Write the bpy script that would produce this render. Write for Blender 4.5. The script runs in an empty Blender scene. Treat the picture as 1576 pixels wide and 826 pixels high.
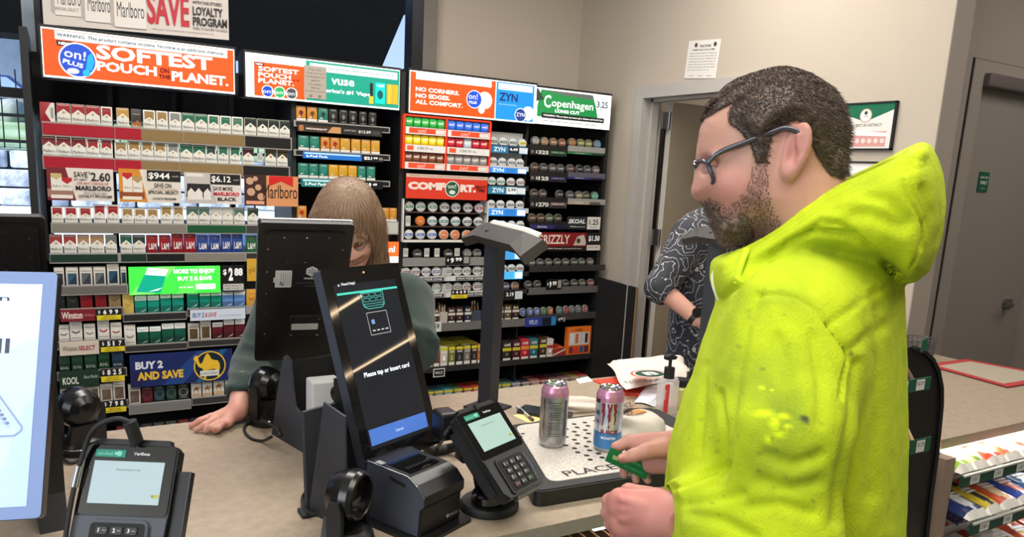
import bpy,math,random
import numpy as np
from mathutils import Vector,Matrix,Euler
random.seed(7)
scn = bpy.context.scene
COL = scn.collection
# ------------------------------------------------------------------ camera
IMG_W,IMG_H = 1576,826
FOC,PPX,PPY,EYE = 1180.0,788.0,495.0,1.62
RC = np.array([[0.86615392,-0.49715594,0.051121],
               [-0.05137954,-0.19032337,-0.98037603],
               [0.49712929,0.84652997,-0.19039298]])
cam_d = bpy.data.cameras.new('camera')
cam = bpy.data.objects.new('camera',cam_d)
COL.objects.link(cam)
cam_d.sensor_fit = 'HORIZONTAL'
cam_d.sensor_width = 36.0
cam_d.lens = FOC / IMG_W * 36.0
cam_d.shift_y = (PPY - IMG_H / 2) / IMG_W
cam_d.clip_start = 0.02
cam_d.clip_end = 400
m = Matrix.Identity(4)
for i in range(3):
 m[i][0] = RC[0][i]
 m[i][1] = -RC[1][i]
 m[i][2] = -RC[2][i]
m[2][3] = EYE
cam.matrix_world = m
scn.camera = cam
# ------------------------------------------------------------------ view, sky, sun, ceiling light
scn.view_settings.view_transform = 'Standard'
scn.view_settings.look = 'None'
scn.view_settings.gamma = 1.0
scn.view_settings.use_curve_mapping = False
scn.view_settings.exposure = 0.55
world = bpy.data.worlds.new('sky')
scn.world = world
world.use_nodes = True
wn = world.node_tree.nodes
wl = world.node_tree.links
wn.clear()
wo = wn.new('ShaderNodeOutputWorld')
wb = wn.new('ShaderNodeBackground')
wr = wn.new('ShaderNodeValToRGB')
wt = wn.new('ShaderNodeTexCoord')
ws = wn.new('ShaderNodeSeparateXYZ')
wl.new(wt.outputs['Generated'],ws.inputs[0])
wl.new(ws.outputs['Z'],wr.inputs[0])
wr.color_ramp.elements[0].position = 0.0
wr.color_ramp.elements[0].color = (0.60,0.72,0.95,1)
wr.color_ramp.elements[1].position = 0.5
wr.color_ramp.elements[1].color = (0.10,0.25,0.75,1)
wl.new(wr.outputs[0],wb.inputs[0])
wb.inputs[1].default_value = 1.0
wl.new(wb.outputs[0],wo.inputs[0])
sun_d = bpy.data.lights.new('sun','SUN')
sun_d.energy = 7.0
sun_d.angle = 0.02
sun_d.color = (1.0,0.96,0.9)
sun = bpy.data.objects.new('sun',sun_d)
COL.objects.link(sun)
sun.rotation_euler = Vector((.75,.35,-.57)).to_track_quat('-Z','Y').to_euler()
def area(name,loc,size,energy,rot=(0,0,0),color=(1,1,1),spread=180):
 d = bpy.data.lights.new(name,'AREA')
 d.shape = 'RECTANGLE'
 d.size,d.size_y = size
 d.energy = energy
 d.color = color
 d.spread = math.radians(spread)
 o = bpy.data.objects.new(name,d)
 COL.objects.link(o)
 o.location = loc
 o.rotation_euler = rot
 return o
WARM = (1.0,0.95,0.88)
CEIL = 3.2
area('ceiling_light_front',(0.2,0.1,CEIL - 0.06),(2.4,1.2),45,color=WARM)
area('ceiling_light_counter',(1.2,2.6,CEIL - 0.06),(3.0,0.5),60,color=WARM)
area('ceiling_light_side',(2.9,0.4,CEIL - 0.06),(1.2,1.2),15,color=WARM)
area('ceiling_light_corridor',(4.9,1.2,CEIL - 0.06),(0.6,1.2),16,color=WARM)
area('ceiling_light_office',(4.6,3.4,2.9),(0.6,0.6),12,color=WARM)
area('side_fill_light',(-3.9,-1.2,1.9),(2.6,3.0),110,(0,math.radians(-90),0),(0.86,0.93,1.0))  # added cool fill at the left wall, which has no window
# ------------------------------------------------------------------ pixel to place helpers (photograph frame)
def ray(x,y):
 return RC.T @ np.array([x - PPX,y - PPY,FOC])
def onz(x,y,z):
 d = ray(x,y)
 return d * ((z - EYE) / d[2]) + [0,0,EYE]
def ony(x,y,Y):
 d = ray(x,y)
 return d * (Y / d[1]) + [0,0,EYE]
def onx(x,y,X):
 d = ray(x,y)
 return d * (X / d[0]) + [0,0,EYE]
def deep(x,y,D):
 return ray(x,y) / FOC * D + [0,0,EYE]
def onplane(x,y,p,n):
 d = ray(x,y)
 o = np.array([0,0,EYE])
 s = np.dot(np.array(p) - o,n) / np.dot(d,n)
 return o + d * s
# ------------------------------------------------------------------ materials
def lin(c):
 out = []
 for v in c[:3]:
  v = v / 255.0
  out.append(v / 12.92 if v <= 0.04045 else ((v + 0.055) / 1.055) ** 2.4)
 return (out[0],out[1],out[2],1.0)
_M = {}
def mat(name,rgb,rough=0.5,metal=0.0,emit=0.0,noise=None,bump=None,alpha=None,spec=0.5,coat=0.0,trans=0.0,rgb2=None,sheen=0.0):
 """noise=(scale, amount) mixes rgb with rgb2; bump=(scale, strength)"""
 if name in _M:
  return _M[name]
 m = bpy.data.materials.new(name)
 _M[name] = m
 m.use_nodes = True
 nt = m.node_tree
 p = nt.nodes['Principled BSDF']
 p.inputs['Base Color'].default_value = lin(rgb)
 p.inputs['Roughness'].default_value = rough
 p.inputs['Metallic'].default_value = metal
 p.inputs['Specular IOR Level'].default_value = spec
 p.inputs['Coat Weight'].default_value = coat
 p.inputs['Transmission Weight'].default_value = trans
 if sheen:
  p.inputs['Sheen Weight'].default_value = sheen
  p.inputs['Sheen Roughness'].default_value = 0.5
 if emit:
  p.inputs['Emission Color'].default_value = lin(rgb)
  p.inputs['Emission Strength'].default_value = emit
 if alpha is not None:
  p.inputs['Alpha'].default_value = alpha
 if noise or bump:
  tc = nt.nodes.new('ShaderNodeTexCoord')
 if noise:
  n = nt.nodes.new('ShaderNodeTexNoise')
  n.inputs['Scale'].default_value = noise[0]
  n.inputs['Detail'].default_value = 6
  n.inputs['Roughness'].default_value = 0.65
  r = nt.nodes.new('ShaderNodeValToRGB')
  r.color_ramp.elements[0].position = 0.5 - noise[1]
  r.color_ramp.elements[1].position = 0.5 + noise[1]
  r.color_ramp.elements[0].color = lin(rgb)
  r.color_ramp.elements[1].color = lin(rgb2 or rgb)
  nt.links.new(tc.outputs['Object'],n.inputs['Vector'])
  nt.links.new(n.outputs['Fac'],r.inputs[0])
  nt.links.new(r.outputs[0],p.inputs['Base Color'])
  if emit:
   nt.links.new(r.outputs[0],p.inputs['Emission Color'])
 if bump:
  n = nt.nodes.new('ShaderNodeTexNoise')
  n.inputs['Scale'].default_value = bump[0]
  n.inputs['Detail'].default_value = 5
  b = nt.nodes.new('ShaderNodeBump')
  b.inputs['Strength'].default_value = bump[1]
  b.inputs['Distance'].default_value = 0.01
  nt.links.new(tc.outputs['Object'],n.inputs['Vector'])
  nt.links.new(n.outputs['Fac'],b.inputs['Height'])
  nt.links.new(b.outputs[0],p.inputs['Normal'])
 return m
def col(rgb,rough=0.5,emit=0.0,metal=0.0):
 """a plain paint or print colour, shared by value"""
 return mat('paint_%02x%02x%02x_%d_%d_%d' % (*rgb,int(rough * 100),int(emit * 100),int(metal * 10)),rgb,rough,metal,emit)
def lit(rgb,e=1.0):
 return col(rgb,0.35,e)
# ------------------------------------------------------------------ text as mesh data
_T = {}
def text_geo(s,bold=0.0,res=2):
 """2D triangles of a line of text, scaled so that the box is (w/h aspect, 1) from the origin"""
 k = (s,bold,res)
 if k in _T:
  return _T[k]
 c = bpy.data.curves.new('lettering','FONT')
 c.body = s
 c.size = 1.0
 c.resolution_u = res
 c.offset = bold
 c.fill_mode = 'FRONT'
 o = bpy.data.objects.new('lettering',c)
 me = o.to_mesh()
 v = np.array([x.co[:] for x in me.vertices]) if len(me.vertices) else np.zeros((0,3))
 f = [tuple(p.vertices) for p in me.polygons]
 o.to_mesh_clear()
 bpy.data.objects.remove(o)
 bpy.data.curves.remove(c)
 v = v[:,:2]
 lo,hi = v.min(0),v.max(0)
 h = hi[1] - lo[1]
 v = (v - lo) / h
 _T[k] = (v,f,(hi[0] - lo[0]) / h)
 return _T[k]
# ------------------------------------------------------------------ mesh builder
class MB:
 def __init__(s):
  s.v,s.f,s.mi,s.mats,s.sm = [],[],[],[],[]
  s.T = None
 def slot(s,m):
  if m not in s.mats:
   s.mats.append(m)
  return s.mats.index(m)
 def add(s,vs,fs,m,smooth=False):
  b = len(s.v)
  if s.T is not None:
   vs = [tuple(s.T @ Vector(p)) for p in vs]
  s.v += [tuple(map(float,p)) for p in vs]
  k = s.slot(m)
  for f in fs:
   s.f.append(tuple(b + i for i in f))
   s.mi.append(k)
   s.sm.append(smooth)
  return s
 def box(s,lo,hi,m):
  (a,b,c),(d,e,f) = lo,hi
  v = [(a,b,c),(d,b,c),(d,e,c),(a,e,c),(a,b,f),(d,b,f),(d,e,f),(a,e,f)]
  return s.add(v,[(0,3,2,1),(4,5,6,7),(0,1,5,4),(1,2,6,5),(2,3,7,6),(3,0,4,7)],m)
 def bbox(s,lo,hi,m,r=0.004,seg=2):
  """box with rounded vertical-profile edges on all sides (chamfer lattice)"""
  lo,hi = np.array(lo,float),np.array(hi,float)
  r = min(r,*(0.49 * (hi - lo)))
  c,h = (lo + hi) / 2,(hi - lo) / 2 - r
  ang = [math.tan(math.radians(45 * (k / seg))) for k in range(seg,-1,-1)]
  ax = [(-1,-t) for t in ang] + [(1,t) for t in ang[::-1]]
  n = len(ax)
  pts,fs = [],[]
  for a in range(3):
   for sg in (-1,1):
    base = len(pts)
    for i in range(n):
     for j in range(n):
      sd,u = np.zeros(3),np.zeros(3)
      sd[a],u[a] = sg,sg
      sd[(a + 1) % 3],u[(a + 1) % 3] = ax[i]
      sd[(a + 2) % 3],u[(a + 2) % 3] = ax[j]
      pts.append(c + sd * h + u / np.linalg.norm(u) * r)
    for i in range(n - 1):
     for j in range(n - 1):
      q = (base + i * n + j,base + (i + 1) * n + j,base + (i + 1) * n + j + 1,base + i * n + j + 1)
      fs.append(q if sg > 0 else q[::-1])
  return s.add(pts,fs,m,True)
 def quad(s,a,b,c,d,m):
  return s.add([a,b,c,d],[(0,1,2,3)],m)
 def prism(s,poly,frame,t,m,smooth=False):
  """poly: 2D points; frame: (origin, xdir, ydir, ndir); extruded by t along ndir"""
  o,X,Y,N = [np.array(q,float) for q in frame]
  n = len(poly)
  a = [o + X * p[0] + Y * p[1] for p in poly]
  b = [q + N * t for q in a]
  fs = [tuple(range(n))[::-1],tuple(range(n,2 * n))]
  for i in range(n):
   j = (i + 1) % n
   fs.append((i,j,n + j,n + i))
  if t < 0:
   fs = [f[::-1] for f in fs]
  return s.add(a + b,fs,m,smooth)
 def cyl(s,p0,p1,r,m,n=20,r1=None,caps=True,smooth=True):
  p0,p1 = np.array(p0,float),np.array(p1,float)
  r1 = r if r1 is None else r1
  d = p1 - p0
  d /= np.linalg.norm(d)
  u = np.cross(d,[0,0,1.0]) if abs(d[2]) < 0.9 else np.cross(d,[1.0,0,0])
  u /= np.linalg.norm(u)
  w = np.cross(d,u)
  A = [2 * math.pi * i / n for i in range(n)]
  a = [p0 + r * (math.cos(t) * u + math.sin(t) * w) for t in A]
  b = [p1 + r1 * (math.cos(t) * u + math.sin(t) * w) for t in A]
  s.add(a + b,[(i,(i + 1) % n,n + (i + 1) % n,n + i) for i in range(n)],m,smooth)
  if caps:
   s.add(a,[tuple(range(n))[::-1]],m)
   s.add(b,[tuple(range(n))],m)
  return s
 def lathe(s,prof,org,axis,m,n=28,xd=None,mats=None):
  """prof: list of (radius, height) along axis"""
  org,axis = np.array(org,float),np.array(axis,float)
  axis = axis / np.linalg.norm(axis)
  u = np.cross(axis,[0,0,1.0]) if abs(axis[2]) < 0.9 else np.cross(axis,[1.0,0,0])
  u /= np.linalg.norm(u)
  w = np.cross(axis,u)
  vs = []
  for r,h in prof:
   for i in range(n):
    t = 2 * math.pi * i / n
    vs.append(org + axis * h + max(r,1e-5) * (math.cos(t) * u + math.sin(t) * w))
  for k in range(len(prof) - 1):
   fs = [(k * n + i,k * n + (i + 1) % n,(k + 1) * n + (i + 1) % n,(k + 1) * n + i) for i in range(n)]
   mm = mats[k] if mats else m
   b = len(s.v)
   sub = vs[k * n:(k + 2) * n]
   s.add(sub,[tuple(i - k * n for i in f) for f in fs],mm,True)
  return s
 def tube(s,path,r,m,n=10,caps=True,closed=False):
  P = [np.array(p,float) for p in path]
  rs = r if isinstance(r,(list,tuple)) else [r] * len(P)
  vs,prev = [],None
  for i,p in enumerate(P):
   a = P[max(i - 1,0)] if not closed else P[i - 1]
   b = P[min(i + 1,len(P) - 1)] if not closed else P[(i + 1) % len(P)]
   d = b - a
   d /= np.linalg.norm(d) + 1e-12
   if prev is None:
    u = np.cross(d,[0,0,1.0]) if abs(d[2]) < 0.9 else np.cross(d,[1.0,0,0])
   else:
    u = prev - d * np.dot(prev,d)
   u /= np.linalg.norm(u) + 1e-12
   prev = u
   w = np.cross(d,u)
   for k in range(n):
    t = 2 * math.pi * k / n
    vs.append(p + rs[i] * (math.cos(t) * u + math.sin(t) * w))
  L = len(P)
  fs = []
  for i in range(L if closed else L - 1):
   j = (i + 1) % L
   for k in range(n):
    fs.append((i * n + k,i * n + (k + 1) % n,j * n + (k + 1) % n,j * n + k))
  s.add(vs,fs,m,True)
  if caps and not closed:
   s.add(vs[:n],[tuple(range(n))[::-1]],m)
   s.add(vs[-n:],[tuple(range(n))],m)
  return s
 def ball(s,c,r,m,n=16,k=10):
  rx,ry,rz = (r,r,r) if not isinstance(r,(tuple,list)) else r
  vs = [(c[0],c[1],c[2] - rz)]
  for j in range(1,k):
   a = -math.pi / 2 + math.pi * j / k
   for i in range(n):
    t = 2 * math.pi * i / n
    vs.append((c[0] + rx * math.cos(a) * math.cos(t),c[1] + ry * math.cos(a) * math.sin(t),c[2] + rz * math.sin(a)))
  vs.append((c[0],c[1],c[2] + rz))
  fs = [(0,1 + (i + 1) % n,1 + i) for i in range(n)]
  for j in range(k - 2):
   for i in range(n):
    fs.append((1 + j * n + i,1 + j * n + (i + 1) % n,1 + (j + 1) * n + (i + 1) % n,1 + (j + 1) * n + i))
  b = 1 + (k - 2) * n
  fs += [(b + i,b + (i + 1) % n,len(vs) - 1) for i in range(n)]
  return s.add(vs,fs,m,True)
 def disc(s,c,X,Y,r,m,n=20,rx=None):
  c,X,Y = np.array(c),np.array(X),np.array(Y)
  rx = r if rx is None else rx
  return s.add([c + X * rx * math.cos(2 * math.pi * i / n) + Y * r * math.sin(2 * math.pi * i / n) for i in range(n)],[tuple(range(n))],m)
 def text(s,t,o,X,Y,m,h=None,w=None,bold=0.0,anchor='l',slant=0.0,res=2):
  """o: lower-left corner (or lower-centre with anchor 'c'); X, Y unit directions; h and/or w box size"""
  v,f,asp = text_geo(t,bold,res)
  if h is None:
   h = w / asp
  if w is None:
   w = h * asp
  o,X,Y = np.array(o,float),np.array(X,float),np.array(Y,float)
  dx = -w / 2 if anchor == 'c' else (-w if anchor == 'r' else 0)
  pts = [o + X * (dx + p[0] / asp * w + slant * p[1] * h) + Y * (p[1] * h) for p in v]
  return s.add(pts,f,m)
 def build(s,name,parent=None,auto=None,bevel=None):
  me = bpy.data.meshes.new(name)
  me.from_pydata(s.v,[],s.f)
  for mm in s.mats:
   me.materials.append(mm)
  me.polygons.foreach_set('material_index',s.mi)
  me.polygons.foreach_set('use_smooth',s.sm)
  me.update()
  o = bpy.data.objects.new(name,me)
  COL.objects.link(o)
  if bevel:
   bv = o.modifiers.new('edge','BEVEL')
   bv.width = bevel
   bv.segments = 2
   bv.limit_method = 'ANGLE'
  if parent is not None:
   o.parent = parent
   o.matrix_parent_inverse = parent.matrix_basis.inverted()
  return o
def tag(o,label,cat,group=None,kind=None):
 o['label'] = label
 o['category'] = cat
 if group:
  o['group'] = group
 if kind:
  o['kind'] = kind
 return o
def thing(name,label,cat,loc=(0,0,0),group=None):
 """an Empty at the thing's base; its parts are built in world coordinates and parented to it"""
 o = bpy.data.objects.new(name,None)
 COL.objects.link(o)
 o.empty_display_size = 0.05
 o.location = [float(q) for q in loc]
 tag(o,label,cat,group)
 return o
def struct(o):
 o['kind'] = 'structure'
 return o
def sub(o,label):
 o['label'] = label
 return o
def dup(src,loc,label=None,rotz=None):
 """a copy of a thing with copies of its parts and their sub-parts; mesh data is shared"""
 def cp(o,par):
  c = o.copy()
  COL.objects.link(c)
  if par is not None:
   c.parent = par
  for ch in list(o.children):
   cp(ch,c)
  return c
 kids = src.children
 c = cp(src,None)
 c.location = [float(q) for q in loc]
 if rotz is not None:
  c.rotation_euler = (0,0,rotz)
 if label:
  c['label'] = label
 return c
def rrect(w,h,r,n=5,cx=0.0,cy=0.0):
 """rounded rectangle outline, counter-clockwise, centred"""
 out = []
 for sx,sy,a0 in ((1,1,0),(-1,1,90),(-1,-1,180),(1,-1,270)):
  for i in range(n + 1):
   a = math.radians(a0 + 90 * i / n)
   out.append((cx + sx * (w / 2 - r) + r * math.cos(a),cy + sy * (h / 2 - r) + r * math.sin(a)))
 return out
def smooth_path(pts,k=6):
 """Catmull-Rom through points"""
 P = [np.array(p,float) for p in pts]
 P = [2 * P[0] - P[1]] + P + [2 * P[-1] - P[-2]]
 out = []
 for i in range(1,len(P) - 2):
  for j in range(k):
   t = j / k
   a,b,c,d = P[i - 1],P[i],P[i + 1],P[i + 2]
   out.append(0.5 * (2 * b + (c - a) * t + (2 * a - 5 * b + 4 * c - d) * t * t + (3 * b - a - 3 * c + d) * t ** 3))
 out.append(P[-2])
 return out
UX,UY,UZ = np.array([1.0,0,0]),np.array([0,1.0,0]),np.array([0,0,1.0])
# ================================================================== THE ROOM
M_WALL = mat('wall_paint',(190,178,162),0.85,noise=(260,0.35),rgb2=(182,170,154),bump=(420,0.12))
M_WALL2 = mat('wall_paint_grey_and_shade',(150,140,130),0.85,noise=(260,0.35),rgb2=(142,133,123),bump=(420,0.12))
M_FRAME = mat('frame_paint',(178,172,165),0.5)
M_DOOR = mat('door_paint',(150,134,112),0.7,noise=(300,0.3),rgb2=(142,127,106))
M_DOOR2 = mat('door_paint_grey',(140,132,124),0.6,noise=(300,0.3),rgb2=(133,126,118))
M_BLACK = mat('black_metal',(22,22,23),0.45)
M_BLACKM = mat('matt_black',(12,12,13),0.7)
M_ALU = mat('window_metal',(40,40,44),0.35,metal=0.6)
M_STEEL = mat('brushed_steel',(150,150,150),0.3,metal=1.0)
M_WHITE = mat('white_plastic',(225,224,220),0.45)
YB,XR = 4.5,3.063
b = MB(); b.box((-4,-4.5,-0.1),(9.2,4.6,0),mat('floor_tile',(120,112,102),0.4,noise=(6,0.3),rgb2=(105,98,90)))
struct(b.build('floor'))
b = MB(); b.box((-4,-4.5,CEIL),(9.2,4.6,CEIL + 0.1),mat('ceiling_tile',(205,200,190),0.9))
struct(b.build('ceiling'))
# beige wall between the window and the corner
b = MB(); b.box((1.985,YB,0),(XR + 0.12,YB + 0.14,CEIL),M_WALL)
struct(b.build('wall_back'))
# wall below and beside the shop window
b = MB(); b.box((1.895,YB - 0.06,0),(1.985,YB + 0.14,CEIL),mat('window_jamb_paint',(118,112,104),0.7))
struct(b.build('trim_1'))
# doorway wall
D0,D1,DZ = 2.86,3.79,2.12
b = MB()
b.box((XR,D1,0),(XR + 0.12,YB,CEIL),M_WALL)
b.box((XR,1.913,0),(XR + 0.12,D0,CEIL),M_WALL)
b.box((XR,D0,DZ),(XR + 0.12,D1,CEIL),M_WALL)
b.box((XR + 0.001,1.909,0),(XR + 0.124,1.913,CEIL),M_WALL2)  # end cap: shade on the wall end put into darker grey paint
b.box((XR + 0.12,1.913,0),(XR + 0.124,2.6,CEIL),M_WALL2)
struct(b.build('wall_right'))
# door frame: hollow metal jambs and head
b = MB()
def casing(y0,y1,z0,z1):
 b.box((XR - 0.018,y0,z0),(XR + 0.138,y1,z1),M_FRAME)
casing(D1 - 0.02,D1 + 0.05,0,DZ - 0.02)
casing(D0 - 0.05,D0 + 0.02,0,DZ - 0.02)
casing(D0 - 0.05,D1 + 0.05,DZ - 0.02,DZ + 0.05)
b.box((XR + 0.05,D1 - 0.036,0),(XR + 0.10,D1 - 0.02,DZ - 0.02),M_FRAME)
b.box((XR + 0.05,D0 + 0.02,0),(XR + 0.10,D0 + 0.036,DZ - 0.02),M_FRAME)
b.box((XR + 0.05,D0 + 0.02,DZ - 0.036),(XR + 0.10,D1 - 0.02,DZ - 0.02),M_FRAME)
struct(b.build('trim_2'))
# the open office door, hinged on the far jamb
hx,hy = XR + 0.15,D1 - 0.03
b = MB()
b.box((0,-0.022,0.01),(0.88,0.022,DZ - 0.03),M_DOOR)
b.box((-0.002,-0.0225,0.01),(0.0,0.0225,DZ - 0.03),mat('door_edge',(196,190,182),0.5))
d1 = b.build('door_1'); struct(d1)
d1.location = (hx + 0.02,hy - 0.03,0); d1.rotation_euler = (0,0,math.radians(-2))
for z in (0.25,1.22,1.93):
 b = MB(); b.box((hx - 0.045,hy - 0.045,z),(hx + 0.045,hy - 0.03,z + 0.10),M_STEEL)
 b.cyl((hx,hy - 0.05,z),(hx,hy - 0.05,z + 0.10),0.007,M_STEEL,10)
 h = b.build('hinge'); h.parent = d1; h.matrix_parent_inverse = d1.matrix_basis.inverted()
# office behind the doorway
b = MB()
b.box((XR + 0.12,YB,0),(7.2,YB + 0.12,CEIL),mat('office_wall',(176,164,142),0.9))
struct(b.build('wall_office_back'))
b = MB(); b.box((7.2,2.72,0),(7.3,YB + 0.12,CEIL),M_WALL)
struct(b.build('wall_office_end'))
# corridor wall with the second door
YC = 2.6
pc = lambda x,y: ony(x,y,YC)
a,c = pc(1499,90),pc(1508,112)
DX0,DX1 = c[0] + 0.03,5.42
DTOP = c[2] - 0.01
b = MB()
b.box((XR + 0.12,YC,0),(a[0],YC + 0.12,CEIL),M_WALL2)
b.box((DX1 + 0.14,YC,0),(9.2,YC + 0.12,CEIL),M_WALL2)
b.box((a[0],YC,a[2]),(DX1 + 0.14,YC + 0.12,CEIL),M_WALL2)
struct(b.build('wall_corridor'))
b = MB()
b.box((a[0],YC - 0.012,0),(DX0,YC + 0.12,a[2]),M_WALL2)
b.box((DX1,YC - 0.012,0),(DX1 + 0.14,YC + 0.12,a[2]),M_WALL2)
b.box((DX0,YC - 0.012,DTOP),(DX1,YC + 0.12,a[2]),M_WALL2)
b.box((a[0] - 0.006,YC - 0.006,0),(a[0],YC + 0.02,a[2] + 0.006),M_BLACK)
b.box((a[0],YC - 0.006,a[2]),(DX1 + 0.14,YC + 0.02,a[2] + 0.006),mat('joint_line',(90,82,76),0.8))
struct(b.build('trim_3'))
b = MB(); b.box((DX0 + 0.003,YC + 0.03,0.01),(DX1 - 0.004,YC + 0.075,DTOP - 0.004),M_DOOR2)
d2 = b.build('door_2'); struct(d2)
b = MB()
lp = ony(1551,469,YC)
lx,lz = lp[0],lp[2]
b.lathe([(0.0,0.0),(0.034,0.0),(0.034,-0.012),(0.012,-0.018),(0.011,-0.055),(0,-0.055)],(lx + 0.02,YC + 0.03,lz),UY,M_STEEL)
b.tube([(lx + 0.02,YC - 0.02,lz),(lx - 0.02,YC - 0.024,lz),(lx - 0.10,YC - 0.022,lz - 0.004)],[0.011,0.011,0.008],M_STEEL)
b.box((lx + 0.062,YC + 0.022,lz - 0.03),(lx + 0.10,YC + 0.031,lz + 0.03),M_STEEL)
h = b.build('door_handle'); h.parent = d2
b = MB()
p0 = ony(1512,118,YC)
b.bbox((p0[0],YC - 0.05,p0[2] - 0.055),(DX1 - 0.1,YC + 0.03,p0[2] + 0.02),mat('door_closer',(96,86,84),0.5),0.012)
h = b.build('door_closer'); h.parent = d2
b = MB()
q = ony(1520,280,YC); w_,h_ = 0.10,0.115
GREEN = (14,84,62)
b.box((q[0] - w_ / 2,YC + 0.022,q[2] - h_ / 2),(q[0] + w_ / 2,YC + 0.031,q[2] + h_ / 2),col(GREEN,0.5))
yy = YC + 0.0215
b.text('EMPLOYEES',(q[0],yy,q[2] + 0.020),UX,UZ,col((235,235,230)),w=0.082,anchor='c')
b.text('ONLY',(q[0],yy,q[2] - 0.014),UX,UZ,col((235,235,230)),h=0.020,anchor='c',bold=0.02)
b.text('No entry',(q[0],yy,q[2] - 0.043),UX,UZ,col((200,215,205)),h=0.011,anchor='c')
sg = b.build('door_sign'); tag(sg,'small dark green sign on the grey corridor door','sign')
# side, rear and left walls that close the shop
b = MB(); b.box((9.1,-4.5,0),(9.2,YC,CEIL),M_WALL); struct(b.build('wall_far_side'))
b = MB(); b.box((-4,-4.6,0),(9.2,-4.5,CEIL),M_WALL); struct(b.build('wall_rear'))
b = MB(); b.box((-4.1,-4.5,0),(-4,4.6,CEIL),M_WALL); struct(b.build('wall_left'))
# ------------------------------------------------------------------ shop window behind the rack
b = MB()
zb0,zb1 = 1.848,1.893
b.box((-4,YB - 0.05,zb0),(1.825,YB + 0.06,zb1),M_ALU)
b.box((-4,YB - 0.05,0.0),(1.825,YB + 0.06,0.09),M_ALU)
b.box((-4,YB - 0.05,CEIL - 0.06),(1.825,YB + 0.06,CEIL),M_ALU)
b.box((1.8251,YB - 0.055,0),(1.895,YB + 0.06,CEIL),M_ALU)
for x in (-0.13,-1.9):
 b.box((x,YB - 0.052,0),(x + 0.05,YB + 0.062,CEIL),mat('window_post',(130,140,150),0.4,metal=0.5))
 b.box((x + 0.05,YB - 0.053,0),(x + 0.075,YB + 0.063,CEIL),M_ALU)
struct(b.build('window_1'))
gm = mat('window_glass',(235,242,250),0.02,trans=1.0)
g_ = gm.node_tree
p_ = g_.nodes['Principled BSDF']; p_.inputs['IOR'].default_value = 1.02
b = MB()
for z0,z1 in ((0.09,zb0),(zb1,CEIL - 0.06)):
 b.box((-3.98,YB,z0),(1.825,YB + 0.008,z1),gm)
o = b.build('window_2'); struct(o)
# ------------------------------------------------------------------ outside
b = MB()
WY = 8.2
zt = ony(20,230,WY)[2]; zb = ony(20,317,WY)[2]
b.add([(-14,4.7,0.0),(14,4.7,0.0),(14,6.2,0.55),(-14,6.2,0.55),(-14,WY,zb),(14,WY,zb)],[(0,1,2,3),(3,2,5,4)],
      mat('pale_concrete',(225,225,225),0.9,noise=(5,0.3),rgb2=(205,206,208)))
struct(b.build('ground'))
stone = bpy.data.materials.new('stone_blocks'); stone.use_nodes = True
nt = stone.node_tree; pr = nt.nodes['Principled BSDF']; pr.inputs['Roughness'].default_value = 0.9
tc = nt.nodes.new('ShaderNodeTexCoord'); nz = nt.nodes.new('ShaderNodeTexNoise'); nz.inputs['Scale'].default_value = 7; nz.inputs['Detail'].default_value = 8
rp = nt.nodes.new('ShaderNodeValToRGB'); rp.color_ramp.elements[0].color = lin((140,154,170)); rp.color_ramp.elements[1].color = lin((212,220,228))
rp.color_ramp.elements[0].position = 0.35; rp.color_ramp.elements[1].position = 0.65
nt.links.new(tc.outputs['Object'],nz.inputs['Vector']); nt.links.new(nz.outputs['Fac'],rp.inputs[0]); nt.links.new(rp.outputs[0],pr.inputs['Base Color'])
bp = nt.nodes.new('ShaderNodeBump'); bp.inputs['Strength'].default_value = 0.8; bp.inputs['Distance'].default_value = 0.05
nt.links.new(nz.outputs['Fac'],bp.inputs['Height']); nt.links.new(bp.outputs[0],pr.inputs['Normal'])
b = MB()
hh = (zt - zb) / 3
for r in range(3):
 x = -6.0 + (0.0,0.28,0.1)[r]
 while x < 6:
  b.bbox((x,WY - 0.02,zb + r * hh + 0.008),(x + 0.53,WY + 0.3,zb + (r + 1) * hh - 0.008),stone,0.02,1)
  x += 0.55
b.box((-6,WY + 0.03,zb),(6,WY + 0.3,zt - 0.01),mat('mortar',(70,76,84),0.9))
w = b.build('wall_outside'); struct(w)
b = MB()
gz = ony(20,168,12.0)[2]
b.add([(-14,WY + 0.25,zt - 0.02),(14,WY + 0.25,zt - 0.02),(14,12,gz),(-14,12,gz),(-14,14,gz),(14,14,gz)],[(0,1,2,3),(3,2,5,4)],
      mat('grass_bank',(96,128,60),0.95,noise=(2.2,0.25),rgb2=(176,196,160)))
struct(b.build('ground_grass'))
b = MB()
fz0,fz1 = zt + 0.01,ony(20,150,WY + 0.3)[2] + 0.25
x = -6.0
while x < 6:
 b.box((x,WY + 0.32,fz0),(x + 0.011,WY + 0.331,fz1),M_BLACK); x += 0.118
for z in (fz0 + 0.05,fz1 - 0.42):
 b.box((-6,WY + 0.315,z),(6,WY + 0.345,z + 0.03),M_BLACK)
tag(b.build('metal_fence'),'black metal bar fence above the stone block wall outside the window','fence')
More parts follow.
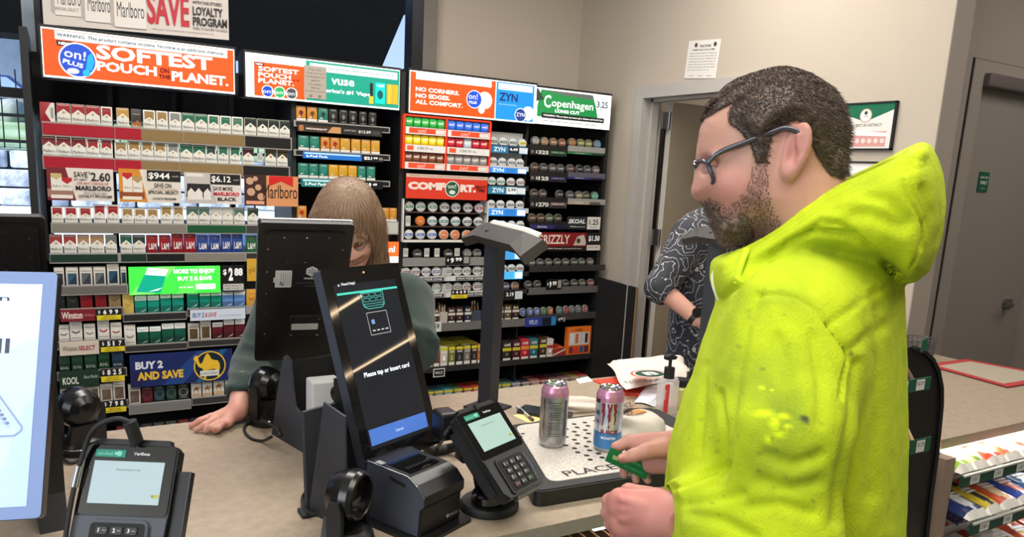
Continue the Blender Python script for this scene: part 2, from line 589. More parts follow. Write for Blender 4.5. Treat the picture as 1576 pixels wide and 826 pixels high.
# bushes on the bank, a car on the road above
random.seed(3)
for k,(px,py,r,nm,lb) in enumerate(((30,176,0.42,'shrub','pale round shrub on the grass bank behind the bar fence'),)):
 c = ony(px,py,11.0)
 b = MB()
 mg = mat('shrub_leaf_%d' % k,((168,176,160),(90,110,84))[k],0.9,noise=(9,0.3),rgb2=((120,128,116),(50,70,50))[k])
 for j in range(16):
  t = random.random() * 6.28; rr = r * random.uniform(0.3,0.9)
  b.ball((c[0] + rr * math.cos(t) * 1.3,11 + rr * math.sin(t) * 0.6,c[2] - 0.1 + random.uniform(-0.2,0.25) * r * 1.6),r * random.uniform(0.25,0.45),mg,10,6)
 tag(b.build(nm),lb,'shrub')
CYR = 38.0
c = ony(6,165,CYR); gz2 = c[2]
ct = thing('parked_car','dark blue car parked on the road above the grass bank','car',(c[0],CYR,gz2))
b = MB()
cm = mat('car_paint',(44,62,110),0.3)
L = 3.8; x0 = c[0] - 2.2
b.prism([(0,0.2),(L,0.2),(L,0.62),(L - 0.75,0.75),(L - 1.3,1.2),(1.0,1.2),(0.35,0.75),(0,0.7)],((x0,CYR - .7,gz2),UX,UZ,UY),1.4,cm)
b.build('body',ct)
b = MB(); b.prism([(0.55,0.76),(L - 0.95,0.76),(L - 1.4,1.13),(1.05,1.13)],((x0,CYR - .705,gz2),UX,UZ,-UY),0.01,mat('car_glass',(150,175,205),0.1)); b.build('side_window',ct)
for wx in (0.75,L - 0.8):
 b = MB(); b.cyl((x0 + wx,CYR - .75,gz2 + 0.29),(x0 + wx,CYR - .5,gz2 + 0.29),0.29,M_BLACKM,20); b.build('wheel',ct)
b = MB()
HY = 60.0
hz0 = ony(20,160,HY)[2]; hz1 = ony(20,30,HY)[2]
pts = [(-70 + i * 4.0,hz1 + 14 + 3 * math.sin(i * 0.7)) for i in range(19)] + [(9.0,hz1 - 5),(16.0,hz0 + 0.1)]
poly = [(-70,hz0 - 4)] + pts + [(16.0,hz0 - 4)]
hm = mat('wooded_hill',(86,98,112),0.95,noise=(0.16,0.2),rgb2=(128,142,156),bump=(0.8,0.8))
b.prism(poly[::-1],((0,HY,0),UX,UZ,UY),8.0,hm)
struct(b.build('hills'))
b = MB(); z2 = ony(20,160,HY)[2]
b.add([(-30,14,gz),(30,14,gz),(90,HY + .1,z2),(-90,HY + .1,z2)],[(0,1,2,3)],mat('road_tar',(150,160,168),0.9,noise=(.4,.3),rgb2=(120,140,120))); struct(b.build('road'))
# dark underside and fascia of the canopy in front of the shop window
b = MB()
CY = 6.2
pp = [ony(x,y,CY) for x,y in ((-260,30),(0,49),(586,107),(627,10),(634,-14),(-300,-60))]
b.prism([(p[0],p[2]) for p in pp],((0,CY,0),UX,UZ,UY),0.35,mat('canopy_metal',(15,15,15),0.9,spec=.1))
q0,q1 = ony(607,24,CY),ony(640,14,CY)
b.prism([(q0[0] - 0.1,q0[2] - 0.06),(q1[0] + 0.4,q1[2] + 0.16),(q1[0] + 0.4,q1[2] + 0.23),(q0[0] - 0.1,q0[2] + 0.02)],((0,CY + 0.1,0),UX,UZ,UY),0.08,M_BLACKM)
b.box((-4.5,CY + 0.05,0.5),(-4.3,CY + 0.3,3.4),M_BLACK)
tag(b.build('canopy'),'large dark sloping canopy outside the shop window with blue sky at its edge','canopy')
# ------------------------------------------------------------------ things on the doorway wall
M_PAPER = mat('paper',(222,218,210),0.8)
fr = lambda x,y: onx(x,y,XR - 0.004)
PW = -UY     # to the viewer's right along the doorway wall
def wall_sheet(x0,y0,x1,y1,tilt):
 """frame for something flat on the doorway wall between two pixel corners (top left, bottom left)"""
 a,c = fr(x0,y0),fr(x1,y1)
 return a,c
# paper notice
ct = (fr(1082,61) + fr(1080,121)) / 2
R_ = math.radians(-4)
nx = np.array([0,-math.cos(R_),math.sin(R_)]); ny = np.array([0,math.sin(R_),math.cos(R_)]) * 1.0
ny = np.array([0,-math.sin(R_) * -1,math.cos(R_)]) if False else np.array([0,math.sin(R_),math.cos(R_)])
W2,H2 = 0.125,0.1
b = MB()
o_ = np.array([XR - 0.004,ct[1],ct[2]])
b.prism([(-W2,-H2),(W2,-H2),(W2,H2),(-W2,H2)],(o_,nx,ny,np.array([-1.0,0,0])),0.0015,M_PAPER)
ink = col((70,66,62),0.8)
oo = o_ + np.array([-0.0022,0,0])
b.text('THIS STORE',oo + ny * 0.062 + nx * 0.01,nx,ny,ink,h=0.013,anchor='c',bold=0.03)
b.text('IS PREPAY ONLY ON ALL PUMPS',oo + ny * 0.045,nx,ny,ink,h=0.009,anchor='c',bold=0.02)
for k in range(7):
 b.text(['Please pay inside before fueling your','vehicle or use a card at the pump. All','fuel must be paid for in advance and','receipts are printed at the counter on','request. We thank you for your support','and for your patience with the change','See a cashier for help at any time'][k],
           oo + ny * (0.027 - 0.0145 * k) - nx * 0.105,nx,ny,ink,w=0.21 if k < 6 else 0.17,h=0.008)
b.disc(oo + ny * 0.075 - nx * 0.062,nx,ny,0.012,ink)
b.disc(oo + ny * 0.075 + nx * 0.085,nx,ny,0.012,ink)
for k in (-0.07,0.0,0.07):
 b.prism([(-0.02,0),(0.02,0),(0.02,0.002),(-0.02,0.002)],(oo - ny * 0.088 + nx * k,nx,ny,np.array([-1.0,0,0])),0.0003,ink)
tag(b.build('paper_notice'),'white paper notice taped to the wall above the open doorway','notice')
def award(name,label,z0,z1,y0,y1,certificate):
 t = thing(name,label,'frame',(XR,(y0 + y1) / 2,z0))
 b = MB()
 x = XR - 0.018
 e = 0.007
 for lo,hi in (((x,y1,z0),(XR,y0,z0 + e)),((x,y1,z1 - e),(XR,y0,z1)),((x,y1,z0),(XR,y1 + e,z1)),((x,y0 - e,z0),(XR,y0,z1))):
  b.box(lo,hi,M_BLACK)
 b.build('frame',t)
 b = MB()
 xx = x + 0.006
 W,H = y0 - y1 - 2 * e,z1 - z0 - 2 * e
 o_ = np.array([xx,y0 - e,z0 + e]); N = np.array([-1.0,0,0])
 P = lambda u,v,l=0.0: o_ + PW * (u * W) + UZ * (v * H) + N * l
 b.prism([(0,0),(W,0),(W,H),(0,H)],(o_,PW,UZ,N),0.001,M_PAPER)
 if certificate:
  g = col((16,104,72),0.4)
  b.add([P(0,1,.0013),P(0,.8,.0013),P(.47,.6,.0013),P(1,.86,.0013),P(1,1,.0013)],[(0,1,2,3,4)],g)
  b.disc(P(.47,.74,.0016),PW,UZ,0.03,col((190,160,110)),24)
  b.disc(P(.47,.74,.0019),PW,UZ,0.026,col((226,226,222)),24)
  b.disc(P(.47,.80,.0022),PW,UZ,0.008,col((40,60,50)),12)
  b.text('TOP',P(.47,.70,.0022),PW,UZ,col((90,96,92)),h=0.008,anchor='c')
  b.text('2024 BEST IN DISTRICT',P(.47,.49,.0013),PW,UZ,col((90,86,84)),w=W * 0.66,anchor='c',bold=0.02)
  b.quad(P(.14,.04,.0013),P(.9,.04,.0013),P(.9,.38,.0013),P(.14,.38,.0013),col((206,150,144)))
  b.quad(P(.22,.3,.0016),P(.96,.26,.0016),P(.96,.34,.0016),P(.22,.42,.0016),col((232,230,226)))
  for k in range(5):
   b.disc(P(.36 + .12 * k,.17,.0016),PW,UZ,0.011,col((228,206,200)),10)
 else:
  b.quad(P(.08,.08,.0013),P(.92,.08,.0013),P(.92,.92,.0013),P(.08,.92,.0013),col((230,228,222)))
 b.build('certificate',t)
 return t
a,c = onx(1300,159.3,XR),onx(1384.8,154.7,XR)
award('award_frame','black framed certificate with a green top and round seal on the wall',1.797,2.0,a[1],c[1],True)
award('picture_frame','black framed white sheet hanging just below the green certificate',1.545,1.748,a[1] + 0.005,c[1],False)
# paper taped on the open office door
b = MB()
b.prism([(0,0),(0.16,0),(0.16,0.22),(0,0.22)],((0,0,0),UX,UZ,-UY),0.001,M_PAPER)
for k in range(7):
 b.text('keep this door closed at all times',(0.012,-0.0014,0.15 - 0.02 * k),UX,UZ,ink,w=0.13,h=0.007)
o = b.build('door_notice')
p_ = ony(1065,268,hy - 0.05)
o.location = (p_[0],hy - 0.068,p_[2] - 0.03)
o.rotation_euler = (0,0,math.radians(-2))
tag(o,'white paper sheet taped on the open tan office door','notice')
# coat hanging in the office behind the hinge gap, and boxes on the shelf above the door line
b = MB()
sh = mat('office_shelf',(60,52,46),0.6)
b.box((3.4,4.05,2.02),(6.6,4.45,2.05),sh)
for x in (3.45,5.0,6.5):
 b.box((x,4.4,0),(x + 0.04,4.44,2.02),sh); b.box((x,4.07,0),(x + 0.04,4.11,2.02),sh)
tag(b.build('storage_shelf'),'dark storage shelf in the office behind the open door','shelf')
# ================================================================== TOBACCO RACKS
YF = 4.0
rk = lambda x,y,Y=YF: ony(x,y,Y)
ORD = 'first second third fourth fifth sixth seventh eighth ninth tenth eleventh twelfth thirteenth fourteenth fifteenth sixteenth seventeenth eighteenth nineteenth twentieth'.split()
RAIL_GREY = (120,116,110)
M_SHELF = mat('shelf_black',(20,20,21),0.5)
W_,K_ = (222,218,208),(16,16,17)
class Face:
 """flat artwork in 0..1 coordinates on an upright face that looks towards -Y (or along N)"""
 def __init__(s,mb,x0,x1,z0,z1,y,e=0.0,X=UX,Y=UZ,N=-UY,o=None):
  s.b,s.e = mb,e
  s.o = np.array([x0,y,z0]) if o is None else np.array(o,float)
  s.W,s.H,s.X,s.Y,s.N = x1 - x0,z1 - z0,np.array(X,float),np.array(Y,float),np.array(N,float)
  s.k,s.r = 0.0,.35
 def m(s,c):
  return col(c,s.r,s.e) if s.e else col(c,0.45)
 def p(s,u,v):
  return s.o + s.X * (u * s.W) + s.Y * (v * s.H) + s.N * s.k
 def up(s,d=0.0006):
  s.k += d
  return s
 def poly(s,pts,c):
  s.up(0.0002)
  s.b.add([s.p(*q) for q in pts],[tuple(range(len(pts)))],s.m(c))
  return s
 def rect(s,u0,v0,u1,v1,c):
  return s.poly([(u0,v0),(u1,v0),(u1,v1),(u0,v1)],c)
 def disc(s,u,v,r,c,n=24,sx=1.0):
  """r in units of the height"""
  s.up(0.0002)
  a = s.H / s.W * sx
  s.b.add([s.p(u + r * a * math.cos(2 * math.pi * i / n),v + r * math.sin(2 * math.pi * i / n)) for i in range(n)],[tuple(range(n))],s.m(c))
  return s
 def text(s,t,u,v,c,h=None,w=None,bold=0.0,anchor='l',slant=0.0,rot=0.0,res=2):
  s.up(0.0002)
  X,Y = s.X,s.Y
  if rot:
   r = math.radians(rot)
   X,Y = s.X * math.cos(r) + s.Y * math.sin(r),s.Y * math.cos(r) - s.X * math.sin(r)
  s.b.text(t,s.p(u,v),X,Y,s.m(c),h=None if h is None else h * s.H,w=None if w is None else w * s.W,bold=bold,anchor=anchor,slant=slant,res=res)
  return s
def face_px(mb,x0,y0,x1,y1,e=0.0,Y=YF,pad=0.0):
 """artwork frame from two pixel corners (upper left, lower right) on the rack plane"""
 a,c = rk(x0,y0,Y),rk(x1,y1,Y)
 return Face(mb,a[0],c[0],c[2],a[2],Y,e)
# ------------------------------------------------------------------ product templates (front looks to -Y, base centre at the origin)
_TPL = {}
def box_template(kind,w,h,d,col_,col2,txt):
 key = (kind,round(w,3),round(h,3),col_,col2,txt)
 if key in _TPL:
  return _TPL[key]
 b = MB()
 body = {'chev': W_,'flag': W_,'newp': col_,'frame': (206,200,188),'camel': (226,222,212),'lm': col_,'plain': col_,'vape': col_,'crush': col_,'sidered': col_,'art': col_,
   'label': col_,'pouch': col_,'sel': W_,'onitin': col_,'carton': col_}[kind]
 M = col(body,0.35)
 b.bbox((-w / 2,0,0),(w / 2,d,h),M,0.0025,1)
 F = Face(b,-w / 2,w / 2,0,h,-0.0002)
 dk = tuple(int(q * 0.75) for q in body)
 t = tuple(int(q * 0.5) for q in W_)
 if kind == 'chev':
  F.poly([(.02,.5),(.5,.74),(.98,.5),(.98,.98),(.02,.98)],col_)
  F.rect(.1,.9,.9,.925,col2)
  F.disc(.5,.56,.07,col2 if col2 != W_ else (180,160,120),10)
  F.text('Marlboro',.5,.2,(70,66,64),w=.82,h=.14,anchor='c',res=1)
  F.rect(.2,.1,.8,.115,(150,146,140))
 elif kind == 'flag':
  F.poly([(.12,.5),(.5,.64),(.88,.5),(.88,.93),(.12,.93)],col_)
  F.rect(.02,.8,.98,.815,(150,146,140))
  F.disc(.5,.5,.05,col2,10)
  F.text('Marlboro',.5,.2,(70,66,64),w=.82,h=.13,anchor='c',res=1)
 elif kind == 'newp':
  F.rect(.01,.72,.99,.99,(236,236,232))
  F.text('Newport',.5,.78,tuple(int(q * .55) for q in col_),w=.7,h=.11,anchor='c',res=1)
  F.rect(.01,.1,.99,.35,tuple(int(q * .72) for q in col_))
  F.poly([(.35,.08),(.8,.16),(.92,.3),(.8,.2)],(230,235,232))
 elif kind == 'frame':
  F.rect(.14,.1,.86,.68,col_)
  F.poly([(.14,.1),(.86,.66),(.86,.1)],col2)
  F.text('Parliament',.5,.76,(60,58,60),w=.76,h=.09,anchor='c',res=1)
 elif kind == 'lm':
  F.text('L&M',.52,.22,(225,222,215),w=.66,h=.36,anchor='c',bold=.02,res=1)
  F.rect(.02,.76,.98,.78,tuple(int(q * .7) for q in col_))
  F.text('L M',.5,.82,(200,150,140),w=.2,h=.06,anchor='c',res=1)
 elif kind == 'camel':
  F.rect(.08,.06,.92,.8,(210,206,196))
  F.text('CAMEL',.5,.82,(110,90,60),w=.7,h=.1,anchor='c',res=1)
  F.poly([(.25,.3),(.3,.3),(.32,.45),(.62,.45),(.64,.3),(.7,.3),(.7,.5),(.84,.62),(.78,.68),(.66,.58),(.58,.62),(.5,.76),(.42,.62),(.3,.58),(.22,.46)],col_)
  F.rect(.1,.06,.9,.26,col2)
 elif kind == 'crush':
  F.disc(.5,.48,.26,col2,14)
  F.disc(.5,.48,.17,col_,14)
  F.text('CAMEL',.5,.82,(170,168,160),w=.6,h=.08,anchor='c',res=1)
  F.rect(.2,.14,.8,.2,col2)
 elif kind == 'vape':
  F.rect(.0,.0,1,.22,(214,212,208) if col2 else col_)
  F.text('vuse',.5,.84,(214,220,214),w=.56,h=.1,anchor='c',res=1)
  if col2:
   if sum(col2) < 300 or col2[0] > 150:
    F.disc(.5,.58,.14,col2,12)
    F.poly([(.44,.3),(.56,.3),(.54,.62),(.46,.62)],col2)
   F.rect(.2,.28,.45,.36,(200,205,200))
  else:
   F.poly([(.5,.3),(.72,.5),(.5,.7),(.28,.5)],(120,120,118))
   F.rect(.3,.16,.7,.2,(150,150,148))
 elif kind == 'sidered':
  F.poly([(.99,.02),(.99,.98),(.75,.98),(.35,.5),(.75,.02)],(214,208,198))
  F.rect(.7,.25,.9,.75,(150,146,140))
 elif kind == 'art':
  F.poly([(.02,.02),(.98,.02),(.98,.3),(.6,.45),(.3,.3),(.02,.36)],(150,90,50))
  F.text('Marlboro',.5,.08,(220,214,200),w=.8,h=.12,anchor='c',res=1)
  F.rect(.1,.72,.9,.76,(150,146,140))
 elif kind == 'sel':
  F.text('Winston',.5,.74,(110,60,50),w=.7,h=.1,anchor='c',res=1)
  F.poly([(.2,.42),(.5,.34),(.8,.42),(.86,.52),(.5,.42),(.14,.52)],col_)
  F.rect(.1,.14,.9,.17,col2)
 elif kind == 'onitin':
  F.disc(.5,.6,.42,tuple(min(255,int(q * 1.15) + 8) for q in col_),18)
  F.text('on!',.5,.42,(238,236,230),w=.72,h=.36,anchor='c',bold=.03,res=1)
 elif kind == 'pouch':
  F.rect(.02,.82,.98,.98,col2)
  F.rect(.08,.04,.92,.2,(222,220,212))
  F.poly([(.3,.3),(.7,.3),(.62,.55),(.38,.55)],tuple(min(255,q + 60) for q in col_))
  F.text(txt or 'MILD',.5,.68,(226,224,214),w=.7,h=.1,anchor='c',bold=.03,res=1)
 elif kind == 'carton':
  F.rect(.02,.5,.98,.66,col2)
  F.rect(.1,.03,.9,.14,(222,220,212))
  F.text(txt or 'SWEET',.5,.74,(228,222,210),w=.7,h=.14,anchor='c',bold=.03,res=1)
  F.disc(.5,.34,.09,tuple(min(255,q + 70) for q in col_),10)
 elif kind == 'label':
  F.rect(.02,.5,.98,.9,tuple(min(255,int(q * 1.2) + 12) for q in col_))
  F.text(txt or 'KOOL',.5,.16,(206,212,205),w=.7,h=.16,anchor='c',res=1)
 elif kind == 'plain':
  F.rect(.02,.74,.98,.76,dk)
  F.poly([(.2,.5),(.5,.36),(.8,.5),(.8,.54),(.5,.42),(.2,.54)],col2 if isinstance(col2,tuple) else dk)
  if txt:
   F.text(txt,.5,.82,(220,216,206),w=.7,h=.09,anchor='c',res=1)
 o = b.build('pack')
 _TPL[key] = [o,0]
 return _TPL[key]
_rowcount = {}
def place(tpl,name,loc,label,cat,group):
 o = tpl[0]
 if tpl[1]:
  o = o.copy()
  COL.objects.link(o)
 tpl[1] += 1
 o.name = name
 o.location = [float(q) for q in loc]
 tag(o,label,cat,group)
 return o
def words_ok(s):
 return ' '.join(s.split()[:16])
def row_packs(row,base,spans,rowname,end='window',cat='cigarette pack',name='cigarette_pack',group=None,depth=0.024,Y=YF + 0.012,hs=None):
 """spans: (px0, px1, kind, colour, second colour, description, [height])"""
 for sp in spans:
  x0,x1,kind,c1,c2,desc = sp[:6]
  h = sp[6] if len(sp) > 6 else (hs or 0.088)
  txt = sp[7] if len(sp) > 7 else None
  xb = rk((x0 + x1) / 2,base[1] if not callable(base) else base((x0 + x1) / 2))
  a,c = rk(x0,base[1] if not callable(base) else base(x0)),rk(x1,base[1] if not callable(base) else base(x1))
  w = c[0] - a[0] - 0.0015
  n = _rowcount.get(rowname,0)
  _rowcount[rowname] = n + 1
  t = box_template(kind,w,h,depth,c1,c2,txt)
  place(t,name,((a[0] + c[0]) / 2,Y,ROWZ[row]),words_ok('%s, %s from the %s on the %s' % (desc,ORD[n],end,rowname)),cat,group or ('packs on the ' + rowname))
# heights of the shelf tops, read at the foot of each row of packs
ROWZ = {}
def setrow(r,x,y):
 ROWZ[r] = float(rk(x,y,YF + 0.012)[2])
 return ROWZ[r]
for r,x,y in (('r1',110,191.5),('r2',110,242),('r4',110,344),('r5',110,391),('r6',130,440),('r7',150,474),('r7b',230,482),('r7c',320,474),
    ('r8',110,525),('r8b',240,529),('r8c',330,522),('r9',120,571),('r10',170,617),('r10b',230,620),('r10c',320,610),('r11',250,676),
    ('v1',500,190),('v2',500,234),('v3',500,276),('v4',600,342)):
 setrow(r,x,y)
RED,DRED,GOLD,SILV,GRN,BLK = (150,26,34),(120,24,30),(150,118,62),(128,128,126),(22,100,72),(28,32,30)
TEAL,DGRN = (20,140,120),(22,84,66)
wr,wg,ws_,wgr,wbk = 'white pack with dark red top','white pack with gold top','white pack with grey flag','white pack with green top','white pack with black top'
flat = lambda y: (lambda x: y)
C = lambda x0,x1,c,d,c2=W_: (x0,x1,'chev',c,c2,d)
Fg = lambda x0,x1,c,d,h=0.088: (x0,x1,'flag',c,(170,150,110),d,h)
row_packs('r1',(0,192),[(62,86,'sidered',RED,None,'red pack lying with white arrow'),C(88,110,RED,wr),C(110.5,132,RED,wr),C(132.5,155,RED,wr),Fg(156,174,RED,'white pack with red flag'),
 C(180,199.6,(186,136,60),'white pack with orange gold top'),(202,218.7,'art',(58,52,48),None,'dark pack with brown picture'),Fg(220.7,240,GOLD,'white pack with gold flag'),Fg(241,259.4,GOLD,'white pack with gold flag'),Fg(260.6,280,SILV,ws_),
 C(280.6,300,GRN,wgr),C(301,320,GRN,wgr),Fg(320.5,338.6,GRN,'white pack with green flag'),Fg(339,357,GRN,'white pack with green flag'),Fg(357.5,375,(60,110,84),'white pack with pale green flag'),
 C(377,395.5,BLK,wbk,(70,110,70)),C(396.7,413.7,BLK,wbk,(70,110,70)),C(414,430.6,BLK,wbk,(70,110,70)),C(431,447.5,BLK,wbk,(70,110,70))],'top shelf')
row_packs('r2',(0,242),[C(65.7,87.5,DRED,wr),C(88,110.5,DRED,wr),C(111,133.5,DRED,wr),Fg(134,154,RED,'white pack with red flag'),Fg(155,174.7,RED,'white pack with red flag'),
 Fg(177,197,GOLD,'short white pack with gold flag',0.08),Fg(197.7,217,GOLD,'white pack with gold flag'),Fg(218,236.5,GOLD,'white pack with gold flag'),Fg(237.7,257,GOLD,'white pack with gold flag'),Fg(257.8,276.4,SILV,ws_),
 C(278,297.5,GRN,wgr),C(298,317,GRN,wgr),Fg(317,334,(40,60,54),'white pack with dark flag'),Fg(336,352.7,GRN,'white pack with green flag'),Fg(354,371,GRN,'white pack with green flag'),
 C(374,392,(66,24,28),'white pack with maroon top'),C(409,426,(50,44,24),'white pack with black gold top',(150,120,40)),C(427,444,(50,44,24),'white pack with black gold top',(150,120,40))],'second shelf')
T9 = 0.1
row_packs('r4',(0,344),[Fg(79.4,98.7,RED,'white pack with red flag',.075),Fg(100,120.5,RED,'white pack with red flag',.075),Fg(122.5,142.3,RED,'white pack with red flag',.075),Fg(144.7,164,RED,'tall white pack with red flag'),Fg(165,184.7,RED,'tall white pack with red flag'),
 Fg(188,206.5,GOLD,'white pack with gold flag',.075),Fg(207,226,GOLD,'white pack with gold flag',.075),Fg(227,245,GOLD,'white pack with gold flag',.075),Fg(248,266,GOLD,'tall white pack with gold flag'),Fg(267,284,GOLD,'tall white pack with gold flag'),
 C(288,306.5,(70,100,84),'pale pack with green top'),C(307,324,(70,100,84),'pale pack with green top'),C(325,342,(186,180,168),'plain grey white pack'),C(343,360,(186,180,168),'plain grey white pack'),C(361,378,(80,108,90),'pale pack with green top'),
 C(382,399,(36,60,44),'pale pack with dark top')],'shelf below the price cards')
LMr,LMb = (140,20,32),(36,62,128)
row_packs('r5',(0,391),[C(77,97.5,(150,50,46),wr),C(98.7,119,(150,50,46),wr),C(120,139,(160,122,84),'white pack with tan top'),C(140,161.7,(160,122,84),'white pack with tan top'),C(163,181,(104,110,104),'white pack with grey top'),
 C(186,204.5,(24,84,56),wgr),C(205,225,(40,56,48),'white pack with dark green top')] +
 [(a,c,'lm',LMr,None,'dark red pack with white letters',h) for a,c,h in ((226,244.5,.088),(246,264,.088),(265,283,.1),(284,303,.1))] +
 [(a,c,'lm',LMb,None,'blue pack with white letters',h) for a,c,h in ((304,321.5,.088),(322.7,340,.088),(341,357,.1),(358,375,.1))] +
 [(379,396.6,'lm',(34,92,56),None,'green pack with white letters')],'shelf of red and blue packs')
row_packs('r6',(0,440),[(84,100,'frame',(30,52,74),(20,34,50),'white pack with navy window'),(102,121.7,'frame',(44,84,104),(24,50,70),'white pack with blue window'),(123.4,143.5,'frame',(88,92,98),(50,52,58),'white pack with grey window'),
 (144.7,164,'frame',(96,100,104),(52,54,60),'white pack with grey window'),(165.8,184.7,'frame',(34,74,100),(18,36,54),'tall white pack with blue window',.1),(186.5,196,'frame',(34,60,84),(18,36,54),'white pack half behind green lit sign')],'shelf beside the green lit sign')
nt_ = lambda a,c,h=.088,cc=TEAL,d='teal pack with white top': (a,c,'newp',cc,None,d,h)
row_packs('r7',(0,474),[(93,101,'plain',(30,36,34),(70,70,66),'dark green pack'),(103,121.7,'plain',(34,40,36),(80,80,76),'black green pack'),(124,143.5,'plain',(130,26,34),(90,16,22),'dark red pack',.088,'Winston'),(147,165,'plain',(130,26,34),(90,16,22),'dark red pack',.088,'Winston'),(167.7,187,'plain',(140,116,78),(80,50,30),'tan brown pack',.08,'Winston')],'shelf above the yellow tags')
row_packs('r7b',(0,482),[(189.5,207,'plain',(206,176,96),(170,120,40),'gold pack',.1),nt_(208,227),nt_(228,246.4),nt_(247.6,264.6,.1,TEAL,'tall teal pack with white top'),nt_(265.8,284,.1,TEAL,'tall teal pack with white top')],'shelf under the green lit sign')
row_packs('r7c',(0,474),[nt_(288.8,306.5,.1,TEAL,'tall teal pack with white top'),nt_(308,325),nt_(325.6,342),nt_(343,360,.088,(96,140,200),'light blue pack with white top'),nt_(361,378.4,.088,(96,140,200),'light blue pack with white top'),(380,396,'plain',(206,150,60),(120,60,30),'orange gold pack')],'shelf above the pale save card')
s_ = lambda a,c,cc,d,h=.078: (a,c,'sel',cc,(150,140,130),d,h)
row_packs('r8',(0,525),[s_(90.6,107.4,(90,88,84),'grey white pack'),s_(108,128,(90,88,84),'tall grey white pack',.098),s_(129.7,147.9,(120,110,104),'short white pack'),s_(151,169.7,(150,40,60),'tall white pack with red print',.098),s_(171,188.6,(150,60,60),'short white pack with red print')],'shelf above the white select card')
row_packs('r8b',(0,529),[s_(192,210,(130,126,118),'tall white pack',.1),nt_(211.8,230,.088,DGRN,'dark green pack with white top'),nt_(231,249,.088,DGRN,'dark green pack with white top'),nt_(250,269,.1,DGRN,'tall green pack with white top'),nt_(269.5,287,.1,DGRN,'tall green pack with white top')],'shelf above the camel sign')
row_packs('r8c',(0,522),[(290,307.6,'frame',(92,72,46),(80,62,40),'white pack with brown window'),(309,326,'frame',(92,72,46),(80,62,40),'tall white pack with brown window',.1),nt_(327.6,344,.088,(92,26,36),'maroon pack with white top'),nt_(345,361.6,.1,(92,26,36),'tall maroon pack with white top'),nt_(362.7,378,.1,(92,26,36),'tall maroon pack with white top')],'shelf beside the woman in green')
k_ = lambda a,c,cc,d,h=.085: (a,c,'label',cc,None,d,h)
row_packs('r9',(0,571),[k_(91,108.7,(26,52,38),'dark green pack',.08),k_(110.6,128.7,(26,56,40),'dark green pack',.085),k_(130.6,150.5,(26,60,40),'dark green pack',.085),k_(152,170,(24,62,36),'tall dark green pack',.1),k_(173,191.8,(24,44,64),'dark blue pack',.08)],'shelf beside the camel sign')
cb = (150,132,112)
row_packs('r10',(0,617),[(93,108,'frame',(120,100,84),(90,70,56),'brown white pack'),(135,154.5,'frame',(110,92,78),(96,80,66),'tall brown white pack',.1),(155,174.5,'frame',(110,92,78),(96,80,66),'brown white pack'),(175,193.7,'frame',(110,92,78),(96,80,66),'tall brown white pack',.1)],'shelf above the lowest yellow tag')
row_packs('r10b',(0,620),[(198.4,217.6,'frame',(112,96,84),(98,82,70),'tall brown white pack',.1),(219,236.5,'crush',(74,30,36),(110,40,48),'maroon pack with a ring'),(237.6,255,'crush',(34,50,58),(60,90,96),'dark blue pack with a ring'),(256.5,273,'crush',(30,54,46),(56,92,78),'dark green pack with a ring'),(275,292,'crush',(40,44,44),(110,114,110),'black pack with a ring')],'shelf below the camel sign')
row_packs('r10c',(0,610),[(a,c,'camel',(150,104,56),(190,160,120),d,h) for a,c,d,h in ((295,311,'white pack with a camel',.085),(312.4,327.6,'white pack with a camel',.085),(329.7,346,'tall white pack with a camel',.098),(347.5,363,'white pack with a camel',.085))],'shelf beside the green sleeve')
row_packs('r11',(0,676),[(a,a + 17.5,'crush',cc,c2,d) for a,cc,c2,d in ((180,(90,30,30),(140,60,56),'dark red pack'),(199,(34,46,50),(60,70,74),'black pack'),(218,(40,44,44),(70,74,74),'black pack'),(237,(54,60,56),(100,104,98),'grey green pack'),(256,(58,62,58),(120,116,104),'grey pack'),(275,(96,34,34),(140,60,56),'dark red pack'),(294,(50,50,54),(90,90,94),'charcoal pack'))],'lowest shelf')
VO,VT,VB = (196,128,44),(34,116,100),(30,27,26)
v_ = lambda a,c,cc,c2,d,h=.078: (a,c,'vape',cc,c2,d,h)
VG = dict(cat='vape box',name='vape_box',end='window')
row_packs('v1',(0,190),[v_(457,472,VO,(110,24,20),'orange box with dark emblem'),v_(473.8,489.5,VO,(90,60,20),'orange box with dark emblem'),v_(490.7,506,VT,(20,50,46),'teal box with dark emblem')] + [v_(a,c,VB,None,'black box with small emblem') for a,c in ((507,521),(523,536.5),(538,551),(553.7,566),(568.5,580.8))],'top vape shelf',**VG)
row_packs('v2',(0,234),[v_(460,476.7,VT,(50,130,112),'teal box'),v_(478,493,VT,(50,130,112),'teal box'),v_(494.6,508.6,VO,(150,30,26),'orange box with red flower'),v_(509.6,524,VO,(150,30,26),'orange box with red flower')] + [v_(a,c,(204,146,44),(180,150,60),'yellow orange box') for a,c in ((525,540),(542,556),(557.5,571),(572.4,585.7))],'second vape shelf',**VG)
row_packs('v3',(0,276),[v_(460,476,VT,(50,130,112),'teal box'),v_(476.7,491,VT,(50,130,112),'teal box'),v_(492,506,VT,(50,130,112),'teal box')] + [v_(a,c,(206,150,34),(190,160,60),'golden box') for a,c in ((507,522),(522.5,536),(536.7,550.5))] + [v_(551.6,564,VT,(50,130,112),'teal box'),v_(565.6,578.7,VT,(50,130,112),'teal box')],'vape shelf above the brown hair',**VG)
row_packs('v4',(0,342),[v_(458,473,VO,(160,40,26),'orange box with red emblem'),v_(588,600,VO,(190,150,60),'orange box'),v_(600.5,612,VO,(190,150,60),'orange box')],'vape shelf behind the brown hair',**VG)
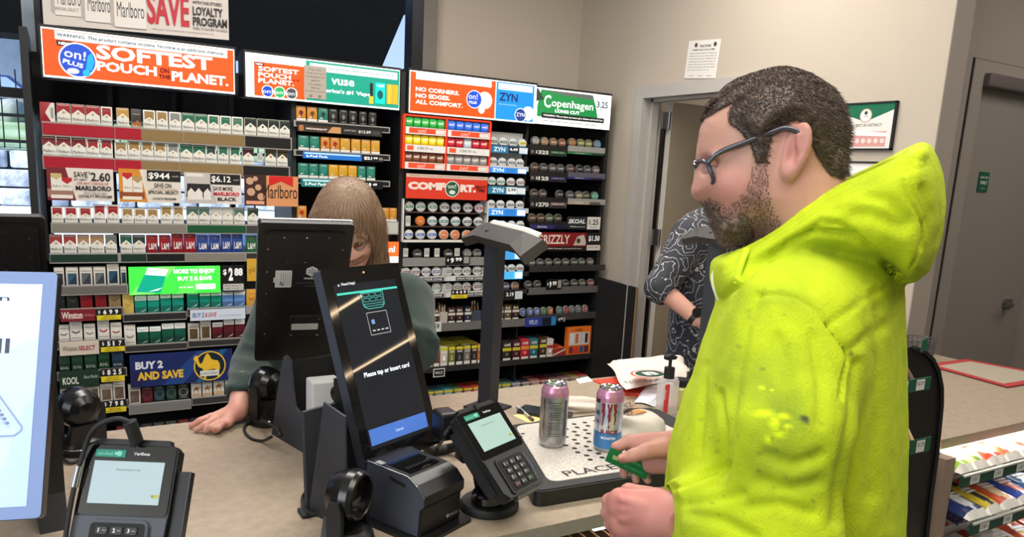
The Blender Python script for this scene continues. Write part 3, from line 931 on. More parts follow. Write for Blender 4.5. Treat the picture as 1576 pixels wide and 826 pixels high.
# ------------------------------------------------------------------ left rack body
M_RAILS = {}
rack = thing('cigarette_rack','tall black rack of cigarette and vape packs in front of the shop window','display rack',(0.9,4.2,0))
def shelf(par,x0,x1,z,rails,depth=0.36,Y=YF,thick=0.012,railh=0.034,drop=0.012):
 """shelf board with a coloured price rail: rails = list of (pixel x0, pixel x1, colour)"""
 b = MB()
 b.box((x0,Y + 0.002,z - thick),(x1,Y + depth,z - 0.0005),M_SHELF)
 b.box((x0,Y - 0.004,z - railh - 0.006),(x1,Y + 0.002,z + 0.006),mat('rail_clear',(150,146,140),0.35))
 for a,c,cc in rails:
  b.box((a,Y - 0.0055,z - railh),(c,Y - 0.004,z),col(cc,0.35))
 o = b.build('shelf',par)
 return o
px = lambda x,y: float(rk(x,y)[0])
def sh(r,a,c,rails,par=None,**k):
 y = 300
 zz = ROWZ[r]
 yy = lambda x: next(q for q in range(0,826) if rk(x,q)[2] < zz)
 shelf(par or rack,px(a,yy(a)),px(c,yy(c)),zz,[(px(p,yy(p)),px(q,yy(q)),cc) for p,q,cc in rails],**k)
RR,GG_,KK,SS,GN = (160,16,38),(132,108,70),(26,24,24),(128,122,112),(26,78,46)
sh('r1',64,449,[(65,176,RR),(177,217,RR),(217.5,281,GG_),(282,376,GG_),(377,447,KK)],railh=.05)
sh('r2',65,446,[(67,176,RR),(177,217,RR),(217.5,276,GG_),(277,373,GG_),(374,444,KK)],railh=.05)
sh('r4',78,400,[(80,186,SS),(187,286,SS),(288,378,GN),(379,399,(60,60,58))],railh=.036)
sh('r5',76,398,[(77,181,(26,52,40)),(186,225,(26,52,40)),(226,284,KK),(285,377,SS),(379,397,(50,50,48))],railh=.034)
sh('r6',84,197,[(86,195,(104,100,96))],railh=.034)
sh('r7',88,189,[(89,188,(70,68,66))],railh=.03)
sh('r7b',189,287,[(190,286,(44,44,44))],railh=.03)
sh('r7c',288,397,[(289,378,KK)],railh=.03)
sh('r8',88,191,[(89,190,(70,68,66))],railh=.03)
sh('r8b',192,288,[(193,287,(52,50,50))],railh=.026)
sh('r8c',289,397,[(290,396,(52,50,50))],railh=.026)
sh('r9',88,195,[(89,194,(60,58,58))],railh=.03)
sh('r10',88,197,[(89,196,(60,58,58))],railh=.03)
sh('r10b',198,294,[(199,293,(120,118,116))],railh=.04)
sh('r10c',295,397,[(296,396,(56,54,54))],railh=.03)
sh('r11',88,397,[(90,396,(40,40,40))],railh=.03)
sh('v1',452,600,[(455,598,KK)],railh=.02)
sh('v2',452,600,[(455,598,KK)],railh=.02)
sh('v3',452,600,[(455,598,KK)],railh=.02)
sh('v4',452,613,[(455,612,(190,186,180))],railh=.06)
# uprights, back slats and the base
XA0 = px(62,200) - 0.055
XA1 = px(613,170) + 0.012
XM = px(452,240)
for x0,x1,y0,y1 in ((XA0,XA0 + 0.03,YF + 0.0,4.40),(XA1,XA1 + 0.03,YF + 0.0,4.40),(XM - 0.006,XM + 0.018,YF + 0.02,4.40)):
 b = MB(); b.box((x0,y0,0),(x1,y1,2.05 if x0 == XM - 0.006 else 2.12),M_SHELF); b.build('upright',rack)
for xp in (176,281,376,530):
 b = MB(); x = px(xp,160); b.box((x - 0.012,4.33,0.1),(x + 0.012,4.37,2.0),M_SHELF); b.build('upright',rack)
b = MB(); b.box((XA0 + 0.03,YF + 0.03,0.0),(XA1,4.4,0.12),M_SHELF); b.build('base',rack)
b = MB(); b.box((XA0 + 0.03,4.37,0.12),(XA1,4.4,1.08),M_BLACKM)
b.box((XM,4.37,1.08),(XA1,4.4,2.05),M_BLACKM); b.build('back_panel',rack)
b = MB()
for z0,z1 in ((0.2,1.0),):
 b.box((XA0 + 0.03,YF + 0.3,z0),(XA1,YF + 0.31,z1),M_BLACKM)
b.box((XA0 + 0.03,4.372,1.775),(XM,4.398,2.06),M_BLACKM)  # black board added to mimic the dark band under the header signs
b.build('back_panel',rack)
OR = (252,74,16)
def lightbox(par,x0,y0,x1,y1,label,art,Y=YF - 0.02,cap=(20,20,20)):
 """backlit header sign between two pixel corners on its face plane"""
 a,c = rk(x0,y0,Y),rk(x1,y1,Y)
 b = MB()
 b.box((a[0] - 0.012,Y + 0.004,c[2] - 0.010),(c[0] + 0.012,Y + 0.14,a[2] + 0.018),col(cap,0.4))
 b.box((a[0] - 0.004,Y,c[2] - 0.008),(c[0] + 0.004,Y + 0.0035,a[2] + 0.006),lit((250,250,246),0.7))
 F = Face(b,a[0],c[0],c[2],a[2],Y - 0.0005,0.42)
 art(F)
 o = b.build('header_sign',par)
 o['label'] = label
 return o
WH,BL = (250,250,248),(24,66,176)
def art1(F):
 F.rect(0,0,1,1,OR)
 F.rect(.06,.8,.965,.985,(236,240,240))
 F.text('WARNING: This product contains nicotine. Nicotine is an addictive chemical.',.068,.84,(10,50,60),w=.88,h=.1,bold=.03)
 F.poly([(.068,.66),(.138,.66),(.142,.78),(.064,.78)],(30,24,26)); F.text('NEW',.076,.69,WH,w=.055,h=.06,bold=.04)
 F.disc(.165,.385,.385,WH,36); F.disc(.165,.385,.355,BL,36)
 F.poly([(.2,.15),(.235,.2),(.247,.4),(.235,.58),(.215,.5)],(20,150,220)); F.disc(.205,.12,.08,(20,160,226),16)
 F.text('on!',.098,.44,WH,w=.105,h=.2,bold=.01,rot=-7); F.text('PLUS',.09,.30,WH,w=.1,h=.1,bold=.03,rot=-12)
 F.disc(.14,.14,.06,WH,20,2.0)
 F.text('SOFTEST',.258,.46,WH,w=.62,h=.32,bold=.035); F.text('POUCH',.258,.2,WH,w=.31,h=.22,bold=.035)
 F.text('ON',.585,.29,(70,10,4),w=.05,h=.12,bold=.05); F.text('THE',.577,.16,(70,10,4),w=.066,h=.1,bold=.05)
 F.text('PLANET.',.648,.13,WH,w=.32,h=.23,bold=.035)
lightbox(rack,64,43,360,142,'orange backlit header sign reading SOFTEST POUCH ON THE PLANET',art1)
def art2(F):
 F.rect(0,0,.075,1,(236,238,250)); F.rect(.045,0,.362,1,OR)
 F.rect(.045,.83,.36,1,(240,242,246)); F.text('WARNING: This product contains nicotine.',.06,.915,(30,50,90),w=.28,h=.05); F.text('Nicotine is an addictive chemical.',.08,.85,(30,50,90),w=.24,h=.05)
 F.rect(.048,.74,.105,.81,(30,24,26)); F.text('NEW',.054,.755,WH,w=.045,h=.04,bold=.04)
 for i,(t,w) in enumerate((('SOFTEST',.25),('POUCH',.2),('PLANET.',.22))):
  F.text(t,.07,.61 - .145 * i,WH,w=w,h=.12,bold=.03)
 F.text('ON THE',.275,.44,(70,10,4),w=.05,h=.05,bold=.04)
 for u,c in ((.275,(60,66,70)),(.2,(30,150,80)),(.125,BL)):
  F.disc(u,.13,.15,WH,20); F.disc(u,.13,.13,c,20); F.text('on!',u,.08,WH,w=.06,h=.1,anchor='c')
 F.rect(.365,0,1,1,(16,138,116)); F.rect(.39,.76,.985,.95,(232,240,240))
 F.text('WARNING: This product contains nicotine. Nicotine is an addictive chemical.',.4,.82,(20,60,70),w=.56,h=.07,bold=.02)
 F.text('vuse',.53,.46,WH,w=.155,h=.16,bold=.02); F.text("America's #1 Vape",.42,.22,WH,w=.38,h=.13,bold=.03)
 F.rect(.793,.1,.813,.6,(20,24,26)); F.rect(.788,.06,.818,.26,(220,170,50))
 F.rect(.83,.08,.9,.64,(10,190,180)); F.text('vuse',.838,.52,WH,w=.055,h=.07); F.disc(.865,.32,.12,(16,80,80),14,.7)
 F.rect(.912,.1,.952,.62,(240,160,30)); F.rect(.955,.1,.99,.62,(240,160,30)); F.rect(.928,.1,.934,.62,(255,210,90))
lightbox(rack,379,82,613,167,'backlit header sign with an orange panel and a wide teal vape panel',art2)
# note taped over the teal sign
b = MB()
a,c = rk(468,100,3.972),rk(502,153.5,3.972)
b.box((a[0],3.972,c[2]),(c[0],3.9735,a[2]),col((170,160,146),0.8))
F = Face(b,a[0],c[0],c[2],a[2],3.9715)
for k,(t,w) in enumerate((('Vape kits',.6),('Only sold with',.8),('matching pods by',.86),('carton',.4),('See cashier',.6),('Ask us',.4),('No refunds on opened',.84))):
 F.text(t,.5,.86 - .11 * k,(110,100,90),w=w,h=.06,anchor='c',res=1)
F.disc(.3,.08,.05,(130,120,108),12); F.disc(.7,.08,.05,(130,120,108),12)
tag(b.build('paper_note'),'tan paper note taped over the start of the teal vape sign','note')
# poster on the window above the rack
b = MB()
YP = 4.12
a,c = rk(63,-30,YP),rk(352,70,YP)
tl,tr,bl,br = rk(60,-60,YP),rk(350,-25,YP),rk(67,37,YP),rk(352,71,YP)
X = (tr - tl); Wp = np.linalg.norm(X); X = X / Wp; Yv = (tl - bl); Hp = np.linalg.norm(Yv); Yv = np.array([0,0,1.0]);
b.prism([(0,0),(Wp,0),(Wp,Hp),(0,Hp)],(bl,X,Yv,UY),0.004,col((210,200,192),0.7))
F = Face(b,0,Wp,0,Hp,0,X=X,Y=Yv,o=bl - UY * 0.0004)
for u0,u1,v0,t in ((.04,.2,.17,'Marlboro'),(.19,.35,.11,'Marlboro'),(.34,.53,.06,'Marlboro')):
 F.poly([(u0 + .02,v0),(u1,v0),(u1,1),(u0 + .02,1)],(222,216,208))
 F.poly([(u0,v0 + .04),(u0 + .02,v0),(u0 + .02,1),(u0,1)],(176,166,158))
 F.poly([(u0 + .02,v0),(u1,v0),(u1,v0 - .012),(u0 + .02,v0 - .012)],(120,104,98))
 F.text(t,u0 + .035,v0 + .17,(44,40,40),w=u1 - u0 - .045,h=.26,res=3)
 F.disc((u0 + u1) / 2 + .01,v0 + .62,.07,(150,104,80),14)
F.text('SPECIAL SELECT',.06,.25,(150,130,120),w=.12,h=.05)
F.text('SAVE',.535,.16,(186,20,40),w=.235,h=.56,bold=.03,res=4)
F.text("WITH THIS STORE'S",.79,.58,(60,56,56),w=.17,h=.06,bold=.02); F.text('LOYALTY',.79,.38,(34,32,34),w=.175,h=.16,bold=.035); F.text('PROGRAM',.79,.2,(34,32,34),w=.2,h=.16,bold=.035); F.text('WHEN YOU BUY ANY TWO PACKS',.79,.13,(60,56,56),w=.2,h=.05)
F.text('Offer good while supplies last at participating stores only',.56,.06,(120,110,106),w=.35,h=.035)
F.rect(.84,.78,.97,.9,(150,144,140)); F.rect(.843,.786,.967,.894,(214,206,198)); F.text('SURGEON GENERAL',.85,.81,(110,104,100),w=.11,h=.05)
tag(b.build('poster'),'white poster with cigarette packs and big red SAVE above the orange sign','poster')
# ------------------------------------------------------------------ price cards clipped to the rack
def card(name,x0,y0,x1,y1,label,art,bg,Y=YF - 0.012,e=0.0,cat='price card',t=0.003):
 a,c = rk(x0,y0,Y),rk(x1,y1,Y)
 b = MB()
 b.box((a[0],Y,c[2]),(c[0],Y + t,a[2]),lit(bg,e) if e else col(bg,0.45))
 F = Face(b,a[0],c[0],c[2],a[2],Y - 0.0004,e)
 art(F)
 o = b.build(name)
 tag(o,label,cat)
 return o
INK = (26,24,26)
def packs_pic(F,us,v0,v1,w,c):
 for u in us:
  F.poly([(u,v0),(u + w,v0),(u + w,v1),(u,v1)],(220,214,204))
  F.poly([(u,v1 - .1),(u + w / 2,v1 - .2 * 1.0),(u + w,v1 - .1),(u + w,v1),(u,v1)],c)
  F.text('Marlboro',u + w * .1,v0 + .1,(70,66,64),w=w * .8,h=.07,res=1)
def c1(F):
 F.poly([(0,0),(.42,0),(.28,1),(0,1)],(110,26,34)); F.rect(0,.1,.38,.35,(150,110,96))
 packs_pic(F,(.06,),.3,.82,.16,(190,170,110)); packs_pic(F,(.22,),.3,.7,.15,(170,26,34))
 F.rect(.05,.06,.37,.17,(226,214,206))
 F.text('SAVE',.4,.72,INK,w=.21,h=.17,bold=.01); F.text('AT LEAST',.4,.62,INK,w=.2,h=.07,bold=.01); F.text('$',.625,.83,INK,w=.025,h=.08,bold=.01); F.text('2.60',.655,.62,INK,w=.3,h=.27,bold=.02)
 F.text('OFF ANY 2 PACKS OF',.44,.5,(180,40,40),w=.48,h=.08,bold=.01); F.text('MARLBORO',.42,.32,INK,w=.54,h=.15,bold=.03)
 F.text("WITH THIS STORE'S",.53,.21,INK,w=.36,h=.06); F.text('LOYALTY PROGRAM',.46,.1,INK,w=.5,h=.09,bold=.02)
card('price_card',70.6,256.5,176,310,'cream card with red flash reading SAVE 2.60',c1,(216,206,196))
def c2(F):
 F.poly([(0,0),(.45,0),(.33,1),(0,1)],(206,132,34)); F.rect(0,.1,.4,.32,(140,70,30)); packs_pic(F,(.06,),.3,.88,.15,(180,26,34)); packs_pic(F,(.22,),.3,.78,.15,(170,140,90)); F.rect(.05,.07,.36,.17,(226,214,196))
 F.rect(.45,.66,1,.99,(18,16,18)); F.text('$944',.47,.7,(240,236,228),w=.35,h=.22,bold=.02); F.text('each',.86,.8,(200,196,190),w=.1,h=.06)
 F.text('SAVE ON',.56,.46,INK,w=.28,h=.14,bold=.01); F.text('SPECIAL SELECT',.46,.27,INK,w=.5,h=.1,bold=.02); F.text('ANY 2 PACKS OF MARLBORO',.5,.39,(160,120,60),w=.44,h=.05); F.text('LOYALTY PROGRAM',.53,.09,INK,w=.38,h=.07,bold=.02)
card('price_card',182,259,279,312.5,'cream and orange card reading 944 save on special select',c2,(214,204,190))
def c3(F):
 F.poly([(0,0),(.56,0),(.45,1),(0,1)],(186,178,172)); F.rect(.03,.87,.33,.97,(216,210,204)); F.poly([(.03,.2),(.47,.2),(.44,.64),(.05,.64)],(28,26,28))
 for u in (.05,.18,.33): F.poly([(u,.12),(u + .13,.12),(u + .13,.36),(u + .065,.5),(u,.36)],(216,210,202))
 F.rect(.45,.64,.98,.98,(18,16,18)); F.text('$6.12',.47,.69,(240,236,228),w=.34,h=.23,bold=.02); F.text('each',.86,.78,(200,196,190),w=.09,h=.06)
 F.text('SAVE MORE',.5,.44,INK,w=.34,h=.13,bold=.01); F.text('MARLBORO',.5,.27,(190,26,40),w=.46,h=.13,bold=.03); F.text('BLACK',.57,.1,INK,w=.34,h=.12,bold=.03)
card('price_card',283,264.5,371.8,314.5,'grey and cream card with black top reading 6.12',c3,(212,204,196))
def c4(F):
 F.rect(0,0,.4,1,(60,30,22))
 for u,v,r in ((.1,.8,.12),(.25,.6,.1),(.12,.45,.13),(.3,.3,.12),(.2,.88,.08)): F.disc(u,v,r,(190,150,120),14)
 F.poly([(.45,.99),(.9,.99),(.9,.66),(.675,.83),(.45,.66)],(200,26,28)); F.text('Marlboro',.34,.26,(34,22,18),w=.64,h=.44,res=3); F.rect(.03,.05,.36,.16,(220,150,120))
card('price_card',375.7,268.5,459,318,'orange brown card with red roof shape and long black lettering',c4,(206,140,92))
def g1(F):
 F.rect(0,0,1,1,(56,206,60)); F.poly([(0,0),(.25,0),(.5,1),(.3,1)],(110,235,90)); F.poly([(.5,0),(.7,0),(.95,1),(.75,1)],(80,222,76))
 F.poly([(.07,.1),(.33,.04),(.42,.9),(.2,.96)],(10,140,112)); F.poly([(.17,.72),(.385,.66),(.425,.9),(.2,.98)],(226,240,232)); F.text('Newport',.22,.8,(20,110,90),w=.17,h=.1); F.poly([(.2,.1),(.3,.14),(.35,.24),(.28,.18)],(220,240,230))
 F.text('MORE TO ENJOY',.48,.7,WH,w=.46,h=.2,bold=.04); F.text('BUY 2 & SAVE',.52,.48,WH,w=.38,h=.15,bold=.03); F.rect(.72,.14,.94,.34,(216,244,216)); F.text('Ask for details',.53,.2,WH,w=.16,h=.07)
card('lit_sign',197.5,411,339.6,449.5,'bright green lit sign with a tilted teal pack',g1,(40,180,50),e=0.75,cat='lit sign',t=.01)
def p1(F):
 F.text('$',.06,.62,WH,w=.16,h=.24,bold=.03); F.text('2',.3,.42,WH,w=.2,h=.5,bold=.05); F.text('88',.56,.6,WH,w=.38,h=.3,bold=.05); F.rect(.05,.05,.97,.3,(200,198,190)); F.text('PRICE REFLECTS',.1,.19,INK,w=.8,h=.07); F.text('WHEN YOU BUY 2',.1,.08,INK,w=.8,h=.08)
card('price_card',341,408.5,376,448,'black price card with white 2.88 beside the green lit sign',p1,(16,15,16))
def dig(t):
 def f(F):
  F.rect(0,.0,1,.44,(222,200,40)); F.rect(0,.44,1,1,(18,17,18)); F.text('$',.06,.56,(236,232,224),w=.09,h=.34,bold=.02)
  n = len(t)
  for i,ch in enumerate(t): F.text(ch,.27 + .24 * i,.52,(240,236,228),w=.14 if ch != '1' else .07,h=.42,bold=.04)
  F.text('GREAT VALUE',.5,.24,(60,50,10),w=.5,h=.12,anchor='c'); F.text('WHEN YOU BUY 2',.5,.07,(60,50,10),w=.7,h=.12,anchor='c')
 return f
def wi(F): F.rect(0,0,1,1,(120,26,36)); F.text('Winston',.03,.22,(232,222,212),w=.6,h=.6,bold=.02,res=3); F.text('full flavor',.68,.4,(210,150,150),w=.28,h=.2,slant=.2)
card('brand_card',92.7,477,147,493,'dark red card with white old style lettering',wi,(120,26,36),Y=YF - .014,cat='shelf card')
card('price_tag',148.4,475.8,186.6,491.2,'black and yellow price tag beside the dark red card',dig('699'),(20,20,20),Y=YF - .014,cat='price tag')
def b2(F): F.text('BUY 2',.04,.3,(40,90,150),w=.2,h=.42,bold=.02,slant=.15); F.text('& SAVE',.26,.3,(190,70,80),w=.2,h=.42,bold=.02,slant=.15); F.text('when you use the mobile app today',.52,.3,(130,140,160),w=.42,h=.16)
card('save_card',292.4,477,377.6,490,'pale blue white save card below the light blue packs',b2,(204,212,226),Y=YF - .014,cat='shelf card')
def wsel(F): F.text('Winston',.07,.32,(90,74,62),w=.38,h=.36,bold=.01); F.text('SELECT',.48,.32,(150,40,50),w=.42,h=.34,bold=.03)
card('brand_card',91,526.8,153,544,'off white card with brown and red lettering',wsel,(204,192,176),Y=YF - .014,cat='shelf card')
card('price_tag',154.5,524.5,192,539.5,'black and yellow price tag beside the off white select card',dig('517'),(20,20,20),Y=YF - .014,cat='price tag')
def kool(F): F.text('KOOL',.08,.22,(222,226,218),w=.4,h=.42,bold=.02); F.text('House Menthol',.6,.5,(180,200,180),w=.36,h=.2,slant=.3); F.rect(0,.0,1,.03,(14,30,22))
card('brand_card',90.6,572,153,593.5,'dark green shelf card with white lettering',kool,(24,50,36),Y=YF - .014,cat='shelf card')
card('price_tag',155,568.2,192,585.2,'black and yellow price tag beside the dark green shelf card',dig('825'),(20,20,20),Y=YF - .014,cat='price tag')
card('price_tag',158.5,617.3,194.5,632.4,'black and yellow price tag under the brown white packs',dig('798'),(20,20,20),Y=YF - .014,cat='price tag')
def camel(F):
 F.rect(0,0,1,1,(22,38,96)); F.poly([(.3,0),(.5,0),(.8,1),(.65,1)],(30,66,130)); F.poly([(.62,0),(.7,0),(.95,1),(.88,1)],(24,90,130)); F.poly([(0,0),(.1,0),(.2,.4),(0,.5)],(30,30,80))
 F.text('BUY 2',.05,.54,(216,220,230),w=.26,h=.24,bold=.05); F.text('AND SAVE',.065,.2,(226,182,56),w=.44,h=.26,bold=.05)
 F.disc(.77,.5,.47,(226,182,56),40); F.disc(.77,.5,.43,(14,34,44),40)
 F.poly([(.612,.70),(.606,.76),(.622,.84),(.64,.86),(.652,.80),(.658,.70),(.668,.60),(.684,.585),(.70,.66),(.715,.78),(.735,.88),(.752,.9),(.768,.84),(.785,.72),(.81,.68),(.85,.66),(.868,.56),(.872,.42),(.862,.30),(.866,.1),(.846,.1),(.838,.32),(.82,.40),(.76,.38),(.735,.36),(.728,.1),(.708,.1),(.704,.36),(.69,.44),(.672,.46),(.655,.5),(.64,.58),(.632,.68)][::-1],(232,186,52))
 F.rect(.67,.18,.86,.36,(214,214,210)); F.text('SURGEON GENERAL',.68,.24,INK,w=.17,h=.05)
card('camel_sign',199,546.5,358,583.5,'navy sign with a yellow camel in a ring',camel,(20,34,90),cat='sign')
def yel(F): F.rect(0,0,1,1,(206,160,50)); F.text('gold',.2,.3,(110,70,30),w=.6,h=.3,rot=10)
card('price_card',380,398,397,432,'yellow card peeking out beside the black monitor back',yel,(206,160,50))
# row tags on the second shelf
def tagw(F): F.rect(.1,.55,.9,.62,(110,106,100)); F.rect(.1,.35,.9,.42,(110,106,100)); F.text('SOLD OUT',.1,.72,INK,w=.8,h=.12)
card('shelf_tag',396,236,404,249.5,'small white tag in the gap between packs on the second shelf',tagw,(196,194,188),Y=YF + .012,cat='tag')
def vs1(F):
 F.rect(.01,.06,.5,.94,(62,40,32)); F.poly([(.34,.06),(.5,.06),(.5,.94),(.4,.94)],(190,140,90)); F.text('MIDNIGHT',.1,.34,(230,220,210),w=.24,h=.26,bold=.03); F.rect(.02,.1,.07,.9,(170,110,60))
 F.rect(.53,.1,.98,.9,(34,32,32)); F.text('LIMITED',.54,.5,(190,186,180),w=.14,h=.22); F.text('$12.89',.71,.3,(220,216,210),w=.15,h=.46,bold=.02); F.rect(.88,.2,.97,.8,(60,58,58))
card('price_card',457.5,190.5,588,211,'dark brown vape card with small price digits',vs1,(26,24,24),Y=YF - .01)
def vs2(F): F.rect(.0,.02,.72,.98,(26,100,180)); F.rect(.02,.66,.7,.9,(160,200,226)); F.text('6-Pod Pack',.04,.2,WH,w=.26,h=.34,bold=.02); F.text('$21',.75,.25,WH,w=.1,h=.5,bold=.03); F.text('99',.87,.42,WH,w=.055,h=.3,bold=.03); F.rect(.94,.3,.99,.7,(120,118,116))
card('price_card',466,232.5,590,250,'bright blue vape price card reading 21.99',vs2,(18,18,20),Y=YF - .01,e=0.25)
def vs3(F): F.rect(.0,.02,.72,.98,(22,110,110)); F.rect(.02,.66,.7,.9,(160,206,210)); F.text('2-Pod Pack',.04,.2,WH,w=.26,h=.34,bold=.02); F.text('$18',.75,.25,WH,w=.1,h=.5,bold=.03); F.text('49',.87,.42,WH,w=.055,h=.3,bold=.03)
card('price_card',463.6,274,589,291.5,'teal vape price card behind the brown hair',vs3,(18,18,20),Y=YF - .01,e=0.2)
def vs5(F): F.rect(0,0,1,.3,(240,236,230)); F.rect(0,.3,1,1,(250,96,40)); F.text('on!',.2,.5,WH,w=.6,h=.3,bold=.03)
card('lit_sign',586,372,613,404,'small orange lit card at the end of the vape shelves',vs5,(250,110,60),e=0.7,cat='lit sign')
# ================================================================== right rack
rack2 = thing('pouch_rack','black rack of round tins and pouches standing against the beige wall','display rack',(2.1,4.2,0))
XB0,XB1 = XA1 + 0.034,px(938,200)
XS = px(813,260)
for x0,x1 in ((XB0,XB0 + 0.025),(XB1 - 0.025,XB1),(XS - 0.006,XS + 0.006)):
 b = MB(); b.box((x0,YF + (0.0 if x0 != XS - 0.006 else 0.03),0),(x1,4.42,2.08),M_SHELF); b.build('upright',rack2)
b = MB(); b.box((XB0 + .025,4.38,0.1),(XB1 - .025,4.40,2.05),M_BLACKM); b.build('back_panel',rack2)
b = MB(); b.box((XB0 + .025,YF + .03,0),(XB1 - .025,4.38,0.1),M_SHELF); b.build('base',rack2)
def art3(F):
 F.rect(0,0,.66,1,OR); F.rect(.04,.82,.625,1,(240,242,242)); F.text('WARNING: This product contains nicotine.',.14,.905,(40,60,100),w=.4,h=.05); F.text('Nicotine is an addictive chemical.',.18,.845,(40,60,100),w=.32,h=.05)
 for i,(t,w) in enumerate((('NO CORNERS.',.33),('NO EDGES.',.26),('ALL COMFORT.',.36))): F.text(t,.04,.52 - .16 * i,WH,w=w,h=.11,bold=.03)
 F.disc(.575,.46,.23,(226,230,230),28); F.disc(.575,.46,.2,(200,206,206),28); F.disc(.49,.46,.24,WH,28); F.disc(.49,.46,.22,(24,70,190),28); F.text('on!',.445,.46,WH,w=.07,h=.15); F.text('PLUS',.45,.34,WH,w=.06,h=.07,bold=.03)
 F.disc(.55,.2,.1,(236,238,238),18)
 F.rect(.665,0,.985,1,(20,130,214)); F.rect(.68,.8,.97,.97,(226,240,248)); F.text('WARNING: This product',.7,.89,(70,120,170),w=.24,h=.05); F.text('contains nicotine.',.73,.82,(70,120,170),w=.18,h=.05)
 F.text('ZYN',.69,.5,(14,40,100),w=.155,h=.22,bold=.03); F.text('Nicotine pouches',.69,.38,(170,215,245),w=.15,h=.05); F.disc(.94,.22,.2,(222,230,236),24); F.disc(.875,.16,.19,WH,24); F.disc(.875,.16,.17,(24,56,130),24); F.text('ZYN',.84,.12,WH,w=.07,h=.1)
lightbox(rack2,632,109.5,822,188,'orange and blue backlit header sign reading NO CORNERS NO EDGES',art3)
def art4(F):
 F.rect(0,0,1,1,WH); F.poly([(.02,.18),(.84,.18),(.8,.6),(.745,.98),(.06,.98),(.02,.5)],(30,130,66)); F.poly([(.1,.98),(.745,.98),(.75,.84),(.35,.88)],(90,96,92)); F.poly([(.0,.62),(.1,.7),(.02,1),(0,1)],(40,60,50))
 F.text('C',.1,.46,WH,w=.09,h=.38,bold=.02); F.text('openhagen',.2,.44,WH,w=.56,h=.3,bold=.015); F.text('LONG CUT',.25,.34,WH,w=.33,h=.1,bold=.05)
 F.rect(.08,.15,.92,.3,(24,24,24)); F.text('WARNING: This product can cause gum disease and tooth loss',.1,.19,WH,w=.8,h=.07,bold=.02); F.rect(.1,.06,.84,.075,(90,110,100))
 F.text('3.25',.805,.62,(40,60,84),w=.155,h=.2,bold=.02); F.text('ANY',.87,.88,(90,110,130),w=.06,h=.05); F.text('PRICE',.84,.54,(90,110,130),w=.1,h=.05); F.text('Pre-tax',.84,.4,(120,130,140),w=.12,h=.05)
lightbox(rack2,826,135.5,937,198,'white and green backlit header sign for long cut tobacco priced 3.25',art4)
# --- orange tray of small tins
tray = thing('pouch_tray','orange tray of small coloured tins under the orange header sign','display tray',(1.75,YF,1.7))
a,c = rk(619,180),rk(749,266)
ox0,ox1 = a[0],c[0]
oxm = (rk(683,182)[0] + rk(686,182)[0]) / 2
b = MB()
ORM = col((236,60,22),0.4)
zt_,zb_ = float(rk(620,178)[2]),float(rk(620,259)[2])
for x0,x1 in ((ox0 - .006,ox0 + .008),(oxm - .006,oxm + .006),(ox1 - .008,ox1 + .004)):
 b.box((x0,YF - .03,zb_),(x1,YF + .1,zt_),ORM)
b.box((ox0,YF - .03,zt_),(ox1,YF + .1,zt_ + .01),ORM)
b.box((ox0,YF + .085,zb_),(ox1,YF + .1,zt_),col((228,214,204),0.5))
b.build('frame',tray)
hz = (zt_ - zb_) / 3
TC = [[(40,150,60)] * 5,[(226,190,30)] * 5,[(104,58,34)] * 5],[[(44,96,200)] * 5,[(170,28,44)] * 2 + [(170,176,186)] + [(170,28,44)] * 2,[(128,124,120)] * 5]
TN = [['green'] * 5,['yellow'] * 5,['brown'] * 5],[['blue'] * 5,['red','red','silver','red','red'],['grey'] * 5]
for cidx,(x0,x1) in enumerate(((ox0 + .01,oxm - .008),(oxm + .008,ox1 - .01))):
 for r in range(3):
  zz = zt_ - hz * (r + 1)
  b = MB()
  b.box((x0,YF - .034,zz),(x1,YF + .08,zz + .004),ORM)
  b.box((x0 - .002,YF - .036,zz),(x1 + .002,YF - .032,zz + hz * .4),col((226,222,216),0.4))
  F = Face(b,x0 - .002,x1 + .002,zz,zz + hz * .4,YF - .0363)
  if r == 1:
   F.rect(.04,.2,.2,.85,(226,90,56)); F.text('2/$8.00 ea',.28,.3,(90,96,120),w=.4,h=.45)
  else:
   F.rect(.08,.15,.97,.9,(232,78,44)); F.text('on!',.3,.2,(246,220,210),w=.2,h=.65); F.rect(.74,.2,.96,.8,(226,220,214))
  b.build('price_strip',tray)
  for i in range(5):
   w = (x1 - x0) / 5
   t = box_template('onitin',w - .003,hz * .56,.02,TC[cidx][r][i],None,None)
   place(t,'pouch_tin',(x0 + w * (i + .5),YF - .02,zz + hz * .4 + .0005),'small %s tin, %s from the window, %s %s row of the orange tray' % (TN[cidx][r][i],ORD[i],('upper','middle','lower')[r],('window-side','wall-side')[cidx]),'tin','small tins in the orange tray')
def comf(F):
 F.rect(0,.86,1,1,(206,178,162)); F.text('WARNING: This product contains nicotine. Nicotine is an addictive chemical.',.03,.895,(120,70,50),w=.94,h=.07)
 F.text('COMF',.02,.36,(236,214,204),w=.45,h=.32,bold=.07); F.text('RT.',.655,.32,(236,214,204),w=.2,h=.32,bold=.07); F.disc(.555,.44,.34,(226,220,210),26); F.disc(.555,.44,.3,(30,84,50),26); F.text('on!',.5,.46,WH,w=.1,h=.18); F.disc(.555,.3,.09,(216,220,214),14,1.6)
 F.text('ABOUT',.83,.5,(90,14,8),w=.15,h=.13,bold=.04,slant=.2); F.text('TIME.',.86,.36,(90,14,8),w=.11,h=.12,bold=.04,slant=.2)
card('comfort_sign',625.5,266.5,749,308.5,'orange sign reading COMFORT below the orange tray',comf,(212,56,34),Y=YF - .03,cat='sign',t=.006)
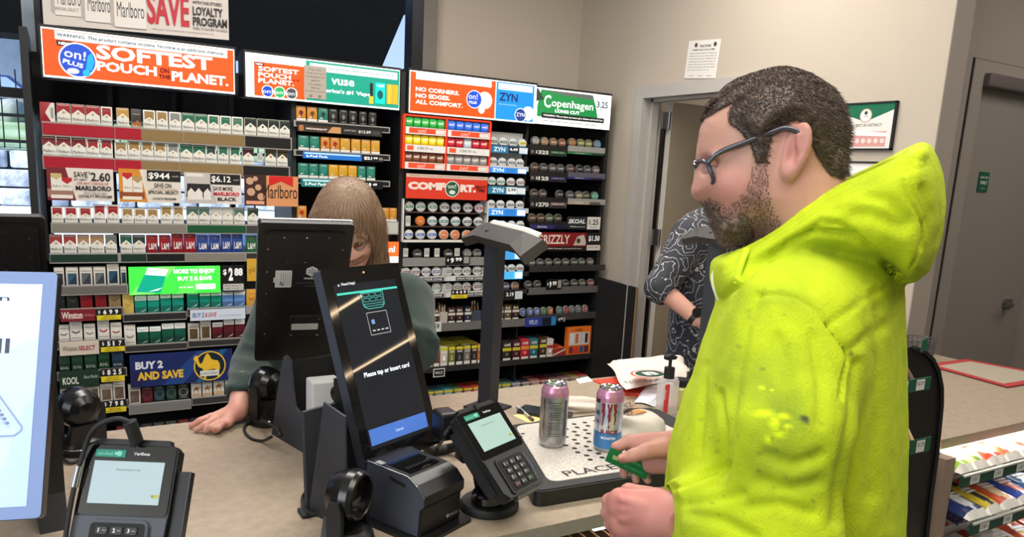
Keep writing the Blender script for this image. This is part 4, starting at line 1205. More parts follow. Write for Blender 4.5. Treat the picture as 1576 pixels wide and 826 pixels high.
# --- round tins
def tin_template(rim,face,band,txt,r=0.0275):
 key = ('tin',rim,face,band,txt,r)
 if key in _TPL:
  return _TPL[key]
 b = MB()
 R = r
 b.lathe([(R * .9,.022),(R,.019),(R,.002),(R * .96,0),(R * .86,-.0008),(0,-.0008)],(0,0,R),UY,col(rim,0.35),24,mats=[col(rim,.35)] * 3 + [col(rim,.35),col(face,.35)])
 F = Face(b,-R,R,0,2 * R,-.0012)
 if band:
  F.poly([(.12,.36),(.88,.36),(.92,.5),(.88,.64),(.12,.64),(.08,.5)],band)
 F.text(txt,.5,.42,(226,224,216) if (not band or sum(band) < 420) else (50,50,54),w=.6,h=.16,anchor='c',bold=.02,res=1)
 if band:
  F.poly([(.3,.14),(.7,.14),(.8,.24),(.2,.24)],tuple(int(q * .8) for q in face))
 o = b.build('round_tin')
 _TPL[key] = [o,0]
 return _TPL[key]
def tins(xs,y,z,spec,rowname,group,r=0.0275,Y=YF + 0.0):
 """xs: pixel x of the centres; spec: list of (rim, face, band, txt, word)"""
 for i,x in enumerate(xs):
  sp = spec[i % len(spec)]
  n = _rowcount.get(rowname,0)
  _rowcount[rowname] = n + 1
  yy = y if not callable(y) else y(x)
  p = rk(x,yy,Y)
  place(tin_template(*sp[:4],r),'round_tin',(p[0],Y,z),words_ok('%s round tin, %s from the window on the %s' % (sp[4],ORD[n],rowname)),'tin',group)
def zat(x,y,Y=YF):
 return float(rk(x,y,Y)[2])
def simple_shelf(par,x0p,x1p,yp,z,rail,rh,Y=YF,name='shelf',depth=.32):
 a,c = rk(x0p,yp,Y)[0],rk(x1p,yp,Y)[0]
 b = MB()
 b.box((a,Y - .002,z - .008),(c,Y + depth,z - .0004),M_SHELF if rail != 'white' else M_WHITE)
 cc = (206,204,200) if rail == 'white' else rail
 b.box((a,Y - .012,z - rh),(c,Y - .002,z + .008),col(cc,.4))
 return b.build(name,par)
# white tray of mint tins: three rows of seven
vt = thing('tin_tray','white wire tray of mint and fruit tins below the COMFORT sign','display tray',(1.75,YF,1.4))
vz = [zat(680,319) - .0275,zat(680,340.5) - .0275,zat(680,361) - .0275]
b = MB()
a,c = rk(618.5,340)[0],rk(748,340)[0]
wm = col((214,210,204),.4)
b.box((a - .004,YF - .02,vz[2] - .012),(a + .004,YF + .08,vz[0] + .07),wm); b.box((c - .004,YF - .02,vz[2] - .012),(c + .004,YF + .08,vz[0] + .07),wm)
b.box((a,YF - .02,vz[2] - .014),(c,YF - .012,vz[2] - .001),wm)
b.build('frame',vt)
for z in vz:
 b = MB(); b.box((a + .004,YF - .012,z - .006),(c - .004,YF + .08,z - .0004),col((70,52,44),.5)); b.build('shelf',vt)
g = lambda c1,w,t='VELO': ((206,206,200),(206,208,204),c1,t,w)
tins((630,648,666.6,685,702.5,721,738.5),319,vz[0],[g((40,104,70),'white green'),g((40,104,70),'white green'),g((30,110,84),'white green'),g((60,40,70),'white purple'),g((64,42,80),'white purple'),g((64,42,80),'white purple'),g((140,24,44),'white red')],'first mint row','tins in the white tray')
tins((647.4,666,684,702,720,737),340,vz[1],[((214,120,50),(214,120,50),(190,90,36),'VELO','orange')] + [g((54,120,126),'white teal')] * 3 + [g((44,56,66),'white grey')] * 2,'second mint row','tins in the white tray')
tins((629,647.4,665.5,683.6,701,719,736),360,vz[2],[g((40,84,180),'white blue')] * 3 + [((222,200,186),(214,124,70),(200,104,50),'VELO','orange white')] * 4,'third mint row','tins in the white tray')
card('shelf_tag',624.5,332,631.5,347.5,'small upright white tag in the gap of the second mint row',tagw,(206,204,198),Y=YF - .002,cat='tag')
# row of dark tins with tags
z = zat(680,398)
simple_shelf(rack2,619,749,398,z,(132,130,126),.04)
tins((643,690.6,719.7,734.8),390,z,[((70,72,70),(44,50,46),(90,96,90),'GRZ','dark green'),((70,72,70),(44,46,48),(110,112,108),'GRZ','black'),((90,92,90),(110,112,110),(150,150,146),'GRZ','grey'),((90,92,90),(60,64,62),(150,150,146),'GRZ','grey black')],'shelf under the white tray','dark tins under the white tray')
for i,x in enumerate((624.4,657,672.7,703.6)):
 card('shelf_tag',x - 3.6,382,x + 3.6,395,'small white tag, %s from the window between the dark tins' % ORD[i],tagw,(196,194,188),Y=YF - .012,cat='tag')
def p999(F): F.text('$',.06,.4,WH,w=.08,h=.3,bold=.03); F.text('9',.2,.2,WH,w=.14,h=.6,bold=.04); F.text('99',.4,.4,WH,w=.26,h=.42,bold=.04); F.rect(.74,.15,.96,.9,(150,146,140))
card('price_tag',686,394,723,407,'black price tag reading 9.99 below the dark tins',p999,(18,18,18),Y=YF - .016,cat='price tag')
# white trays: two rows, two blocks
for ri,(yy,yz,ysx) in enumerate(((417.3,425,0),(442.3,450,0))):
 z = zat(680,yz)
 for bi,(x0,x1,xs) in enumerate(((618,681,(624.8,640.2,656.4,672.2)),(683.5,743,(690.4,705,719,735)))):
  a,c = rk(x0,yz)[0],rk(x1,yz)[0]
  t = thing('tin_tray','white low tray of speckled tins, %s row, %s block below the 9.99 tag' % (('upper','lower')[ri],('window side','wall side')[bi]),'display tray',((a + c) / 2,YF,z))
  b = MB()
  b.box((a,YF - .02,z - .026),(c,YF + .06,z - .0005),col((206,204,200),.4)); b.box((a - .003,YF - .02,z - .026),(a + .002,YF + .06,z + .05),col((206,204,200),.4)); b.box((c - .002,YF - .02,z - .026),(c + .003,YF + .06,z + .05),col((206,204,200),.4))
  F = Face(b,a,c,z - .026,z - .0005,YF - .0205)
  F.rect(.26,.08,.99,.92,(50,52,58)); F.text('OWN YOUR ZONE',.29,.25,(216,214,210),w=.66,h=.5,bold=.03)
  b.build('tray',t)
  cs = (((206,206,202),(206,204,202),cc,'zone',w) for cc,w in ((((120,60,60),'white red'),((110,50,66),'white plum'),((64,62,110),'white violet'),((60,70,130),'white blue')) if ri == 0 else (((80,80,84),'white grey'),((70,74,140),'white blue'),((50,110,100),'white teal'),((40,120,90),'white green'))))
  if bi == 1:
   cs = (((206,206,202),(206,204,202),cc,'zone',w) for cc,w in ((((70,84,76),'white green'),((60,70,64),'white grey'),((50,84,66),'white green'),((50,54,54),'white black')) if ri == 0 else (((120,110,100),'white tan'),((80,74,60),'white olive'),((110,40,70),'white plum'),((80,40,60),'white maroon'))))
  tins(xs,yy,z,list(cs),'%s white low tray row' % ('upper','lower')[ri],'tins in the white low trays')
card('price_tag',695,446,719,458.5,'black and yellow price tag reading 449 on the white trays',dig('449'),(20,20,20),Y=YF - .028,cat='price tag')
# white pouch tins column
def zyn_strip(x0,y0,x1,y1,label,c,e,txt='ZYN',price=None):
 def f(F):
  F.rect(0,0,.46,1,c); F.text(txt,.1,.2,(210,226,236),w=.3,h=.6,bold=.03)
  if price:
   F.rect(.48,.05,.76,.95,(24,26,28) if price != '2.99' else (216,220,220)); F.text(price,.51,.4,WH if price != '2.99' else INK,w=.22,h=.4,bold=.03)
  else:
   F.rect(.46,0,.72,1,tuple(int(q * .9) for q in c))
  F.rect(.77,.1,.99,.9,(206,212,214))
 card('price_strip',x0,y0,x1,y1,label,f,c,Y=YF - .016,e=e,cat='price strip')
zy = lambda c1,w: ((204,208,206),(214,218,216),c1,'ZYN',w)
b = MB()
a,c = rk(752,200)[0],rk(813,200)[0]
b.box((a,YF + .06,zat(780,262)),(c,YF + .07,zat(780,203)),col((176,176,170),.5)); b.build('back_panel',rack2)
for k,(xs,yy,yz,spec,(sx0,sy0,sx1,sy1,sc,e,pr)) in enumerate((
 ((759.8,775,790,804.8),219,226,[zy((40,70,64),'white green'),zy((50,80,70),'white green'),zy((40,70,60),'white green'),zy((222,206,60),'yellow white')],(754,223,812,238,(40,110,150),.15,'4.49')),
 ((759.5,773.8,788.3,801),250,257,[zy((36,60,76),'white navy')] * 3 + [zy((20,24,28),'white black')],(751.5,256.5,810,268,(40,120,200),.45,None)),
 ((757.3,771.7,787,802),280,287,[zy((40,130,80),'white green')] * 2 + [zy((120,70,66),'white brown')] * 2,(751.5,286,808.6,300,(46,110,140),.2,'2.99')),
 ((756.5,771,786.5,801),315,322,[zy((40,46,56),'white black')] * 2 + [zy((80,60,50),'white brown')] * 2,(750,320.5,808.6,333,(40,120,200),.45,None)),
 ((760,774,788,801.5),346,353,[zy((150,152,150),'white grey')] * 4,(752,352.5,808,364,(40,120,190),.4,None)),
 ((760,774,788,801.5),378,386,[zy((60,80,76),'white teal')] * 4,(752,386.5,804,399,(60,150,210),.6,None)),
 ((762,775,788,801),413.5,420,[zy((60,74,40),'white olive')] * 3 + [zy((110,50,40),'white brown')],(752,418.5,804,429,(70,170,220),.6,None)),
 ((762,779,793),439,447,[((120,120,130),(70,74,90),(120,124,150),'ZYN','dark blue'),((120,120,130),(70,74,90),(120,124,150),'ZYN','dark blue'),((150,140,130),(120,80,60),(190,150,120),'ZYN','brown')],(752,448,804,461,(24,24,26),0,'3.19')))):
 z = zat(780,yz)
 simple_shelf(rack2,751,812,yz,z,(40,40,42) if k not in (1,3) else 'white',.02)
 tins(xs,yy,z,spec,'white tin column, %s shelf' % ORD[k],'tins in the white tin column',.0262)
 zyn_strip(sx0,sy0,sx1,sy1,'%s price strip, %s from the header in the white tin column' % ('dark' if e < .1 else 'blue',ORD[k]),sc,e,price=pr)
# dark moist tobacco tins: two columns of four
gy = lambda c,w,c2=None: ((96,94,90),c,c2 or tuple(min(255,int(q * 1.25) + 10) for q in c),'CUT',w)
dark_rows = (
 (218,(824.6,838.6,852.3,865.8),222.5,(881,894.5,906.5,920),226,[gy((132,130,126),'grey'),gy((140,116,84),'tan'),gy((120,92,62),'brown'),gy((120,78,54),'brown')],[gy((140,104,70),'tan'),gy((116,114,60),'olive'),gy((110,116,66),'olive'),gy((96,120,150),'blue grey')]),
 (258,(823.4,837.3,851,863.3),262,(878.5,892.5,904.7,918),264,[gy((72,50,36),'brown'),gy((60,62,66),'slate'),gy((76,74,70),'grey'),gy((66,68,70),'slate')],[gy((80,62,50),'brown'),gy((36,36,36),'black'),gy((56,60,66),'slate'),gy((106,90,92),'mauve')]),
 (298,(822.6,836,862),302,(878,891.7,902.6,916),303,[gy((56,44,38),'brown'),gy((66,54,50),'brown'),gy((46,48,48),'black')],[gy((70,76,80),'slate'),gy((110,104,84),'khaki'),gy((66,66,48),'olive'),gy((92,150,128),'mint')]),
 (335,(819.3,832.8,846,859.4),339,(),0,[gy((84,60,42),'brown'),gy((70,52,40),'brown'),gy((72,88,60),'green'),gy((62,54,48),'brown')],[]))
for k,(yy,xs1,yz1,xs2,yz2,s1,s2) in enumerate(dark_rows):
 z = zat(845,yy + 7.6)
 simple_shelf(rack2,814,872,yy + 7,z,(30,29,29),.03)
 tins(xs1,yy,z,s1,'dark tin shelf, %s from the top' % ORD[k],'dark tins beside the doorway')
 if xs2:
  z2 = zat(900,yy + 9.8)
  simple_shelf(rack2,873,930,yy + 8,z2,(150,150,144) if k != 1 else (90,88,100),.026)
  tins(xs2,yy,z2,s2,'dark tin shelf, %s from the top' % ORD[k],'dark tins beside the doorway')
def dprice(t,c):
 def f(F):
  F.rect(.02,.3,.1,.8,(110,108,104)); F.text('$',.15,.25,(216,214,208),w=.05,h=.55,bold=.03); F.text(t,.22,.2,(222,220,214),w=.28,h=.64,bold=.04)
  F.rect(.54,.1,.98,.9,c); F.rect(.56,.15,.96,.4,(20,20,20)); F.text('LONG CUT',.58,.5,tuple(min(255,q + 110) for q in c),w=.34,h=.28,bold=.02)
 return f
card('price_strip',816,228.5,872,241.5,'black price strip reading 3.25 with a green end',dprice('325',(44,84,52)),(16,16,16),Y=YF - .014,cat='price strip')
card('price_strip',816,269,872,281,'black price strip reading 1.25 with a navy end',dprice('125',(40,36,72)),(16,16,16),Y=YF - .014,cat='price strip')
card('price_strip',816,309,872,321,'black price strip reading 2.70 with a grey pink end',dprice('270',(110,88,86)),(16,16,16),Y=YF - .014,cat='price strip')
def lab(c,t):
 def f(F): F.rect(0,0,.64,1,c); F.text(t,.2,.3,(214,216,210),w=.28,h=.42,bold=.02); F.rect(.66,.1,.99,.9,tuple(int(q * .5) for q in c))
 return f
card('brand_strip',874,233,929,240,'green brand strip under the upper wall side dark tins',lab((50,120,70),'LONG CUT'),(60,120,80),Y=YF - .014,cat='shelf card')
card('brand_strip',874,271.5,927,277.5,'navy brand strip under the mauve and slate tins',lab((50,46,110),'SKOAL'),(50,46,96),Y=YF - .014,cat='shelf card')
card('brand_strip',874,309.5,924,315.5,'tan brand strip under the mint coloured tin',lab((170,150,130),'HUSKY'),(160,140,120),Y=YF - .014,cat='shelf card')
card('brand_strip',816,345.5,870,352.5,'navy brand strip under the lowest four brown tins',lab((44,40,100),'SKOAL'),(44,40,90),Y=YF - .014,cat='shelf card')
def skoal(F): F.rect(.0,0,.6,1,(40,42,50)); F.text('SKOAL',.03,.45,(226,226,226),w=.5,h=.36,bold=.04,slant=.25); F.rect(.05,.08,.58,.34,(20,20,20)); F.text('WARNING: mouth cancer',.08,.16,WH,w=.46,h=.1); F.rect(.6,0,1,1,(214,210,202)); F.text('1.25',.66,.36,INK,w=.28,h=.44,bold=.02); F.text('Pre-tax',.7,.12,INK,w=.2,h=.12)
card('price_card',873.4,333,923,353,'white and charcoal card reading 1.25 below the mint tin',skoal,(40,42,50))
def griz(F): F.rect(0,.24,.76,1,(126,22,28)); F.text('GRIZZLY',.0,.38,(226,206,190),w=.5,h=.5,bold=.02); F.poly([(.56,.3),(.62,.8),(.72,.9),(.76,.5),(.76,.3)],(190,178,166)); F.disc(.64,.55,.14,(70,54,46),10); F.rect(0,.02,.76,.22,(24,20,20)); F.text('WARNING: This product can cause mouth cancer',.1,.08,WH,w=.6,h=.09); F.rect(.78,.36,1,1,(20,20,20)); F.text('$1.50',.8,.5,WH,w=.18,h=.34,bold=.03); F.rect(.78,.02,1,.32,(206,200,190)); F.text('pre tax',.81,.1,INK,w=.16,h=.14)
card('price_card',827.7,357.5,923,385.5,'wide dark red card reading GRIZZLY with a bear',griz,(60,20,22))
z = zat(860,410); simple_shelf(rack2,814,930,410,z,(48,47,47),.03)
tins((819,832,845,858.5,871.4,884.4,896,909),403,z,[gy((70,70,68),'charcoal',(110,112,108)),gy((62,64,62),'charcoal',(104,106,102))] * 3 + [gy((70,72,70),'charcoal',(110,112,108)),gy((96,84,76),'brown grey',(130,120,110))],'shelf under the dark red card','charcoal tins under the dark red card',.026)
z = zat(860,443); simple_shelf(rack2,810,930,443,z,(92,90,88),.035)
tins((813.6,827.6,871,884.4,896.7,909.6),437,z,[gy((60,56,52),'charcoal'),gy((56,50,44),'brown black'),gy((50,50,48),'charcoal'),gy((62,66,62),'charcoal'),gy((84,80,60),'khaki'),gy((120,78,76),'dusty red')],'second shelf under the dark red card','charcoal tins under the dark red card',.026)
card('price_tag',841,430,864,445,'black price tag reading 5.13 between charcoal tins',p999,(18,18,18),Y=YF - .014,cat='price tag')
# --- cigars, flat tins, cigarillos
z = zat(710,497); simple_shelf(rack2,640,808,497,z,(104,102,98),.04)
BRW = (52,30,26)
cg = [(644,652.5,'carton',BRW,(206,200,190),'brown cigar box'),(654,664.5,'carton',BRW,(206,200,190),'brown cigar box'),(665.5,677.5,'carton',BRW,(206,200,190),'brown cigar box'),(690.4,702,'carton',BRW,(206,200,190),'brown cigar box'),(703,714,'carton',BRW,(206,200,190),'brown cigar box'),(715.7,726.5,'carton',(40,36,52),(206,200,190),'navy cigar box'),(769.6,776,'carton',(84,66,44),(206,200,190),'tan cigar box'),(777,788,'carton',(92,74,52),(206,200,190),'tan cigar box'),(789,800,'carton',BRW,(206,200,190),'brown cigar box')]
CG = dict(cat='cigar box',name='cigar_box',depth=.06)
ROWZ['cg'] = z
row_packs('cg',(0,497),[q + (.094,'BLK') for q in cg],'long cigar shelf',**CG)
for k,(x0,x1) in enumerate(((678.5,689.5),(728,741))):
 b = MB(); random.seed(k + 9)
 xa,xb = rk(x0,490)[0],rk(x1,490)[0]
 for i in range(9):
  x = xa + (xb - xa) * (i + .5) / 9
  b.cyl((x,YF + .02 + .012 * (i % 3),z),(x + random.uniform(-.004,.004),YF + .03 + .012 * (i % 3),z + random.uniform(.095,.125)),.0045,col(((196,178,150),(120,84,54),(70,74,86))[(i + k) % 3],.5),8)
 b.box((xa,YF + .008,z),(xb,YF + .012,z + .07),col((176,170,160) if k == 0 else (60,70,84),.4))
 tag(b.build('cigar_bundle'),('bundle of thin pale cigars beside the brown cigar boxes','bundle of thin cigars in a blue sleeve behind the pole')[k],'cigars')
def t59(F): F.text('.59',.1,.3,INK,w=.7,h=.5,bold=.02)
card('price_tag',664,495.5,679,510,'white tag reading .59 beside the green sweater elbow',t59,(206,204,198),Y=YF - .014,cat='price tag')
def flat_tin(c):
 key = ('flat',c)
 if key not in _TPL:
  b = MB()
  b.prism(rrect(.034,.052,.016,5,0,.026),((0,0,0),UX,UZ,UY),.02,col((140,140,138),.35))
  b.prism(rrect(.027,.044,.013,5,0,.026),((0,-.0006,0),UX,UZ,UY),.001,col(c,.4))
  F = Face(b,-.017,.017,0,.052,-.0009)
  F.disc(.5,.58,.16,tuple(min(255,q + 70) for q in c),10); F.rect(.4,.2,.6,.45,tuple(min(255,q + 60) for q in c))
  _TPL[key] = [b.build('flat_tin'),0]
 return _TPL[key]
z = zat(840,485); simple_shelf(rack2,809,930,485,z,(62,60,60),.035)
for i,(x,c,w) in enumerate(((806,(56,84,150),'blue'),(817,(84,110,170),'light blue'),(827.5,(84,110,170),'light blue'),(838,(70,96,50),'green'),(848,(170,96,44),'orange'),(862,(70,100,100),'teal'),(872.3,(150,36,44),'red'),(881.6,(84,90,90),'grey'),(891.4,(90,94,92),'grey'),(901.6,(150,70,74),'pink grey'))):
 p = rk(x,480)
 place(flat_tin(c),'flat_tin',(p[0],YF + .004,z),'%s upright rounded tin, %s from the pole above the blue strip shelf' % (w,ORD[i]),'tin','upright rounded tins')
def bst(F): F.rect(0,0,.5,1,(44,60,140)); F.text('VELO',.12,.25,(200,210,230),w=.28,h=.5,bold=.02); F.rect(.55,.08,.84,.92,(20,26,34)); F.rect(.85,.0,1,1,(40,130,190))
card('brand_strip',808.5,489.5,855,500,'blue brand strip under the light blue upright tins',bst,(44,60,140),Y=YF - .014,cat='shelf card')
card('price_tag',858,487,870,495.5,'black price tag right after the blue brand strip',p999,(18,18,18),Y=YF - .014,cat='price tag')
# pouches of cigarillos on the next shelf
z = zat(700,563); simple_shelf(rack2,640,930,563,z,(40,39,39),.026)
ROWZ['ci'] = z
po = lambda a,c,cc,d,c2=(206,196,50): (a,c,'pouch',cc,c2,d,.118,'SWISHER')
CI = dict(cat='cigarillo pouch',name='cigarillo_pouch',depth=.03)
row_packs('ci',(0,563),[po(648,658,(96,50,40),'brown pouch'),po(659,667.5,(40,44,36),'black pouch'),po(668,677.5,(130,50,40),'red brown pouch'),po(678.5,690,(196,190,176),'white pouch'),po(691,701.5,(112,112,52),'olive pouch'),po(702.3,713.6,(40,38,40),'black pouch'),po(714.5,725,(110,106,100),'grey pouch'),po(726,735,(46,40,38),'dark brown pouch'),po(735.5,742,(170,100,50),'orange pouch')],'cigarillo shelf',**CI)
random.seed(21)
for k,(a,c) in enumerate(((648,667),(668,690),(691,713),(714,742))):
 b = MB()
 xa,xb = rk(a,540)[0],rk(c,540)[0]
 for i in range(6):
  y = YF + .06 + .035 * i
  b.bbox((xa + .002,y,z),(xb - .002,y + .022,z + .112 + random.uniform(-.004,.006)),col((128,122,40),.5),.004,1)
  b.box((xa + .004,y - .001,z + .095),(xb - .004,y + .023,z + .121),col((176,166,52),.5))
 tag(b.build('pouch_stack'),'column of yellow topped pouches, %s from the window behind the cigarillo fronts' % ORD[k],'cigarillo pouches','yellow topped pouch columns','stuff')
z2 = zat(820,553)
ROWZ['cj'] = z
cj = lambda a,c,cc,c2,d,h=.125,t='GAME': (a,c,'carton',cc,c2,d,h,t)
row_packs('cj',(0,556),[cj(764,771,(60,50,44),(200,186,50),'dark carton'),cj(773.7,788,(44,36,30),(206,190,50),'black carton'),cj(789,801.5,(60,26,34),(206,190,50),'maroon carton'),cj(802,815,(176,40,50),(226,140,60),'red carton',.13),cj(815.5,828.5,(40,100,110),(206,190,50),'teal carton',.13),cj(830.5,841.6,(66,44,34),(206,190,50),'brown carton',.135),cj(842,852,(196,188,176),(170,40,40),'white carton with red',.12)],'carton shelf',end='pole',cat='carton',name='cigar_carton',depth=.1)
b = MB()
p = rk(862,552)
b.prism([(-.05,0),(.05,0),(.058,.045),(0,.075),(-.058,.045)],((p[0],YF + .01,z),UX,UZ,UY),.06,col((150,44,36),.5))
b.prism([(-.05,.006),(.045,.04),(.045,.05),(-.05,.016)],((p[0],YF + .0095,z),UX,UZ,-UY),.001,col((206,196,186),.5))
b.prism([(-.048,.048),(0,.07),(.048,.048),(0,.06)],((p[0],YF + .0095,z),UX,UZ,-UY),.001,col((214,130,60),.5))
tag(b.build('gift_box'),'small red house shaped box between the white carton and orange card','box')
def orc(F): F.text('VIBE',.3,.86,(40,30,20),w=.3,h=.08); F.rect(.08,.4,.92,.82,(206,200,194));
def orc2(F):
 orc(F)
 for i,cc in enumerate(((220,214,206),(196,100,60),(190,190,186),(60,44,44))): F.rect(.14 + .2 * i,.46,.26 + .2 * i,.78,cc)
 for i,cc in enumerate(((130,40,50),(206,60,40),(70,84,104),(90,40,60))): F.rect(.1 + .21 * i,.14,.28 + .21 * i,.36,cc)
card('lighter_card',874,504,907.5,547,'orange display card of lighters at the wall end',orc2,(226,112,34),Y=YF + .005,cat='display card',t=.03)
# lowest visible shelf
z = zat(760,606) - .03; simple_shelf(rack2,640,930,620,z,(36,36,36),.026)
ROWZ['cl'] = z
pal = [(70,84,50),(84,96,60),(56,90,100),(60,120,130),(70,100,60),(150,44,40),(170,60,44),(120,96,40),(90,90,60),(80,110,84),(60,90,120),(50,50,66),(150,96,84),(110,36,44),(96,70,70),(120,84,96),(140,116,60),(170,60,60),(190,186,176)]
nm = 'green,olive,teal,cyan,green,red,orange red,mustard,khaki,sage,blue,navy,salmon,maroon,plum,mauve,ochre,coral,white'.split(',')
row_packs('cl',(0,612),[(640 + 14.8 * i,654 + 14.8 * i,'pouch',pal[i],(200,186,60) if i < 10 else (190,170,160),'%s pouch' % nm[i],.085,'CIGAR') for i in range(19)],'lowest pouch shelf',cat='cigarillo pouch',name='cigarillo_pouch',depth=.12)
def wtag(F): F.rect(.08,.12,.92,.88,(24,22,22)); F.text('PRICE',.2,.35,WH,w=.6,h=.3)
card('price_tag',667,567.5,684.5,579,'black tag in a white holder below the cigarillo shelf',wtag,(206,204,198),Y=YF - .014,cat='price tag')
# open black cabinet door at the wall end of the rack
b = MB()
a_,c_ = ony(919,477,YF - .02),ony(941,486,YF - 0.3)
XD = XB1 + .02
y1 = YF - .02
d_ = np.array([0.32,-0.95,0]); d_ /= np.linalg.norm(d_)
o_ = np.array([XB1 + .004,YF,0.12]); hgt = 0.985 - .12
b.prism([(0,0),(.30,0),(.30,hgt - .03),(0,hgt)],(o_,d_,UZ,np.cross(d_,UZ)),.018,M_SHELF)
b.prism([(.298,0),(.304,0),(.304,hgt - .03),(.298,hgt - .03)],(o_,d_,UZ,np.cross(d_,UZ)),.019,col((150,120,84),.5))
o = b.build('cabinet_door',rack2)
# ================================================================== COUNTER
ZC = 0.95
M_TOP = mat('counter_laminate',(172,156,136),0.38,noise=(38,0.28),rgb2=(146,131,113),bump=(300,0.03))
M_EDGE = mat('counter_edge',(142,133,122),0.5,noise=(60,0.3),rgb2=(126,118,108))
ct_ = thing('service_counter','long beige laminate counter with devices and cans between the people','counter',(0.8,1.6,0))
b = MB()
poly = [(-1.9,1.155),(3.2,1.155),(3.2,1.895),(3.04,1.895),(3.04,2.03),(-1.9,2.03)]
b.prism(poly,((0,0,ZC - 0.03),UX,UY,UZ),0.0285,M_EDGE)
b.prism([(x,y) for x,y in poly],((0,0,ZC - 0.0015),UX,UY,UZ),0.0015,M_TOP)
b.build('countertop',ct_)
b = MB()
b.box((-1.8,1.62,0.0),(3.0,1.98,ZC - 0.031),mat('counter_body',(96,84,72),0.6))
b.box((2.98,1.62,0.0),(3.16,1.88,ZC - 0.031),mat('counter_body',(96,84,72),0.6))
b.build('cabinet_body',ct_)
M_SIDE = mat('counter_side_laminate',(150,130,112),0.55,noise=(30,0.3),rgb2=(136,116,100))
b = MB(); b.box((2.03,1.10,0.0),(2.075,1.62,ZC - 0.031),M_SIDE); b.build('side_panel',ct_)
b = MB(); b.box((0.70,1.19,0.0),(0.74,1.62,ZC - 0.031),M_SIDE); b.build('side_panel',ct_)
b = MB()
b.box((2.12,1.165,ZC - 0.041),(3.1,1.180,ZC - 0.0305),mat('led_strip',(255,252,244),0.3,emit=7.0))
b.build('light_strip',ct_)
b = MB()
b.box((0.905,1.165,ZC - 0.041),(2.0,1.180,ZC - 0.0305),mat('led_strip',(255,252,244),0.3,emit=7.0))
b.build('light_strip',ct_)
area('shelf_light',(2.6,1.17,0.9),(0.95,0.02),4.0,(math.radians(-18),0,0),(1,0.97,0.92))
area('shelf_light',(1.4,1.17,0.9),(1.0,0.02),2.0,(math.radians(-18),0,0),(1,0.97,0.92))
def frame_mat(c,phi,tilt):
 """local x to the right along the face, y up the face, z out of it towards whoever reads it"""
 p,t = math.radians(phi),math.radians(tilt)
 X = np.array([math.cos(p),math.sin(p),0])
 nh = np.array([math.sin(p),-math.cos(p),0])
 U = math.cos(t) * UZ - math.sin(t) * nh
 N = np.cross(X,U)
 m = Matrix.Identity(4)
 for i in range(3):
  m[i][0],m[i][1],m[i][2],m[i][3] = X[i],U[i],N[i],c[i]
 return m
M_CASE = mat('device_case',(20,20,22),0.36)
M_CASE2 = mat('device_grey',(66,70,80),0.5)
M_STAND = mat('stand_metal',(50,53,61),0.55,noise=(500,0.3),rgb2=(44,47,54))
M_GLOSS = mat('black_glass',(10,10,11),0.06,spec=0.9)
M_RUB = mat('rubber',(18,18,18),0.6)
M_CHROME = mat('chrome',(200,200,204),0.15,metal=1.0)
LX,LY,LZ = np.array([1.0,0,0]),np.array([0,1.0,0]),np.array([0,0,1.0])
# ---------------------------------------------------------------- customer kiosk screen
KC,KPHI,KTILT,KW,KH = (0.543,1.431,1.233),24.8,20.0,0.214,0.396
kio = thing('checkout_kiosk','tall tilted black touch screen showing Please tap or insert card','checkout screen',(0.43,1.36,ZC))
T = frame_mat(KC,KPHI,KTILT)
b = MB(); b.T = T
b.prism(rrect(KW,KH,0.006),((0,0,-0.024),LX,LY,LZ),0.023,mat('kiosk_side',(50,56,68),0.45))
b.build('housing',kio)
b = MB(); b.T = T
glass = mat('kiosk_glass',(20,20,22),0.05,spec=1.0)
b.prism(rrect(KW,KH,0.005),((0,0,-0.001),LX,LY,LZ),0.001,glass)
F = Face(b,0,KW,0,KH,0,e=0.3,X=LX,Y=LY,N=LZ,o=(-KW / 2,-KH / 2,0.0002))
F.e,F.r = 0.12,.02
F.poly([(.1,.085),(.9,.085),(.9,.915),(.1,.915)],(38,40,46))
F.e = 0.7
F.poly([(.12,.105),(.885,.105),(.885,.185),(.12,.185)],(64,98,166))
F.text('Cancel',.5,.135,(190,206,240),w=.1,anchor='c')
F.text('Please tap or insert card',.52,.432,(226,232,244),w=.6,anchor='c',bold=.02)
F.text('Need Help?',.2,.905,(190,190,196),w=.17,bold=.02); F.disc(.165,.912,.006,(170,170,176),10)
F.rect(.12,.862,.9,.873,(64,170,156))
te = (70,150,146)
def ol(pts,c,w=.004):
 for i in range(len(pts)):
  (x0,y0),(x1,y1) = pts[i],pts[(i + 1) % len(pts)]
  dx,dy = (x1 - x0) * KW,(y1 - y0) * KH
  L = math.hypot(dx,dy) + 1e-9
  nx,ny = -dy / L * w / 2 * KH / KW,dx / L * w / 2
  F.k -= .0002
  F.poly([(x0 - nx,y0 - ny),(x1 - nx,y1 - ny),(x1 + nx,y1 + ny),(x0 + nx,y0 + ny)],c)
ol([(.4,.86),(.69,.86),(.68,.79),(.64,.775),(.46,.775),(.41,.79)],te)
ol([(.41,.8),(.68,.8),(.66,.788),(.43,.788)],te,.003)
for i in range(3):
 for j in range(2):
  u,v = .425 + .085 * i,.812 + .026 * j
  ol([(u,v),(u + .07,v),(u + .07,v + .018),(u,v + .018)],te,.0025)
ol([(.42,.64),(.68,.64),(.68,.755),(.42,.755)],(150,154,158),.003)
F.rect(.46,.695,.5,.718,(96,130,170))
for i in range(4): F.rect(.45 + .055 * i,.658,.485 + .055 * i,.664,(170,174,180))
F.disc(.5,.965,.006,(196,150,90),12); F.disc(.5,.965,.003,(250,240,220),10)
b.build('screen',kio)
